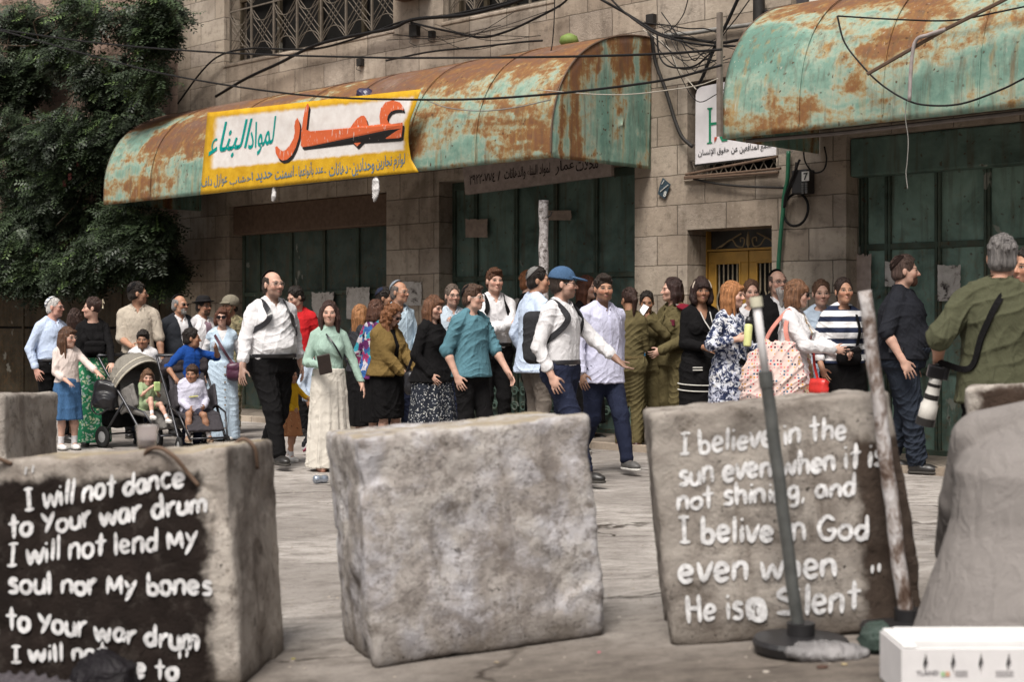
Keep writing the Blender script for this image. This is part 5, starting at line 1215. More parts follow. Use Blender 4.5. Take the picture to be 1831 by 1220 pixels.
        nm = 'hair'; w = {'curly': .007, 'crop': .002, 'short': .006}.get(style, .007)
        return s.child(nm, v.mesh(nm, w*s.S, 55 if style != 'long' else 42, s.seed, style != 'curly'), hairmat(tuple(col), streak))
    def beard(s, col, long=0.0, full=1.0):
        v = s.hv(.2, long); E = lambda c, r, k=.015, op='u': s.E(v, c, r, k, op)
        E((0, -.028, -.052), (.062, .066, .062)); E((0, -.066, -.095), (.030, .026, .026+long*.2), .03)
        if long: v.cap(s.hp(0, -.070, -.10), s.hp(0, -.060, -.10)-V3(0, -.0, long), .036*s.hs, .018*s.hs, .03)
        E((0, -.07, -.012), (.080, .075, .030), .012, 's'); E((0, -.100, -.063), (.021, .022, .0075), .005, 's')
        n = s.HM@V3(0, 1, .15); v.cut(n, float(s.hp(0, .012, -.03)@n)); n = s.HM@V3(0, 0, 1); v.cut(n, float(s.hp(0, 0, -.036)@n))
        return s.child('beard', v.mesh('beard', .0025, 34, s.seed), hairmat(tuple(col), .5))
    def kippah(s, col, tilt=.30, mat=None):
        v = s.hv(); s.E(v, (0, .018, .040), (.088, .106, .100)); n = unit(V3(0, tilt+.42, .9)); d = .088; nn = s.HM@(-n); v.cut(nn, float(s.hc@nn)-d*s.hs)
        return s.child('skullcap', v.mesh('skullcap', .001, 20, 1), mat or cloth(col))
    def cap_(s, col):
        v = s.hv(.28); s.E(v, (0, .016, .044), (.094, .113, .106)); n = s.HM@V3(0, .12, -1); v.cut(n, float(s.hp(0, 0, .040)@n)); M = s.HM@np.array(Matrix.Rotation(R(14), 3, 'X'))
        v.ell(s.hp(0, -.125, .044), np.array([.070, .075, .010])*s.hs, M, .006); ob = s.child('cap', v.mesh('cap', .0015, 20, 1), cloth(col))
        return ob
    def hat_(s, col):
        v = s.hv(.28); M = s.HM@np.array(Matrix.Rotation(R(-4), 3, 'X')); v.ell(s.hp(0, .01, .060), np.array([.135, .160, .011])*s.hs, M, .006); v.loft([0, 1], [1, 1], [1, 1]) if 0 else None
        v.ell(s.hp(0, .012, .080), np.array([.085, .103, .075])*s.hs, M, .015); v.ell(s.hp(0, .012, .165), np.array([.022, .080, .026])*s.hs, M, .03, 's'); return s.child('hat', v.mesh('hat', .001, 20, 1), cloth(col))
    def helmet(s, mat):
        v = s.hv(.3); s.E(v, (0, .016, .048), (.105, .125, .105)); n = s.HM@V3(0, -.18, -1); v.cut(n, float(s.hp(0, 0, .005)@n)); s.E(v, (0, -.10, .040), (.085, .045, .012), .01); ob = s.child('helmet', v.mesh('helmet', .004, 24, 1), mat)
        mb = MB(); mb.tube([s.hp(.085, -.02, .0), s.hp(.06, -.06, -.09), s.hp(0, -.075, -.118), s.hp(-.06, -.06, -.09), s.hp(-.085, -.02, 0)], .006, 5); mb.build('chin_strap', cloth((.06, .05, .03)), s.o); return ob
    def glasses(s, col=(.03, .025, .025), dark=False, big=1.0):
        mb = MB(); r = .0023*max(s.hs, .7)
        for sg in (-1, 1):
            mb.tube([s.hp(sg*.033+.024*big*math.cos(t), -.101+.012*abs(math.cos(t))*(1 if math.cos(t)*sg > 0 else 0), .003+.0175*big*math.sin(t)) for t in [i*math.pi/8 for i in range(16)]], r, 5, closed=True)
            mb.tube([s.hp(sg*.057*(.5+big*.5), -.090, .008), s.hp(sg*.075, -.05, .008), s.hp(sg*.079, .005, .006), s.hp(sg*.078, .022, -.012)], r, 5)
        mb.tube([s.hp(-.010, -.102, .006), s.hp(0, -.105, .008), s.hp(.010, -.102, .006)], r, 5); ob = mb.build('glasses', plain(tuple(col), .35), s.o, smooth=True)
        if dark:
            for sg in (-1, 1):
                v = Vox(s.hp(sg*.033, -.098, .003)-.05, s.hp(sg*.033, -.098, .003)+.05, .003); v.ell(s.hp(sg*.033, -.099, .003), np.array([.025*big, .004, .018*big])*s.hs, s.HM @ np.array(Matrix.Rotation(R(sg*10), 3, 'Z')), 0); link('lens', v.mesh('lens'), glassy((.012, .010, .012)), ob)
        return ob
    # --- world helpers for things carried
    def w(s, p): return s.M @ Vector(p)
    def strap(s, pts, r, m, name, label, cat, flat=2.2):
        pass
    def band(s, pts, wd, th, m, name='strap', parent=None):
        """flat band through local points; faces away from the body axis"""
        P = curve_pts(pts, 6); mb = MB(); V = []
        for i, p in enumerate(P):
            t = (P[min(i+1, len(P)-1)]-P[max(i-1, 0)]).normalized(); o_ = Vector((p.x-s.T(0, 0, 1.2)[0], p.y-s.T(0, 0, 1.2)[1], 0)); o_ = o_-t*o_.dot(t)
            o_ = o_.normalized() if o_.length > 1e-4 else Vector((0, -1, 0)); b = t.cross(o_).normalized()
            V += [p+b*wd/2-o_*th/2, p-b*wd/2-o_*th/2, p-b*wd/2+o_*th/2, p+b*wd/2+o_*th/2]
        mb.add(V, [(i*4+j, i*4+(j+1) % 4, (i+1)*4+(j+1) % 4, (i+1)*4+j) for i in range(len(P)-1) for j in range(4)]); return mb.build(name, m, parent if parent is not None else s.o, smooth=False)
    def surf(s, x, z, off=.02, back=False):
        """point on the clothed torso at height z (unit scale) and x"""
        g = s.girth; rx, ry = (.15, .115) if s.sex == 'f' else (.172, .118); ry = ry*g+(s.belly*.9 if z < 1.2 else 0)+(.035 if s.sex == 'f' and 1.18 < z < 1.34 and not back else 0)
        if z > 1.36: ry *= 1-(z-1.36)*3.0
        if z > 1.44: ry = .02
        q = max(0, 1-(x/(rx*g*1.12))**2)**.5; p = s.T(x, (1 if back else -1)*ry*q, z); p[1] += (1 if back else -1)*off; return Vector(p)
BLACK, NAVY, WHITE = (.007, .0065, .007), (.017, .021, .042), (.62, .605, .615)
LBLUE, LAV, MIL = (.47, .55, .71), (.50, .50, .63), (.108, .088, .042)
DKHAIR, BRHAIR, BLOND, GREYH, REDH = (.012, .008, .006), (.055, .026, .014), (.22, .105, .045), (.20, .19, .185), (.10, .035, .016)
TAN, PALE, OLV = (.40, .215, .14), (.52, .315, .24), (.30, .155, .095)
cB, cW, cN, cM = cloth(BLACK), cloth(WHITE), cloth(NAVY), cloth(MIL)
shW = plain((.60, .58, .56), .6, 0, .12); shB = plain((.02, .018, .017), .4); shBr = plain((.09, .05, .03), .5)
LEATH = plain((.018, .017, .020), .32, 0, .3)
def prop(name, P, label, cat, group=None): return tag(empty(name, P.M), label, cat, group)
def backpack(P, label, m, w=.30, h=.44, d=.15, zc=1.20):
    r = prop('backpack', P, label, 'backpack'); S = P.S; c = P.T(0, 0, zc); yb = P.surf(0, zc, .012, True).y+d*.5
    v = Vox((-.3, yb-.25, c[2]-.4), (.3, yb+.3, c[2]+.4), .008); v.box((c[0], yb, c[2]), (w/2, d/2, h/2), None, .06); v.ell((c[0], yb+d*.30, c[2]-h*.18), (w*.40, d*.45, h*.26), k=.02); v.ell((c[0], yb+d*.15, c[2]+h*.20), (w*.42, d*.45, h*.25), k=.02)
    link('pack', v.mesh('pack', .012, 12, 3), m, r)
    for sg in (-1, 1):
        x = sg*.105/S; g_ = P.girth; pts = [P.surf(x, 1.38, .03, True), V3(*P.T(x, .02, 1.44))+V3(0, 0, .050*S), P.surf(x, 1.38, .034), P.surf(x*1.25, 1.30, .034), P.T(sg*.172*g_, -.045*g_, 1.22), P.T(sg*.176*g_, .03, 1.17), P.T(sg*.14*g_, .12, 1.10)]
        P.band(pts, .048, .012, m, 'strap', r)
    return r
def handbag(P, c, size, m, label, strap=None, cat='bag', rot=0, name='handbag', flap=True, sm=None):
    """soft bag centred on a local point, with an optional strap through local points"""
    r = prop(name, P, label, cat); a, b, e = size; M = np.array(Matrix.Rotation(R(rot), 3, 'Z')); c = np.array(c, float)
    v = Vox(c-max(size)*.8-.04, c+max(size)*.8+.04, .006); v.box(c, (a/2, b/2, e/2), M, min(b*.45, .045)); v.ell(c-V3(0, 0, e*.18), (a*.52, b*.62, e*.36), M, .02)
    if flap: v.ell(c+V3(0, 0, e*.25)+M@V3(0, -b*.28, 0), (a*.50, b*.35, e*.26), M, .004)
    link('body', v.mesh('body', .006, 16, 2), m, r)
    if strap is not None: P.band(strap, .030, .008, sm or m, 'strap', r)
    return r
def cyl(P, name, p, prof, m, label, cat, ax=None, parts=()):
    """small turned thing held at a local point; axis along ax"""
    r = prop(name, P, label, cat); z = Vector(ax or (0, 0, 1)).normalized(); M = Matrix.Translation(Vector(p)) @ z.to_track_quat('Z', 'Y').to_matrix().to_4x4()
    MB().lathe(prof, 16).build('body', m, r, M, smooth=True)
    for nm, pr, mm in parts: MB().lathe(pr, 16).build(nm, mm, r, M, smooth=True)
    return r
def phone(P, p, n, up, label):
    r = prop('phone', P, label, 'phone'); n, up = Vector(n).normalized(), Vector(up).normalized(); x = up.cross(n).normalized(); M = Matrix.Translation(Vector(p)) @ Matrix((x, n, x.cross(n))).transposed().to_4x4()
    bevel(MB().box(-.036, .036, -.004, .004, -.074, .074).build('case', plain((.03, .03, .035), .3), r, M), .003); MB().box(-.033, .033, .0042, .0052, -.069, .069).build('screen', plain((.012, .013, .016), .1), r, M); return r

# --- far end of the crowd
p = Person('old man in pale blue shirt and striped white skullcap facing the woman in green skirt', 92, 531, 792, 58, 84, girth=1.12, belly=.045, tone=(.50, .27, .21), brow=(.25, .23, .21), arms=((.25, .02, .90), 'swingb'), legs='stepb', hx=.03)
p.top(cloth(LBLUE), .96, .95, .014, .7, 'collar'); p.trousers(cB, belt=LEATH); p.shoes(shB); p.hair('crop', (.42, .40, .38))
def kmat():
    g = G('striped_knit'); x, y, z = g.sep(g.co()); f = g.m2('FRACT', g.m2('MULTIPLY', z, 26)); return g.end(g.mix(g.ramp(f, [(.72, 0), (.76, 1)]), (.62, .62, .62), (.04, .06, .12)), .9)
p.kippah(None, .75, kmat()); p.glasses((.03, .02, .02))
p = Person('dark brown haired woman seen from behind between old man and woman in black', 133, 552, 786, 165, 172, sex='f', tone=TAN)
p.top(cB, 1, .9); p.skirt(cB, zb=.3, rb=.22); p.shoes(shB); p.hair('long', (.028, .013, .009), .24)
p = Person('woman in black top and green floral skirt looking back with a cream hair claw', 166, 532, 798, 18, -78, sex='f', tone=PALE, brow=(.03, .016, .01), arms=((.07, .25, 1.0), (.20, .36, .98)), palms=('down', 'down'), hx=-.01)
p.top(cB, 1, .98, .010, 0); p.skirt(print_cloth((.035, .23, .11), ((.50, .60, .45), (.55, .62, .40), (.42, .55, .50)), 30, .66, 'blotch'), 1.05, .05, .20, 7, .05); p.shoes(shB, sock=None); p.hair('bun', (.030, .014, .010))
r = p
cl = MB(); q = [p.hp(.035*k, .125, .055+.05*z) for k, z in ((-1, -1), (1, -1), (1.1, 1), (-.6, .9))]; cl.tube(q, .008, 6, closed=True)
for k in range(4): cl.tube([p.hp(-.03+.02*k, .125, .10), p.hp(-.028+.02*k, .14, .06)], .004, 5)
cl.build('hair_claw', plain((.62, .54, .40), .4), p.o)
handbag(p, p.surf(.02, 1.17, .045), (.21, .07, .14), cB, 'black sling bag on the chest of the woman in green skirt', [p.surf(-.11, 1.40, .022), p.surf(-.03, 1.27, .026), p.surf(.05, 1.18, .05)], 'bag')
p = Person('girl with long brown hair in cream blouse and denim skirt reaching for the stroller', 120, 585, 805, 38, 66, sex='f', hs=1.20, tone=PALE, brow=(.07, .035, .02), arms=((.10, .25, 1.0), (.30, .42, 1.10)), palms=('down', 'down'))
p.top(cloth((.62, .53, .49)), .78, .97, .014, .8, puff=.012); p.skirt(denim((.045, .105, .21)), 1.03, .44, .215, 6, .05); p.shoes(shW, sock=(cW, .12)); p.hair('long', (.075, .036, .020), .24, 'side'); p.glasses((.3, .22, .18))
p = Person('man in beige polo with black skullcap turning his head away', 247, 505, 783, 12, 105, tone=TAN, brow=DKHAIR, stubble=.3, arms=('belly', (.25, .12, .88)), sh=1.06)
p.top(cloth((.42, .365, .30)), .48, .93, .014, .6, 'collar'); p.trousers(cB); p.shoes(shB); p.hair('short', DKHAIR); p.kippah(BLACK, .55); p.glasses((.05, .04, .035))
w_ = p.j['wrb']; MB().tube([w_+.036*np.array([math.cos(t), math.sin(t), .0]) for t in [i*math.pi/6 for i in range(12)]], .007, 6, closed=True).build('wristwatch', plain((.35, .33, .30), .3, .8), p.o)
p = Person('boy in white polo standing behind the grey stroller', 256, 590, 793, 8, 4, hs=1.22, tone=OLV, brow=DKHAIR, arms=('pocket', (.24, .06, .92)))
p.top(cW, .46, .90, .016, .9, 'collar'); p.trousers(cN); p.shoes(shB); p.hair('short', DKHAIR, fringe='side')
p = Person('grey bearded old man in dark suit jacket and open white shirt', 320, 527, 779, 42, 62, tone=TAN, brow=(.12, .11, .10), arms=('hang', 'hang'), girth=1.08, belly=.03)
p.top(cW, .3, .98, .010, 0, 'collar'); p.top(cloth((.020, .022, .027)), 1, .78, .026, .5, 'v', name='jacket', open=(.075, .02, 1.46, 1.02)); p.trousers(cB); p.shoes(shB); p.hair('ring', GREYH); p.beard((.26, .245, .23)); p.kippah(BLACK, .7); p.glasses((.12, .09, .06), True, .9)
p = Person('bearded man in black felt hat with white shirt and mauve tie', 362, 524, 777, 48, 58, tone=TAN, brow=(.03, .02, .015), hat=.05)
p.top(cW, 1, .97, .014, .6, 'collar'); p.trousers(cB); p.shoes(shB); p.hair('short', DKHAIR); p.beard((.05, .028, .017)); p.hat_((.014, .013, .014)); p.glasses()
p.band([p.surf(0, 1.445, .012), p.surf(0, 1.40, .022), p.surf(0, 1.25, .022), p.surf(0, 1.08, .022)], .075, .01, cloth((.22, .15, .18)), 'necktie')
p = Person('soldier in camouflage and olive combat helmet behind the denim dress', 413, 524, 775, -22, -35, tone=TAN, stubble=.4, brow=DKHAIR, hat=.05)
p.top(camo(), 1, .84, .018, .7, 'collar'); p.trousers(camo(), 1.1); p.shoes(shBr, boot=.18); p.hair('short', DKHAIR); p.helmet(cloth((.19, .17, .13)))
p = Person('woman in long pale denim dress and dark sunglasses', 397, 550, 788, 14, 4, sex='f', tone=PALE, brow=(.06, .03, .02), arms=('hang', 'hang'))
p.top(cW, .9, .98, .008, 0); p.top(denim((.40, .49, .58)), .06, 1, .014, 0, 'v', name='dress', skirt=(1.05, .03, .235, 6, .035, .20)); p.hair('long', (.085, .034, .020), .06, 'side'); p.glasses((.02, .015, .015), True, 1.25); p.shoes(shW)
mb = MB()
for k in range(9): q = p.surf(.03, .98-.1*k, .075+.012*k) if k < 1 else Vector(p.T(.03, -.155-.012*k, .98-.1*k)); mb.lathe([(.011, -.004), (.011, .004)], 8, M=Matrix.Translation(q) @ Matrix.Rotation(R(90), 4, 'X'))
mb.build('button', plain((.25, .2, .15), .4), p.o)
handbag(p, p.T(.17, -.17, .92), (.20, .09, .19), plain((.075, .022, .045), .4), 'plum leather crossbody bag against the pale denim dress', [p.surf(-.10, 1.40, .025), p.surf(0, 1.22, .028), p.surf(.09, 1.08, .03), Vector(p.T(.16, -.17, 1.0))], 'bag', sm=plain((.09, .035, .05), .5))
p = Person('boy in royal blue polo seen from the side with a hand at his mouth', 341, 587, 802, 55, 100, hs=1.18, tone=OLV, brow=DKHAIR, arms=((.40, .10, 1.06), (.16, .36, 1.46)), palms=('down', 'back'), curl=(.3, .9))
p.top(cloth((.010, .050, .22)), .48, .78, .018, .9, 'collar', hemr=.02); p.trousers(cN); p.shoes(shB); p.hair('short', DKHAIR)

# --- the big man and those round him
p = Person('heavy man in white shirt and glasses striding with a backpack', 486, 484, 836, 36, 46, pitch=-3, girth=1.27, belly=.075, tone=PALE, brow=(.03, .02, .015), stubble=.55, arms=((.30, .12, .90), (.30, -.10, .92)), legs='walka', sh=1.14, h=.007)
p.top(cW, .84, .97, .018, .9, 'collar', wr=.014); p.trousers(cB, 1.15, belt=LEATH); p.shoes(shB); p.hair('ring', (.035, .024, .018)); p.kippah(BLACK, 1.1); p.glasses((.20, .16, .14))
backpack(p, 'black backpack on the heavy man in the white shirt', LEATH)
p = Person('boy in red T-shirt with dark hair looking down at his cup', 532, 513, 779, -8, -48, pitch=22, tone=PALE, brow=DKHAIR, arms=((.10, .30, 1.22), 'hang'), curl=(1.0, .4))
p.top(cloth((.47, .018, .022)), .5, .88, .016, .8); p.trousers(cB); p.shoes(shB); p.hair('short', DKHAIR)
cyl(p, 'drink_cup', p.j['handa']+V3(0, -.01, -.01), [(.026, -.07), (.032, .0), (.036, .07), (.034, .072)], plain((.32, .20, .15), .4), 'brown drink cup in the hand of the boy in red', 'cup')
p = Person('child in yellow top and orange patterned skirt half hidden behind the heavy man', 518, 655, 826, 55, 60, sex='f', hs=1.3, tone=TAN, arms=((.2, .3, 1.0), (.32, .36, 1.1)), legs='step')
p.top(cloth((.62, .36, .02)), 1, .95, .014, .8); p.skirt(print_cloth((.42, .19, .09), ((.10, .05, .03), (.5, .3, .15), (.3, .1, .05)), 40, .3, 'dots'), 1.03, .48, .26, 7, .08); p.shoes(shW, plain((.6, .58, .55), .6), sock=(cW, .1)); p.hair('long', BRHAIR, .2)
p = Person('child in black striped leggings and white trainers behind the woman in mint', 563, 612, 816, 60, 70, hs=1.2, tone=TAN, arms=('hang', 'hang'), legs='walka')
p.top(cloth((.45, .52, .62)), 1, .86, .02, .9); p.trousers(stripes((.012, .012, .014), (.03, .03, .035), .05, 0), .9); p.shoes(plain((.60, .56, .56), .6), plain((.42, .06, .13), .6), sock=(cW, .12)); p.hair('short', DKHAIR)
p = Person('young woman in mint ribbed top and long cream pleated skirt', 588, 538, 842, 18, 6, sex='f', tone=PALE, brow=(.04, .02, .012), arms=((.13, .25, 1.10), (.34, .10, .86)), curl=(.9, .35), h=.007)
p.top(cloth((.29, .40, .34)), 1, .98, .010, 0, 'turtle'); p.skirt(cloth((.56, .52, .46)), 1.06, .04, .235, 13, .055, .185); p.shoes(plain(PALE, .6), plain((.25, .12, .08), .6)); p.hair('long', (.035, .016, .012), .24)
r = prop('book', p, 'dark hardback book held by the young woman in mint', 'book'); q = p.j['handa']; Mb = Matrix.Translation(Vector(q)+Vector((-.03, -.015, .02))) @ Matrix.Rotation(R(-12), 4, 'Y') @ Matrix.Rotation(R(15), 4, 'X')
bevel(MB().box(-.055, .055, -.014, .014, -.085, .085).build('cover', plain((.03, .018, .015), .5), r, Mb), .003); MB().box(-.050, .057, -.010, .010, -.081, .081).build('pages', plain((.5, .45, .38), .8), r, Mb)
r = prop('shoulder_strap', p, 'thin black crossbody strap over the mint top', 'strap'); p.band([p.surf(-.05, 1.42, .018), p.surf(.03, 1.30, .024), p.surf(.12, 1.16, .022)], .014, .006, LEATH, 'band', r)
p = Person('woman with strawberry blonde hair seen from behind beside the floral blouse', 643, 545, 789, 125, 118, sex='f', tone=PALE)
p.top(cloth((.03, .03, .035)), 1, .9); p.skirt(cB, zb=.2, rb=.22); p.shoes(shB); p.hair('long', (.26, .12, .05), .2)
p = Person('man in dark navy cap behind the curly haired woman', 685, 514, 786, 75, 80, tone=OLV, brow=DKHAIR, stubble=.5)
p.top(cloth((.03, .035, .045)), 1, .9); p.trousers(cB); p.shoes(shB); p.hair('short', DKHAIR); p.kippah(NAVY, .2)
p = Person('woman with brown bob in purple and turquoise floral blouse', 672, 536, 800, 140, 130, sex='f', tone=PALE, girth=1.1)
p.top(print_cloth((.45, .42, .45), ((.03, .09, .25), (.10, .02, .09), (.03, .22, .28), (.25, .03, .10), (.015, .012, .03)), 15, .92, 'blotch'), .8, .82, .02, .9, hemr=.03); p.skirt(cB, zb=.3, rb=.21); p.shoes(shB); p.hair('bob', (.07, .03, .018), .09)
p = Person('old man with grey skullcap and glasses in pale blue shirt', 712, 502, 792, 48, 58, tone=TAN, brow=(.15, .13, .12), arms=('hang', (.10, .25, 1.06)))
p.top(cloth((.44, .54, .62)), 1, .9, .016, .7, 'collar'); p.trousers(cN); p.shoes(shB); p.hair('ring', (.11, .09, .08)); p.kippah((.20, .22, .25), .6); p.glasses((.25, .2, .17))
p = Person('curly haired woman in olive bomber jacket searching her black bag', 692, 543, 815, 50, 62, pitch=30, sex='f', girth=1.18, tone=PALE, brow=(.07, .03, .015), arms=((.04, .30, .98), (.12, .36, 1.00)), palms=('down', 'down'), h=.007, hx=.02)
p.top(cB, .6, 1, .012, .4, 'crew', name='dress', skirt=(1.02, .44, .20, 5, .03, .19)); p.top(cloth((.150, .098, .034)), 1, .93, .034, .8, 'v', name='jacket', wr=.02, puff=.012, open=(.03, .065, 1.47, .90)); p.shoes(shB); p.hair('curly', (.15, .062, .026), .22); p.glasses((.05, .03, .03), True)
handbag(p, (.02, -.46*p.S, .86*p.S), (.30, .11, .23), LEATH, 'open black leather handbag held by the curly haired woman', [Vector((-.12, -.44*p.S, .93*p.S)), Vector((-.05, -.42, 1.0)), Vector((.06, -.42, 1.0)), Vector((.13, -.44*p.S, .93*p.S))], 'handbag')
p = Person('woman in black cardigan and speckled skirt resting her chin on her hand', 772, 529, 824, 62, 56, pitch=12, sex='f', girth=1.10, tone=PALE, brow=(.06, .03, .02), arms=((.20, .10, .93), (.0, .25, 1.42)), palms=('in', 'back'), curl=(.3, 1.2), h=.007)
p.top(cB, 1, .84, .022, .9, hemr=.03); p.skirt(print_cloth((.018, .021, .030), ((.45, .45, .45), (.5, .5, .48), (.35, .36, .38)), 55, .34, 'dots'), 1.0, .38, .30, 8, .05, .215); p.shoes(shB); p.hair('long', (.11, .050, .026), .19, 'side')
p = Person('man with short greying hair and glasses behind the teenager in teal', 808, 509, 790, 18, 24, tone=PALE, brow=(.05, .035, .025), stubble=.25, girth=1.06)
p.top(cloth((.40, .46, .52)), 1, .92, .014, .7, 'collar'); p.trousers(cN); p.shoes(shB); p.hair('short', (.10, .075, .06)); p.glasses((.04, .03, .03))
p = Person('teenage boy in teal T-shirt and clear glasses walking past', 843, 509, 838, 46, 66, tone=PALE, brow=(.06, .035, .02), arms=((.22, .02, .90), (.24, .25, .93)), legs='stepb', h=.007, girth=.94)
p.top(cloth((.085, .185, .225)), .52, .88, .022, 1.0, hemr=.015, wr=.014); p.trousers(cB, 1.05); p.shoes(shB); p.hair('short', (.060, .032, .020), fringe='quiff'); p.glasses((.35, .33, .30)); p.kippah(BLACK, .9)
p = Person('young man in white shirt with crossed arms and black backpack straps', 883, 480, 796, 16, 22, tone=PALE, brow=(.08, .04, .02), arms=((-.10, .24, 1.20), (-.10, .28, 1.15)), palms=('back', 'back'), pole=((.9, .2, -.7), (.9, .2, -.7)), curl=(.3, .3))
p.top(cW, .97, .97, .016, .8, 'collar'); p.trousers(cB, belt=LEATH); p.shoes(shB); p.hair('short', (.075, .032, .016), fringe='quiff'); p.kippah(BLACK, .9)
backpack(p, 'black backpack worn by the young man with crossed arms', cB, .26, .38, .12)
p = Person('ginger haired man in black jacket behind the grey skullcap', 944, 484, 788, 95, 70, tone=PALE, brow=(.12, .05, .02), stubble=.3)
p.top(cB, 1, .9, .02); p.trousers(cB); p.shoes(shB); p.hair('short', (.19, .075, .03))
p = Person('man in untucked pale blue shirt and grey skullcap facing the shutters', 957, 478, 815, 118, 86, tone=TAN, brow=DKHAIR, arms=('hang', 'hang'), hx=-.02)
p.top(cloth((.50, .58, .72)), 1, .78, .020, 1.0, 'collar', hemr=.03, wr=.014); p.trousers(cloth((.16, .135, .115))); p.shoes(shB); p.hair('short', DKHAIR); p.kippah((.16, .155, .15), .5)
p = Person('woman with auburn hair in dark clothes behind the man in lavender shirt', 1047, 494, 790, 60, 68, sex='f', tone=PALE)
p.top(cB, 1, .9); p.skirt(cB, zb=.2, rb=.22); p.shoes(shB); p.hair('long', (.085, .030, .016), .24)
p = Person('man in blue baseball cap and white shirt with open hand', 1003, 480, 868, 56, 82, tone=PALE, brow=(.05, .03, .02), stubble=.55, arms=((.24, .06, .90), (.28, .36, 1.02)), legs='walka', palms=('in', 'up'), h=.007)
p.top(cW, .86, .97, .016, .8, 'collar', wr=.013); p.trousers(cN, 1.1, belt=LEATH); p.shoes(shB); p.hair('short', (.03, .02, .015)); p.cap_((.055, .105, .19)); p.glasses()
backpack(p, 'black and grey backpack on the man in the blue cap', cloth((.03, .03, .033)), .28, .42, .17)
p = Person('young man in lavender grey shirt and navy trousers striding forward', 1076, 491, 846, 32, 14, tone=TAN, brow=DKHAIR, stubble=.55, arms=((.28, .12, .90), (.27, -.12, .92)), legs='walkb', sh=1.07, h=.007)
p.top(cloth(LAV), .98, .80, .018, .9, 'collar', wr=.014, hemr=.012); p.trousers(cN, 1.02); p.shoes(plain((.10, .095, .09), .5), plain((.6, .58, .54), .6), sock=(cW, .14)); p.hair('short', (.022, .014, .010), fringe='quiff')
w_ = p.j['wra']; MB().tube([w_+.036*np.array([math.cos(t), math.sin(t), .2*math.cos(t)]) for t in [i*math.pi/6 for i in range(12)]], .008, 6, closed=True).build('wristwatch', plain((.25, .2, .16), .3, .6), p.o)

# --- soldiers
def soldier(*a, **k):
    p = Person(*a, sex='f', group='women in olive army uniform', **k); p.top(cM, 1, .97, .020, .7, 'collar', wr=.016, puff=.01); p.trousers(cM, 1.05, wr=.014); p.shoes(plain((.05, .02, .015), .45), boot=.2)
    lo, hi = p.bounds(); v = Vox((lo[0], lo[1], p.T(0, 0, .96)[2]), (hi[0], hi[1], p.T(0, 0, 1.05)[2]+.03), p.h); p.torso(v, .030, 1.025, .985, .7); p.child('belt', v.mesh('belt'), cloth((.10, .075, .035)))
    return p
p = soldier('soldier with long dark ponytail seen from behind', 1124, 515, 806, 165, 205, pitch=12, tone=OLV, arms=('belly', 'belly'), lean=0); p.hair('pony', (.030, .014, .010), .18)
p = soldier('soldier with dark hair tied back raising a phone to her cheek', 1157, 521, 801, -12, -4, pitch=8, tone=OLV, brow=DKHAIR, arms=('belly', (.06, .30, 1.44)), palms=('in', 'back'), curl=(.4, .8)); p.hair('pony', DKHAIR, .1)
phone(p, p.j['handb']+V3(0, -.02, .03), (0, -.4, .2), (.45, 0, .9), 'dark phone held up by the soldier facing the street')
p = soldier('soldier with straight shoulder length hair and maroon beret on her shoulder', 1204, 497, 803, -52, -80, tone=PALE, brow=DKHAIR, arms=((.10, .30, 1.04), (.12, .28, 1.02)), curl=(.9, .6)); p.hair('long', (.026, .012, .010), .12)
v = Vox((-.4, -.3, p.T(0, 0, 1.3)[2]), (.5, .4, p.T(0, 0, 1.6)[2]), .007); q = p.T(p.shw+.02, .01, 1.455); v.ell(q, (.085, .10, .030), np.array(Matrix.Rotation(R(22), 3, 'Y')), .02); v.ell(q+V3(.04, .02, -.035), (.06, .08, .02), np.array(Matrix.Rotation(R(40), 3, 'Y')), .02); p.child('beret', v.mesh('beret', .006, 20, 1), cloth((.17, .012, .025)))
MB().box(q[0]-.05, q[0]-.02, q[1]-.085, q[1]-.03, q[2]+.025, q[2]+.034).build('shoulder_tag', plain((.5, .45, .4), .7), p.o)
q = p.surf(.12, 1.30, .024); MB().box(q.x-.03, q.x+.03, q.y-.006, q.y+.004, q.z-.03, q.z+.03).build('chest_badge', plain((.14, .02, .04), .6), p.o)
cyl(p, 'water_bottle', p.j['handa']+V3(0, -.015, -.03), [(.030, -.13), (.033, -.12), (.033, .03), (.031, .06), (.013, .10), (.013, .118)], clearglass((.75, .85, .92)), 'clear water bottle with blue label held by the soldier', 'bottle', None, (('label', [(.0338, -.05), (.0338, .02)], plain((.03, .25, .48), .4)), ('cap', [(.015, .115), (.015, .135)], plain((.35, .55, .40), .5))))

# --- women on the right of the door
p = Person('woman with dark bob and cream headband in black dress with white piping', 1253, 498, 815, 14, 6, sex='f', tone=OLV, brow=DKHAIR, arms=((.06, .25, 1.08), (.08, .24, 1.10)), girth=1.08, palms=('back', 'back'))
p.top(cB, .9, 1, .018, .6, 'v', name='dress', skirt=(1.02, .10, .24, 5, .025, .20)); p.hair('bob', (.022, .010, .008), .10, 'bangs', vol=.012)
MB().tube([p.hp(.092*math.cos(t), -.015, .034+.094*math.sin(t)) for t in [math.pi*i/14 for i in range(15)]], .008, 6).build('headband', plain((.62, .52, .42), .5), p.o); p.shoes(shB)
pip = plain((.6, .58, .54), .7, 0, .1); mb = MB()
mb.tube(curve_pts([p.surf(-.05, 1.43, .022), p.surf(-.02, 1.34, .03), p.surf(.03, 1.24, .034), p.surf(.07, 1.14, .034)], 5), .006, 5); mb.tube(curve_pts([p.surf(.05, 1.43, .022), p.surf(.06, 1.34, .03), p.surf(.08, 1.24, .03)], 5), .006, 5); mb.build('piping', pip, p.o)
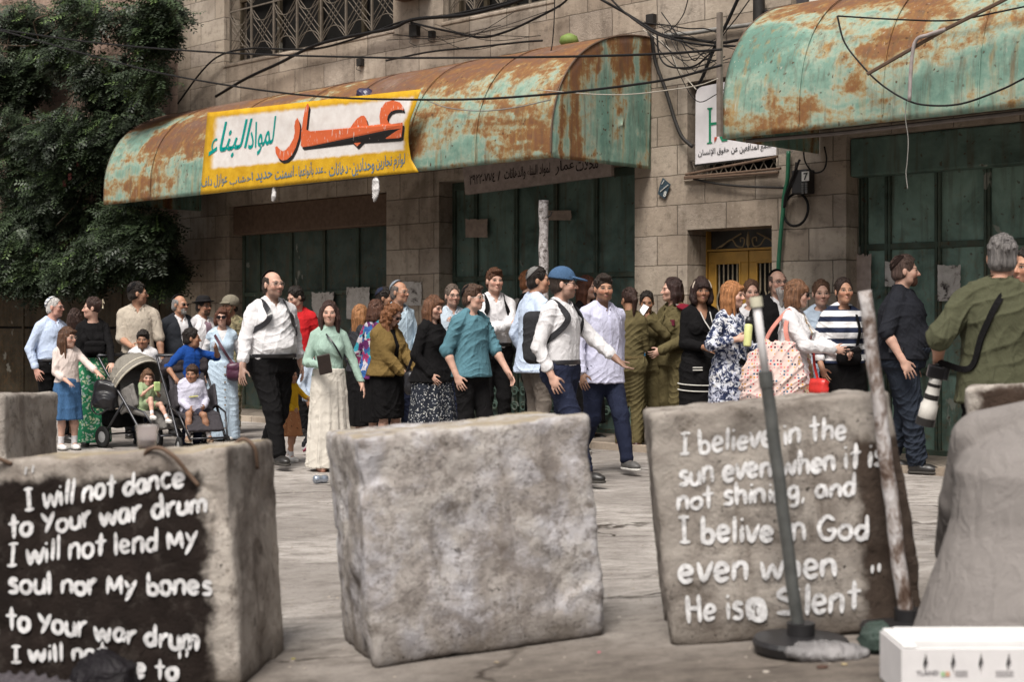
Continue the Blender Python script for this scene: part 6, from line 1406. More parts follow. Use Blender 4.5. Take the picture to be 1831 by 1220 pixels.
def ring(p, z, rx, ry, m, nm='piping', r=.006, a0=-.1, a1=math.pi+.1): q = p.T(0, 0, z); MB().tube([(q[0]+rx*math.cos(t), q[1]-ry*math.sin(t), q[2]-.015*math.sin(t)) for t in np.linspace(a0, a1, 24)], r, 5).build(nm, m, p.o)
for z in (.66, .72): ring(p, z, .232, .190, pip)
for sg in (-1, 1): q = p.surf(sg*.10, .88, .068); MB().tube([q+Vector((-.05, 0, 0)), q+Vector((.05, 0, 0))], .006, 5).tube([q+Vector((-.05, 0, -.025)), q+Vector((.05, 0, -.025))], .006, 5).build('pocket_piping', pip, p.o)
p = Person('girl with brown hair peering over the shoulder of the floral dress', 1342, 501, 819, 8, 2, sex='f', tone=PALE, brow=(.06, .03, .02)); p.top(cW, 1, .9); p.skirt(cB, zb=.2, rb=.2); p.shoes(shB); p.hair('pony', (.085, .040, .022), .1)
p = Person('strawberry blonde woman in navy floral dress holding a yellow flask', 1307, 505, 835, 46, 62, sex='f', girth=1.12, tone=PALE, brow=(.12, .06, .03), arms=((.20, .20, 1.22), (.12, .28, 1.12)), curl=(1.2, .6), h=.007, lip=(.36, .12, .10))
p.top(print_cloth((.022, .030, .070), ((.58, .60, .66), (.48, .50, .60), (.60, .60, .62)), 26, .50, 'noise'), .86, 1, .016, .5, 'crew', name='dress', skirt=(1.04, .12, .26, 7, .05, .21), puff=.014, wr=.014); p.hair('long', (.30, .130, .052), .20, 'side', vol=.006); p.shoes(shB)
cyl(p, 'flask', p.j['handa']+V3(0, -.02, .02), [(.034, -.10), (.037, -.09), (.037, .08), (.030, .10)], plain((.58, .60, .26), .4, 0, .1), 'pale yellow steel flask with black lid in the hand of the floral dress woman', 'flask', (.12, 0, 1), (('lid', [(.033, .101), (.034, .145), (.026, .15), (.026, .165)], plain((.02, .02, .022), .4)),))
r = prop('shoulder_strap', p, 'black bag strap across the navy floral dress', 'strap'); p.band([p.surf(-.10, 1.02, .06), p.surf(.02, .95, .075), p.surf(.14, .84, .08)], .05, .01, cB, 'band', r)
p = Person('long bearded man in black coat and glasses beneath the door grille', 1389, 482, 823, 18, 14, pitch=-6, tone=PALE, brow=(.10, .06, .04), girth=1.1)
p.top(cW, .3, .95, .012, .4, 'collar'); p.top(cB, 1, .60, .028, .8, 'v', name='coat', open=(.05, .05, 1.46, .95)); p.trousers(cB); p.shoes(shB); p.hair('ring', (.07, .045, .035)); p.beard((.30, .27, .25), .12); p.kippah(BLACK, .85); p.glasses((.03, .025, .025))
MB().tube([p.hp(.074, .0, -.01), p.hp(.080, -.015, -.06), p.hp(.078, -.02, -.13)], .006, 5).tube([p.hp(-.074, .0, -.01), p.hp(-.080, -.015, -.06), p.hp(-.078, -.02, -.13)], .006, 5).build('sidelock', hairmat((.12, .075, .05), .5), p.o)
p = Person('girl in pale blue top with brown hair tied back behind the striped jersey', 1467, 501, 827, 8, -2, sex='f', tone=PALE, brow=(.07, .04, .025), hs=1.05); p.top(cloth((.42, .50, .60)), 1, .9); p.skirt(denim((.25, .33, .42)), zb=.1, rb=.22); p.shoes(shW); p.hair('pony', (.095, .048, .028), .1)
p = Person('woman in white cardigan and sunglasses smiling at her phone', 1421, 503, 840, 66, 76, pitch=4, sex='f', girth=1.08, tone=PALE, brow=(.08, .04, .03), arms=((.10, .38, 1.13), (.10, .42, 1.10)), curl=(.8, .9), smile=1, lip=(.42, .10, .10), h=.007)
p.top(print_cloth((.50, .40, .27), ((.45, .06, .05), (.10, .16, .06), (.55, .30, .04), (.30, .07, .16), (.55, .5, .4)), 42, .66, 'blotch'), .3, 1, .012, .4, name='dress', skirt=(1.03, .15, .25, 7, .04, .20)); p.top(cW, .95, .80, .028, .8, 'v', name='cardigan', open=(.05, .10, 1.47, .77), wr=.014); p.hair('bob', (.13, .062, .032), .10, 'bangs', vol=.008, streak=.75); p.glasses((.02, .015, .015), True, 1.15); p.shoes(shB)
q = p.hp(-.078, .0, -.045); MB().tube([q+np.array([.0, .018*math.cos(t), .024*math.sin(t)-.02]) for t in [i*math.pi/8 for i in range(16)]], .003, 5, closed=True).build('earring', plain((.5, .33, .08), .3, .9), p.o)
phone(p, (p.j['handa']+p.j['handb'])/2+V3(0, -.05, .035), (0, .5, 1), (0, -1, .5), 'dark phone in the hands of the smiling woman in white cardigan')
def tote_mat():
    g = G('spotted_canvas'); c = g.co(); v = g.nd('ShaderNodeTexVoronoi', feature='F1'); g.put(v.inputs['Vector'], g.map(c, (1, 1, 1))); v.inputs['Scale'].default_value = 34; v.inputs['Randomness'].default_value = .25
    pk = g.sep(v.outputs['Color'])[0]; col = g.ramp(pk, [(0, (.50, .05, .06)), (.2, (.55, .28, .05)), (.4, (.05, .14, .22)), (.6, (.06, .05, .06)), (.8, (.60, .20, .22))], 'CONSTANT'); return g.end(g.mix(g.ramp(v.outputs['Distance'], [(.30, 1), (.36, 0)]), (.62, .47, .43), col), .85, g.bump(g.noise(c, 11, 3), .5, .03))
r = prop('tote_bag', p, 'large canvas tote with rainbow dots hanging from the white cardigan shoulder', 'tote bag'); c = V3(-.30, .13, .88)*p.S
v = Vox(c-.5, c+.5, .009); v.loft([c[2]-.30, c[2]-.22, c[2], c[2]+.20, c[2]+.30], [.09, .12, .11, .075, .05], [.20, .27, .29, .22, .12], [c[0]]*5, [c[1]-.02, c[1]+.02, c[1], c[1]-.01, c[1]-.05]); link('body', v.mesh('body', .03, 8, 4), tote_mat(), r)
P_ = p; p.band([c+V3(0, .10, .24), c+V3(.05, .02, .42), p.T(-.13, .02, 1.49), c+V3(.04, -.10, .42), c+V3(0, -.15, .22)], .04, .01, plain((.5, .2, .16), .7), 'strap', r)
handbag(p, p.T(-.10, -.24, .78), (.20, .09, .15), plain((.55, .035, .03), .4), 'bright red leather shoulder bag below the white cardigan', [p.surf(-.02, 1.15, .06), Vector(p.T(-.08, -.20, 1.0)), Vector(p.T(-.10, -.24, .84))], 'handbag', 60)
p = Person('woman in black and white striped jersey with black skirt', 1507, 497, 838, 12, 6, pitch=-6, sex='f', girth=1.06, tone=TAN, brow=DKHAIR, arms=((.25, .10, .93), (.26, .02, .92)), h=.007, lip=(.40, .17, .14))
p.top(stripes((.70, .69, .70), (.018, .024, .050), .098, .013), .78, .97, .022, .9, hemr=.01); p.skirt(cB, 1.03, .20, .27, 6, .03, .205); p.shoes(shB); p.hair('pony', (.022, .012, .009), .15)
handbag(p, p.surf(-.02, 1.05, .05), (.22, .08, .16), cB, 'black waist bag slung over the striped jersey', [p.surf(.08, 1.42, .03), p.surf(.085, 1.28, .036), p.surf(.06, 1.12, .05)], 'bag')
p = Person('stocky bearded man in black polo and dark cargo trousers in profile', 1613, 457, 846, 66, 78, girth=1.42, belly=.10, tone=PALE, brow=(.05, .025, .018), arms=((.27, .05, .92), 'hang'), legs='step', sh=1.08, h=.007, stubble=.3, group='people walking along the street')
p.top(cloth((.016, .017, .022)), .50, .92, .018, .9, 'collar', wr=.012); p.trousers(cloth((.020, .025, .036)), 1.28, wr=.02); p.shoes(shB, boot=.1); p.hair('short', (.065, .04, .032)); p.beard((.07, .032, .02)); p.kippah((.02, .012, .01), .62)
MB().box(-.30*p.S, -.22*p.S, -.06, .06, .98*p.S, 1.02*p.S).build('belt_pouch', LEATH, p.o)
p = Person('soldier in khaki partly out of view beyond the photographer', 1838, 440, 920, -40, -60, tone=TAN, girth=1.05, hat=.03, stubble=.4, group='soldiers'); p.top(cloth((.17, .12, .05)), 1, .9, .02, .7, 'collar'); p.trousers(cM); p.shoes(shB); p.hair('short', DKHAIR)
p = PH = Person('photographer in olive polo seen from behind with a long white lens', 1784, 420, 996, 172, 160, girth=1.08, belly=.03, tone=(.44, .235, .16), arms=((.27, .06, .96), (.27, .10, 1.05)), sh=1.14, h=.0065, hx=-.03)
p.top(cloth((.070, .071, .042)), .50, .83, .020, .9, 'collar', wr=.020, hemr=.015); p.trousers(cB, 1.2); p.shoes(shB); p.hair('short', (.12, .11, .105), streak=.6)
r = prop('camera', p, 'black camera with long white telephoto lens hanging at the photographer side', 'camera'); c = V3(.315, -.06, 1.00)*p.S
Mc = Matrix.Translation(Vector(c)) @ Matrix.Rotation(R(-12), 4, 'Y') @ Matrix.Rotation(R(-8), 4, 'X') @ Matrix.Scale(.74, 4)
MB().lathe([(.045, -.06), (.048, -.09), (.048, -.155), (.052, -.17), (.055, -.25), (.066, -.27), (.068, -.37), (.066, -.372)], 24).build('lens_barrel', plain((.66, .63, .58), .4, 0, .1), r, Mc, smooth=True)
for z0, z1, rd in ((-.10, -.125, .0495), (-.185, -.225, .0555)): MB().lathe([(rd, z0), (rd+.001, (z0+z1)/2), (rd, z1)], 24).build('grip_ring', shB, r, Mc)
MB().lathe([(.068, -.372), (.074, -.376), (.074, -.43), (.070, -.432), (.066, -.40)], 24).build('lens_hood', shB, r, Mc); bevel(MB().box(-.075, .075, -.045, .045, -.06, .04).box(-.03, .03, -.05, .03, .035, .06).box(-.08, -.04, -.05, .055, -.055, .05).build('camera_body', LEATH, r, Mc), .012)
P_ = p; p.band([p.T(-.06, .02, 1.47), p.surf(.03, 1.38, .028, True), p.surf(.11, 1.20, .03, True), p.surf(.17, 1.02, .02, True), Vector(c)+Vector((0, .02, .05))], .034, .01, cB, 'strap', r)
# ------------------------------------------------------------------ strollers and the two small riders
def stroller(px, foot, yaw, col, seatc, label, folded):
    sca = (foot-HY)/HC; r = tag(empty('stroller', Matrix.Translation(((px-CX)/sca, F/sca, 0)) @ Matrix.Rotation(R(yaw), 4, 'Z')), label, 'stroller'); fm = plain((.05, .05, .055), .35, .6); cm = cloth(col)
    fr = MB()
    for s in (-1, 1):
        x = s*.24; fr.tube(curve_pts([(x, .46, .96), (x, .30, .78), (x, .02, .50), (x, -.32, .12)], 5), .014, 8); fr.tube([(x, .02, .50), (x, .36, .12)], .013, 8); fr.tube([(x, -.02, .46), (x, -.30, .40), (x*.8, -.50, .16)], .010, 6)
    fr.tube([(-.24, .46, .96), (.24, .46, .96)], .013, 8); fr.tube([(-.24, .36, .14), (.24, .36, .14)], .010, 6); fr.tube([(-.19, -.50, .16), (.19, -.50, .16)], .010, 6); fr.build('frame', fm, r, smooth=True)
    MB().tube([(-.22, .47, .965), (.22, .47, .965)], .019, 8).build('handle', plain((.02, .02, .02), .6), r, smooth=True)
    for s in (-1, 1):
        for y, rad in ((-.33, .085), (.37, .115)):
            x = s*.245; M = Matrix.Translation((x, y, rad)) @ Matrix.Rotation(R(90), 4, 'Y'); wh = MB().lathe([(rad-.03, -.012), (rad-.006, -.016), (rad, 0), (rad-.006, .016), (rad-.03, .012)], 20).build('wheel', plain((.02, .02, .02), .7), r, M, smooth=True); MB().lathe([(.02, -.018), (rad-.03, -.008), (rad-.03, .008), (.02, .018)], 12).build('hub', plain((.25, .25, .25), .4), wh)
    v = Vox((-.35, -.6, .05), (.35, .4, 1.0), .010); v.box((0, .13, .60), (.19, .025, .23), np.array(Matrix.Rotation(R(-28), 3, 'X')), .02); v.box((0, -.12, .385), (.19, .17, .03), np.array(Matrix.Rotation(R(6), 3, 'X')), .02, .02); v.box((0, -.36, .29), (.185, .10, .02), np.array(Matrix.Rotation(R(42), 3, 'X')), .015, .02)
    for s in (-1, 1): v.box((s*.20, .02, .52), (.015, .15, .12), np.array(Matrix.Rotation(R(-22), 3, 'X')), .012, .02)
    link('seat', v.mesh('seat', .008, 12, 1), cloth(seatc), r)
    v = Vox((-.4, -.5, .4), (.4, .8, 1.2), .010)
    if not folded:
        v.ell((0, .14, .66), (.27, .33, .33), k=.0); v.ell((0, .12, .64), (.253, .315, .315), k=.002, op='s'); v.cut((0, -1, -.75), -.60)
        for a in (.0, .30): pass
    else: v.box((0, .30, .84), (.24, .10, .09), np.array(Matrix.Rotation(R(-30), 3, 'X')), .05); v.ell((0, .26, .90), (.22, .08, .05), k=.03)
    link('canopy', v.mesh('canopy', .010, 10, 2), cm, r)
    if not folded:
        tr = MB()
        for o in (0, .07): tr.tube([((.272-o*.12)*math.cos(t), .118-.198*math.sin(t)+o*.8, .643+.264*math.sin(t)+o*.6) for t in np.linspace(0, math.pi, 22)], .010, 6)
        tr.build('canopy_piping', plain((.50, .46, .38), .6), r)
    v = Vox((-.35, .2, .05), (.35, .7, .8), .010); v.box((0, .36, .30), (.19, .13, .09), None, .05); link('basket', v.mesh('basket', .012, 9, 3), cB, r)
    return r
stroller(258, 802, 52, (.20, .185, .16), (.17, .16, .15), 'grey and black stroller with a raised beige canopy carrying a toddler', False)
stroller(345, 806, 30, (.045, .038, .042), (.05, .045, .05), 'dark stroller with a folded canopy carrying a child in a hooded top', True)
sv = (802-HY)/HC
t_ = tag(empty('diaper_bag', Matrix.Translation(((192-CX)/sv, F/sv-.05, 0))), 'black changing bag hanging at the back of the grey stroller', 'bag')
v = Vox((-.3, -.2, .3), (.3, .2, .9), .008); v.box((0, 0, .56), (.13, .08, .15), np.array(Matrix.Rotation(R(12), 3, 'Y')), .06); v.ell((.01, -.05, .52), (.11, .06, .09), k=.02); link('body', v.mesh('body', .012, 12, 1), LEATH, t_)
MB().tube(curve_pts([(-.10, -.05, .62), (-.13, -.08, .45), (-.06, -.09, .36), (.05, -.08, .42)], 6), .008, 5).build('strap', LEATH, t_)
p = Person('toddler in green outfit eating in the grey stroller', 263, 672, 802, 40, 22, pitch=4, sex='f', hs=1.52, tone=(.52, .31, .235), brow=(.14, .08, .05), arms=((.07, .30, 1.36), (.10, .30, 1.28)), curl=(1, 1), seat=.43, legs=((.07, .26, .30), (.08, .30, .26)), H=.80, Y=F/sv-.16, h=.006, group=None)
p.top(cloth((.26, .33, .19)), .45, .80, .014, .6); p.shorts(cloth((.26, .33, .19)), .55, 1.2); p.shoes(shW, plain((.6, .58, .55), .6), sock=(cW, .12)); p.hair('long', (.11, .055, .03), .14, 'side')
q = p.j['handa']; tag(link('snack_pouch', (lambda v: (v.box((0, 0, 0), (.035, .012, .05), None, .01), v.mesh('snack_pouch', .004, 20, 1))[1])(Vox((-.08, -.06, -.1), (.08, .06, .1), .006)), plain((.42, .55, .22), .5), None, p.M @ Matrix.Translation(Vector(q)+Vector((.02, -.03, -.01)))), 'light green snack packet at the mouth of the toddler', 'snack')
s2_ = (806-HY)/HC
p = Person('small boy in pale lilac hooded top sitting in the dark stroller', 343, 667, 806, 22, -4, hs=1.36, tone=OLV, brow=DKHAIR, arms=((.10, .28, 1.02), (.17, .26, 1.04)), curl=(.8, .8), seat=.385, legs=((.09, .30, .10), (.13, .28, .09)), H=1.0, Y=F/s2_-.12, h=.006, group=None)
p.top(cloth((.48, .47, .56)), 1, .84, .026, .8, 'turtle', puff=.012, wr=.014); p.shorts(cloth((.03, .03, .045)), .6, 1.2); p.shoes(plain((.25, .17, .12), .7), plain((.4, .33, .25), .7), sock=(cloth((.5, .47, .47)), .14)); p.hair('short', (.045, .024, .015), fringe='side')
v = Vox((-.3, -.35, .3), (.3, .3, .9), .007); a = p.T(0, .05, 1.44); v.ell(a, (.085, .075, .045), k=.02); v.ell(a+V3(0, -.03, .045), (.060, .065, .05), k=.01, op='s'); p.child('hood', v.mesh('hood', .006, 18, 1), cloth((.48, .47, .56)))
q = p.surf(0, 1.20, .036); mb = MB(); mb.tube([q+Vector((-.045, 0, 0)), q+Vector((.045, 0, .008))], .006, 5); mb.build('chest_print', plain((.55, .52, .15), .6), p.o)

# ------------------------------------------------------------------ concrete blocks
class Block:
    def __init__(s, base, yaw, tilt, W, D, Hh, mat, label, seed, taper=0, amp=.010, rnd=.024):
        s.W, s.D, s.Hh, s.seed, s.taper, s.amp, s.rnd = W, D, Hh, seed, taper, amp, rnd
        s.M = Matrix.Translation(base) @ Matrix.Rotation(R(yaw), 4, 'Z') @ Matrix.Rotation(R(tilt), 4, 'Y') @ Matrix.Rotation(R(-2.2), 4, 'X')
        s.root = tag(empty('concrete_block', s.M), label, 'concrete block', 'concrete road blocks'); V = []; Fc = []; n = 60
        idx = {}
        def vid(i, j, k):
            if (i, j, k) not in idx: idx[(i, j, k)] = len(V); V.append(s.pos(i/n, j/n, k/n))
            return idx[(i, j, k)]
        for a in range(n):
            for b in range(n):
                for f in (0, n):
                    Fc += [[vid(f, a, b), vid(f, a+1, b), vid(f, a+1, b+1), vid(f, a, b+1)], [vid(a, f, b), vid(a+1, f, b), vid(a+1, f, b+1), vid(a, f, b+1)], [vid(a, b, f), vid(a+1, b, f), vid(a+1, b+1, f), vid(a, b+1, f)]]
        MB().add(V, Fc).build('body', mat, s.root, smooth=True)
    def pos(s, a, b, c):
        """point of the block surface; local x 0..W from the near corner, y 0..D into depth, z 0..H"""
        hw = Vector((s.W/2, s.D/2, s.Hh/2)); P = Vector(((a-.5)*s.W, (b-.5)*s.D, (c-.5)*s.Hh)); r = s.rnd+.02*mnoise.noise((P.x*4+s.seed, P.y*4, P.z*4)); inner = Vector([max(-h_+r, min(h_-r, x)) for x, h_ in zip(P, hw)]); d = P-inner
        if d.length > 1e-6: P = inner+d.normalized()*min(d.length, r) if d.length > r else P
        n = s.amp*(mnoise.noise((P.x*3+s.seed, P.y*3, P.z*3))*1.2+.6*mnoise.noise((P.x*9, P.y*9+s.seed, P.z*9))+.34*mnoise.noise((P.x*24, P.y*24, P.z*24+s.seed))+.22*mnoise.noise((P.x*48, P.y*48+s.seed, P.z*48)))
        chip = max(0, mnoise.noise((P.x*5+9, P.y*5, P.z*5+s.seed))-.25)*.05 if d.length > .02 else 0
        nn = Vector((P.x/hw.x, P.y/hw.y, P.z/hw.z)); nn = Vector([math.copysign(abs(x)**6, x) for x in nn]); nn = nn.normalized() if nn.length > 1e-9 else nn
        P = P+nn*(n-chip); P.x *= 1-s.taper*max(0, P.x/hw.x)*(P.z/s.Hh+.5)
        return P+hw
    def front(s, px, py):
        """photo point -> local (x, z) on the front face"""
        o = s.M.inverted() @ Vector((0, 0, HC)); d = s.M.inverted().to_3x3() @ Vector(((px-CX)/F, 1, (HY-py)/F)); t = -o.y/d.y; p = o+d*t; return p.x, p.z
    def surf(s, x, z, off):
        a, c = min(1, max(0, x/s.W)), min(1, max(0, z/s.Hh)); P = s.pos(a, 0, c); return Vector((x, min(P.y, .03)-off, z))
# handwriting: letters as brush strokes in a unit box (x-height .6, ascender 1)
GL = {'I': (.34, [[(.17,0),(.17,.95)],[(.02,.95),(.32,.95)],[(.02,0),(.32,0)]]), 'w': (.62, [[(0,.6),(.13,0),(.30,.5),(.46,0),(.60,.62)]]), 'i': (.16, [[(.08,0),(.08,.58)],[(.07,.82),(.09,.86)]]), 'l': (.16, [[(.08,0),(.08,1)]]),
 'n': (.44, [[(.04,0),(.05,.6)],[(.05,.42),(.20,.60),(.36,.50),(.38,0)]]), 'o': (.44, [[(.22,.6),(.05,.45),(.05,.15),(.22,0),(.38,.15),(.38,.45),(.22,.6)]]), 't': (.38, [[(.20,1),(.20,0)],[(.02,.62),(.37,.66)]]), 'd': (.48, [[(.36,.5),(.18,.55),(.04,.3),(.14,.03),(.30,.05),(.40,.28)],[(.40,1.02),(.41,0)]]),
 'a': (.46, [[(.36,.52),(.18,.58),(.04,.30),(.14,.02),(.32,.12),(.38,.55)],[(.38,.6),(.43,0)]]), 'c': (.40, [[(.36,.52),(.18,.58),(.04,.30),(.16,.02),(.36,.10)]]), 'e': (.44, [[(.06,.28),(.36,.36),(.30,.56),(.14,.58),(.04,.28),(.16,.02),(.38,.10)]]),
 'Y': (.50, [[(.02,.9),(.24,.45)],[(.48,.92),(.14,0)]]), 'y': (.46, [[(.03,.6),(.20,.18)],[(.42,.62),(.06,-.34)]]), 'u': (.44, [[(.04,.6),(.05,.15),(.20,0),(.37,.15),(.37,.6)],[(.37,.3),(.42,0)]]), 'r': (.38, [[(.06,.62),(.08,0)],[(.07,.30),(.20,.56),(.36,.66)]]),
 'm': (.62, [[(.04,0),(.05,.6)],[(.05,.4),(.18,.6),(.30,.45),(.30,0)],[(.30,.4),(.45,.6),(.57,.45),(.57,0)]]), 'M': (.60, [[(.04,0),(.07,.72),(.28,.2),(.50,.75),(.56,0)]]), 's': (.38, [[(.34,.55),(.15,.60),(.08,.42),(.30,.26),(.28,.04),(.04,.03)]]), 'b': (.46, [[(.06,1),(.07,0)],[(.07,.05),(.30,.02),(.40,.25),(.28,.48),(.08,.42)]]), 'h': (.44, [[(.05,1),(.06,0)],[(.06,.40),(.22,.58),(.36,.48),(.38,0)]]),
 'v': (.42, [[(.02,.6),(.19,0),(.40,.62)]]), 'g': (.46, [[(.36,.52),(.18,.58),(.05,.32),(.16,.08),(.36,.2)],[(.37,.58),(.36,-.22),(.12,-.30)]]), ',': (.18, [[(.10,.05),(.04,-.18)]]), 'G': (.62, [[(.55,.78),(.32,.92),(.06,.55),(.14,.08),(.42,.0),(.56,.35),(.34,.36)]]), 'H': (.54, [[(.06,.95),(.07,0)],[(.46,.95),(.47,0)],[(.06,.48),(.46,.5)]]), 'S': (.48, [[(.42,.82),(.20,.92),(.08,.68),(.38,.40),(.34,.06),(.05,.06)]]),
 '"': (.32, [[(.08,1),(.06,.62)],[(.24,1.02),(.22,.64)]]), ' ': (.24, []), '#': (.44, [[(.05,.0),(.06,.6),(.36,.62),(.38,.02),(.14,.02),(.14,.5),(.28,.5),(.28,.08)]])}
def letter_block(B, lines, m, seed):
    mb = MB(); rr = random.Random(seed); zc = [0]
    def stroke(pts, wd):
        P = []
        for a, b in zip(pts, pts[1:]):
            n = max(1, int(math.hypot(b[0]-a[0], b[1]-a[1])/.012)); P += [(a[0]+(b[0]-a[0])*k/n, a[1]+(b[1]-a[1])*k/n) for k in range(n)]
        P.append(pts[-1]); zc[0] += 1; off = .0032+.00004*zc[0]; L = len(P); V = []
        for i, q in enumerate(P):
            t = Vector((P[min(i+1, L-1)][0]-P[max(i-1, 0)][0], P[min(i+1, L-1)][1]-P[max(i-1, 0)][1])); t = t.normalized() if t.length > 1e-9 else Vector((1, 0)); nn = Vector((-t.y, t.x))
            e = min(i, L-1-i)*.012/(wd*.5); r = wd*.5*(min(1, .55+.45*e))*(1+.16*mnoise.noise((q[0]*30, q[1]*30, zc[0])))
            if i == 0 or i == L-1:
                cc = Vector(q)+t*(r*.7*(1 if i else -1)); V += [cc+nn*r*.45, cc-nn*r*.45]
                if i == 0: V += [Vector(q)+nn*r, Vector(q)-nn*r]
                else: V[-2:] = [Vector(q)+nn*r, Vector(q)-nn*r, cc+nn*r*.45, cc-nn*r*.45]
            else: V += [Vector(q)+nn*r, Vector(q)-nn*r]
        mb.add([B.surf(v_.x, v_.y, off) for v_ in V], [(2*i, 2*i+1, 2*i+3, 2*i+2) for i in range(len(V)//2-1)])
    for txt, (x0, y0), (x1, y1), hpx, wpx in lines:
        adv = sum(GL[c][0]+.06 for c in txt); pos = 0.0
        for c in txt:
            g = GL[c]; jx, jy, js = rr.uniform(-.02, .02), rr.uniform(-.05, .05), rr.uniform(.92, 1.1); sl = rr.uniform(-.06, .06)
            for st in g[1]:
                pts = []
                for x, y in st:
                    t = (pos+x+jx+sl*y)/adv; px = x0+(x1-x0)*t; py = y0+(y1-y0)*t-(y*js+jy)*hpx; pts.append(B.front(px, py))
                if len(pts) > 2: pts = [(q.x, q.y) for q in curve_pts([(a, b, 0) for a, b in pts], 4)]
                stroke(pts, wpx*.62/480*rr.uniform(.88, 1.12))
            pos += g[0]+.06
    return mb.build('painted_lettering', m, B.root)
def chalk():
    g = G('brushed_white_paint'); c = g.co(); n = g.noise(c, 60, 5, .75); k = g.ramp(n, [(.32, (.34, .325, .32)), (.46, (.56, .55, .55)), (.7, (.66, .655, .66))]); g.p.inputs['Specular IOR Level'].default_value = .1; a = g.ramp(g.noise(c, 34, 6, .75), [(.36, 0), (.41, 1)]); return g.end(k, .9, None, Alpha=a)
M_CHALK = chalk()
def loopbar(B, pts, lb=None): return MB().tube(curve_pts([Vector(p) for p in pts], 6), .008, 7).build('lifting_loop', M_RUSTPIPE, B.root, smooth=True)
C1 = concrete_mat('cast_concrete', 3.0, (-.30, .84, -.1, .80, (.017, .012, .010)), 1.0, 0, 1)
B1 = Block(Vector((-1.93, 5.42, -.105)), -7, -4.3, .95, .60, .885, C1, 'concrete block with white handwriting about a war drum on black paint', 2.)
letter_block(B1, [('"', (42, 866), (72, 860), 28, 11), ('I will not dance', (46, 914), (330, 868), 40, 12), ('to Your war drum', (16, 962), (372, 914), 38, 13), ('I will not lend My', (14, 1012), (356, 976), 40, 12), ('soul nor My bones', (16, 1060), (382, 1064), 38, 13), ('to Your war drum', (14, 1124), (358, 1164), 38, 13), ('I will not', (24, 1184), (196, 1180), 31, 12), ('dance to', (150, 1206), (322, 1216), 36, 13), ('"', (322, 1200), (352, 1194), 34, 11)], M_CHALK, 3)
loopbar(B1, [(.66, .02, .80), (.64, .0, .875), (.70, -.02, .895), (.76, -.03, .86), (.80, -.012, .80), (.84, -.008, .745)]); loopbar(B1, [(.03, .02, .80), (.0, -.02, .87), (.06, -.03, .90), (.12, 0, .87)]); loopbar(B1, [(.86, .30, .86), (.92, .30, .90), (.965, .30, .86), (.965, .32, .78)])
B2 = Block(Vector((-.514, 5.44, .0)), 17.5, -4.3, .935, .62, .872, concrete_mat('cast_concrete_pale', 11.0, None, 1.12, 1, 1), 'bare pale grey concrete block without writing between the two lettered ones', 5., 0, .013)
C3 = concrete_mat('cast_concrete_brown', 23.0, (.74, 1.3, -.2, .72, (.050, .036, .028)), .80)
B3 = Block(Vector((.597, 5.45, .075)), -3.5, -5.6, .965, .66, .890, C3, 'concrete block with white handwriting about sun and God on bare brown concrete', 8., .13, .012)
letter_block(B3, [('I believe in the', (1217, 814), (1516, 784), 40, 12), ('sun even when it is', (1214, 868), (1582, 832), 40, 13), ('not shining, and', (1210, 912), (1532, 884), 36, 12), ('I belive in God', (1214, 972), (1556, 962), 43, 13), ('even when', (1214, 1040), (1500, 1030), 48, 14), ('He is', (1228, 1114), (1330, 1106), 48, 13), ('#', (1337, 1108), (1376, 1106), 52, 18), ('S', (1386, 1100), (1432, 1098), 50, 14), ('ilent', (1424, 1098), (1540, 1092), 50, 13), ('"', (1556, 1046), (1586, 1042), 34, 12)], M_CHALK, 8)
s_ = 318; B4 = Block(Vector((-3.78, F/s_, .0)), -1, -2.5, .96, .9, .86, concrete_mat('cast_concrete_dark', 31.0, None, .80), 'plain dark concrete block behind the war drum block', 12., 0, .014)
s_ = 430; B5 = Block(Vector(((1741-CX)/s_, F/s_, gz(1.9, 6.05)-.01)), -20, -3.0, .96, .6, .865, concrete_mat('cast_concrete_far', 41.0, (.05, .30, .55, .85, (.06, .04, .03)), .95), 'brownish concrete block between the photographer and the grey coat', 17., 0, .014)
# cup left on the block
q = B1.M @ Vector((.60, .12, .878)); t_ = tag(empty('plastic_cup', Matrix.Translation(q)), 'clear plastic cup of dark drink standing on the war drum block', 'cup')
MB().lathe([(.030, 0), (.036, .05), (.043, .10), (.0445, .103), (.040, .10), (.034, .05), (.028, .004)], 20).build('cup', clearglass((.8, .76, .76)), t_, smooth=True); MB().lathe([(.0, .006), (.029, .006), (.0325, .045), (0, .045)], 20).build('drink', plain((.05, .015, .015), .2), t_)

# ------------------------------------------------------------------ parasol stands, crate, sacks, litter
def stand(bx, by, Y, tx, ty, r, m, capm, label, tray):
    gzv = gz((bx-CX)/F*Y, Y); b = at(bx, by, Y); b.z = gzv; top = at(tx, ty, Y-.02); st = tag(empty('parasol_stand', Matrix.Translation(b)), label, 'parasol stand'); t = top-b; n = 24
    if tray:
        MB().tube([t*(.04+.74*i/n)+Vector((.001*math.sin(i), .001*math.cos(i), 0)) for i in range(n+1)], r, 16).build('pole', m, st, smooth=True); MB().tube([t*.76, t*.985], r*.66, 14).build('upper_tube', capm, st, smooth=True); MB().tube([t*.972, t*1.0], r*.98, 14).build('cap', plain((.58, .55, .42), .5), st)
        MB().tube([t*.745, t*.79], r*1.15, 14).build('collar', m, st)
    else:
        pp = [t*(.03+.97*i/n)+Vector((.002*math.sin(i*.9), .002*math.cos(i*1.3), 0)) for i in range(n+1)]; MB().tube(pp, [r*(.95-.15*i/n+.03*math.sin(i*2.1)) for i in range(n+1)], 14).build('pole', m, st, smooth=True)
    MB().lathe([(.05, .10), (.05, .055), (.165, .045), (.175, .03), (.165, .0), (.0, .0)][::-1], 28).build('base', plain((.015, .014, .015), .45), st, smooth=False)
    return st
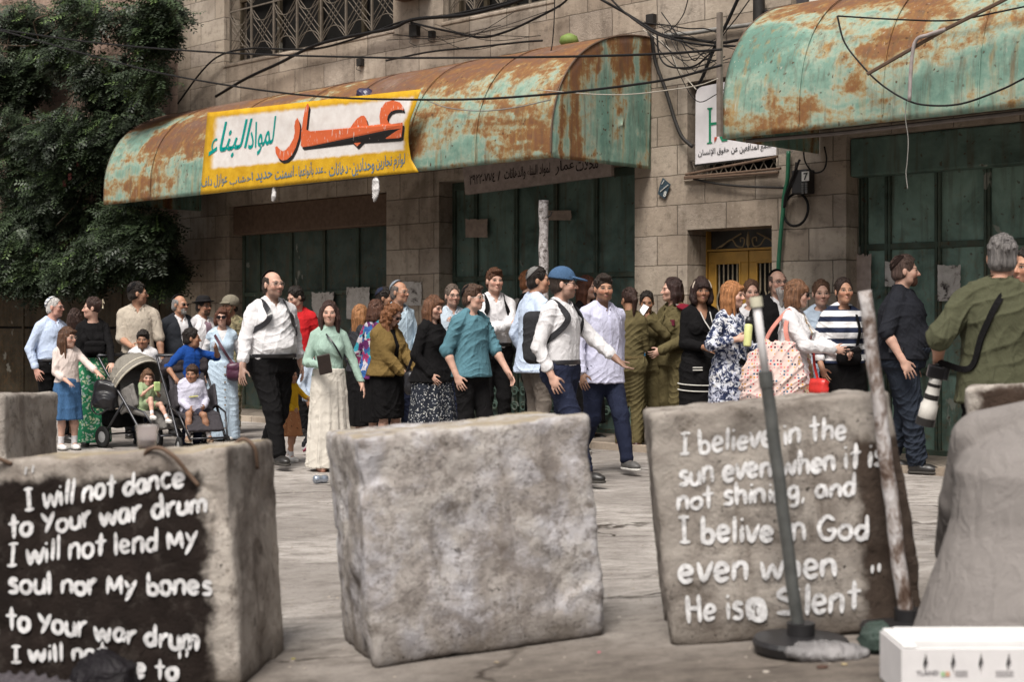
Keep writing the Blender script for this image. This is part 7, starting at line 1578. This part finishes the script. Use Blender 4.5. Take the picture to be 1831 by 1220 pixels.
def ptm():
    g = G('peeling_painted_steel'); c = g.co(); k = g.ramp(g.noise(g.map(c, (1, 1, .5)), 16, 6, .7, .5), [(.36, (.055, .03, .02)), (.47, (.16, .12, .10)), (.56, (.40, .37, .36)), (.7, (.55, .53, .53))]); return g.end(k, .6, g.bump(g.noise(c, 30, 4), .6, .008))
stand(1432, 1140, 5.24, 1351, 531, .023, plain((.13, .135, .13), .4, .5, .35, 9), plain((.60, .58, .58), .5, 0, .15), 'leaning grey steel parasol pole with pale cap in front of the sun and God block', True)
stand(1624, 1116, 5.34, 1546, 520, .030, ptm(), None, 'leaning rusty pole of peeling white paint at the edge of the sun and God block', False)
def crate():
    Y = 4.5; s = F/Y; b = at(1612, 1170, Y); z1 = HC-(1162-HY)/s; x0 = b.x; r = tag(empty('produce_crate', Matrix.Translation((x0, Y, gz(1.3, 4.6)-.0))), 'white foam produce crate with diamond slots and a printed mark', 'crate'); h = z1-gz(1.3, 4.6); m = plain((.64, .62, .62), .6, 0, .06); W_ = .62
    hw = []; pitch = 49.5/s; f = MB(); x_ = [.235+0*0]; xs = [(1655.5-1612)/s+i*pitch for i in range(5)]; zt, zb = h-.012, h-.082; th = .025
    # front wall cut by tall diamond slots
    edge = [0]+[v_ for x in xs for v_ in (x-.008, x+.008)]+[W_]
    for i in range(0, len(edge)-1, 2): f.box(edge[i], edge[i+1], 0, th, 0, h)
    for x in xs:
        f.box(x-.008, x+.008, 0, th, 0, zb); f.box(x-.008, x+.008, 0, th, zt, h)
        for sg in (-1, 1):
            for a, b2 in (((x+sg*.0082, zt), (x+sg*.0082, (zt+zb)/2)), ((x+sg*.0082, (zt+zb)/2), (x+sg*.0082, zb))):
                tri = [a, b2, (x, zt)] if a[1] == zt else [a, b2, (x, zb)]; f.prism(tri, 0.0005, th-.0005)
    f.box(0, th, th, .24, 0, h); f.box(W_-th, W_, th, .24, 0, h); f.box(0, W_, .24, .24+th, 0, h); f.box(th, W_-th, th, .24, .0, .03); f.build('body', m, r)
    lid = MB(); lid.box(.03, W_-.03, .05, .23, h-.02, h+.022); lid.box(.005, .05, .004, .26, h+.001, h+.012); bevel(lid.build('lid', plain((.74, .73, .72), .5, 0, .05), r), .012)
    MB().box(th+.002, W_-th-.002, th+.03, th+.035, .03, h-.03).build('dark_inside', M_DARK, r)
    fn = lambda X_, Z_: Vector(((X_-1612)/s, -.002, h-(Z_-1162)/s)); mb = MB(); text_quad(mb, 'TLAND', [(1638,1209),(1678,1208),(1678,1200),(1638,1201)], fn, .02); mb.build('dark_print', plain((.10, .09, .10), .6), r)
    mb = MB(); 
    for k, c_ in enumerate(((.35, .50, .30), (.55, .33, .22))): MB().lathe([(.0, 0), (.008, 0), (.008, .001), (0, .001)], 14).build('print_emblem', plain(c_, .6), r, Matrix.Translation(fn(1686+k*8, 1206)) @ Matrix.Rotation(R(90), 4, 'X'))
    for k in range(3): mb.box((1707-1612+k*0)/s, (1730-1612)/s, -.0025, -.0015, h-(1200+k*4-1162)/s, h-(1201.5+k*4-1162)/s); mb.box((1780-1612)/s, (1812-1612)/s, -.0025, -.0015, h-(1200+k*4-1162)/s, h-(1201.5+k*4-1162)/s)
    mb.build('grey_print', plain((.42, .40, .40), .7), r)
crate()
def plastic(col, rough=.3):
    g = G('crumpled_plastic'); c = g.co(); n = g.noise(c, 9, 5, .65, 1.2); return g.end(g.ramp(g.noise(c, 5, 3), [(.35, tuple(x*.7 for x in col)), (.7, tuple(x*1.3 for x in col))]), rough, g.bump(n, .9, .04))
tag(heap('refuse_sack', (0, 0, 0), (.34, .20, .15), plastic((.085, .075, .082)), 5, Matrix.Translation((-1.66, 4.80, gz(-1.66, 4.8)+.05)), .03, .010), 'grey plastic sack slumped below the war drum block', 'sack')
tag(heap('refuse_bag', (0, 0, 0), (.11, .09, .09), plastic((.014, .012, .014), .4), 6, Matrix.Translation((-1.42, 5.08, gz(-1.42, 5)+.11)), .03, .009), 'black knotted bag tucked between the grey sack and the block', 'bag')
tag(heap('clear_bag', (0, 0, 0), (.15, .07, .035), plastic((.22, .21, .21), .2), 9, Matrix.Translation((1.10, 5.10, gz(1.1, 5.1)+.02)), .012, .008), 'crumpled clear plastic bag lying by the parasol base', 'bag')
tag(heap('clear_bag', (0, 0, 0), (.06, .05, .05), plastic((.05, .07, .06), .2), 12, Matrix.Translation((1.29, 5.12, gz(1.29, 5.1)+.05)), .02, .007), 'small greenish bag between the two pole bases', 'bag')
c_ = ground_at(573, 865); t_ = tag(empty('drink_can', Matrix.Translation((c_.x, c_.y, .035)) @ Matrix.Rotation(R(35), 4, 'Z') @ Matrix.Rotation(R(90), 4, 'Y')), 'crushed silver drink can lying on the road', 'can'); MB().lathe([(.024, -.06), (.033, -.05), (.033, -.01), (.027, .0), (.032, .02), (.033, .05), (.026, .06)], 16).build('body', plain((.45, .50, .58), .3, .8), t_, smooth=True)
def scrap(px, py, r, col, lb, sd):
    Y = F*HC/(py-HY); 
    for _ in range(4): g_ = gz((px-CX)/F*Y, Y); Y = F*(HC-g_)/(py-HY)
    x = (px-CX)/F*Y; tag(heap('litter_scrap', (0, 0, 0), (r, r*.7, r*.35), plain(col, .7), sd, Matrix.Translation((x, Y, gz(x, Y)+r*.2)), .003, max(.0018, r*.12)), lb, 'litter')
scrap(1071, 1168, .007, (.42, .10, .14), 'small pink scrap beside the bare concrete block', 1); scrap(524, 1180, .010, (.30, .26, .09), 'yellow leaf scrap beside the war drum block', 2)
scrap(888, 1186, .010, (.26, .21, .15), 'brown crumb of litter under the bare block', 3); scrap(1470, 1196, .020, (.07, .04, .03), 'dark brown litter in front of the parasol base', 4); scrap(1510, 1190, .012, (.30, .24, .14), 'tan litter in front of the small greenish bag', 5); scrap(1370, 1204, .012, (.36, .32, .28), 'pale crumb of litter in the corner before the sun and God block', 6); scrap(1108, 1105, .010, (.4, .37, .33), 'pale chip on the road beyond the bare block', 7)
rr = random.Random(5); V = []; Fc = []
for i in range(2600):
    x = rr.uniform(-4, 5); y = rr.uniform(4.3, 15); r = rr.uniform(.003, .010)*(1 if y > 6 else .8); z = gz(x, y); k = len(V); an = rr.uniform(0, 6.28)
    V += [(x+r*math.cos(an+j*1.57), y+r*math.sin(an+j*1.57), z+.001) for j in range(4)]+[(x, y, z+r*.7)]; Fc += [(k, k+1, k+4), (k+1, k+2, k+4), (k+2, k+3, k+4), (k+3, k, k+4)]
tag(MB().add(V, Fc).build('gravel', plain((.30, .26, .22), .9, 0, .5, 4)), 'loose grit and crumbs scattered over the road', 'gravel', None, 'stuff')

# ------------------------------------------------------------------ seated figure in the grey coat
Yg = 5.15; sg_ = F/Yg
p = Person('person in worn grey coat hunched beside the white crate', 1886, 600, 1200, 150, 110, Y=Yg, H=1.72, pitch=20, girth=2.0, sh=2.2, tone=TAN, brow=DKHAIR, lean=.18, seat=.27, legs=((.16, .42, .0), (.16, .40, .0)), arms=((.30, .10, .93), (.20, .36, .86)), group=None, h=.0085, lift=-.07)
coat = cloth((.20, .182, .172)); p.top(coat, 1, .60, .045, 1.0, 'collar', name='coat', wr=.004, hemr=.13, puff=.02); p.trousers(cB, 1.2); p.shoes(shB); p.hair('short', GREYH)
q = (p.M @ Vector(p.T(0, 0, .9))); st = tag(empty('stool', Matrix.Translation((q.x, q.y, gz(q.x, q.y)))), 'low plastic stool beneath the person in the grey coat', 'stool'); MB().box(-.16, .16, -.16, .16, .11, .14).build('seat', plain((.05, .06, .09), .5), st)
for a in (-1, 1):
    for b in (-1, 1): MB().tube([(a*.12, b*.12, .108), (a*.16, b*.16, 0)], .018, 6).build('leg', plain((.05, .06, .09), .5), st)
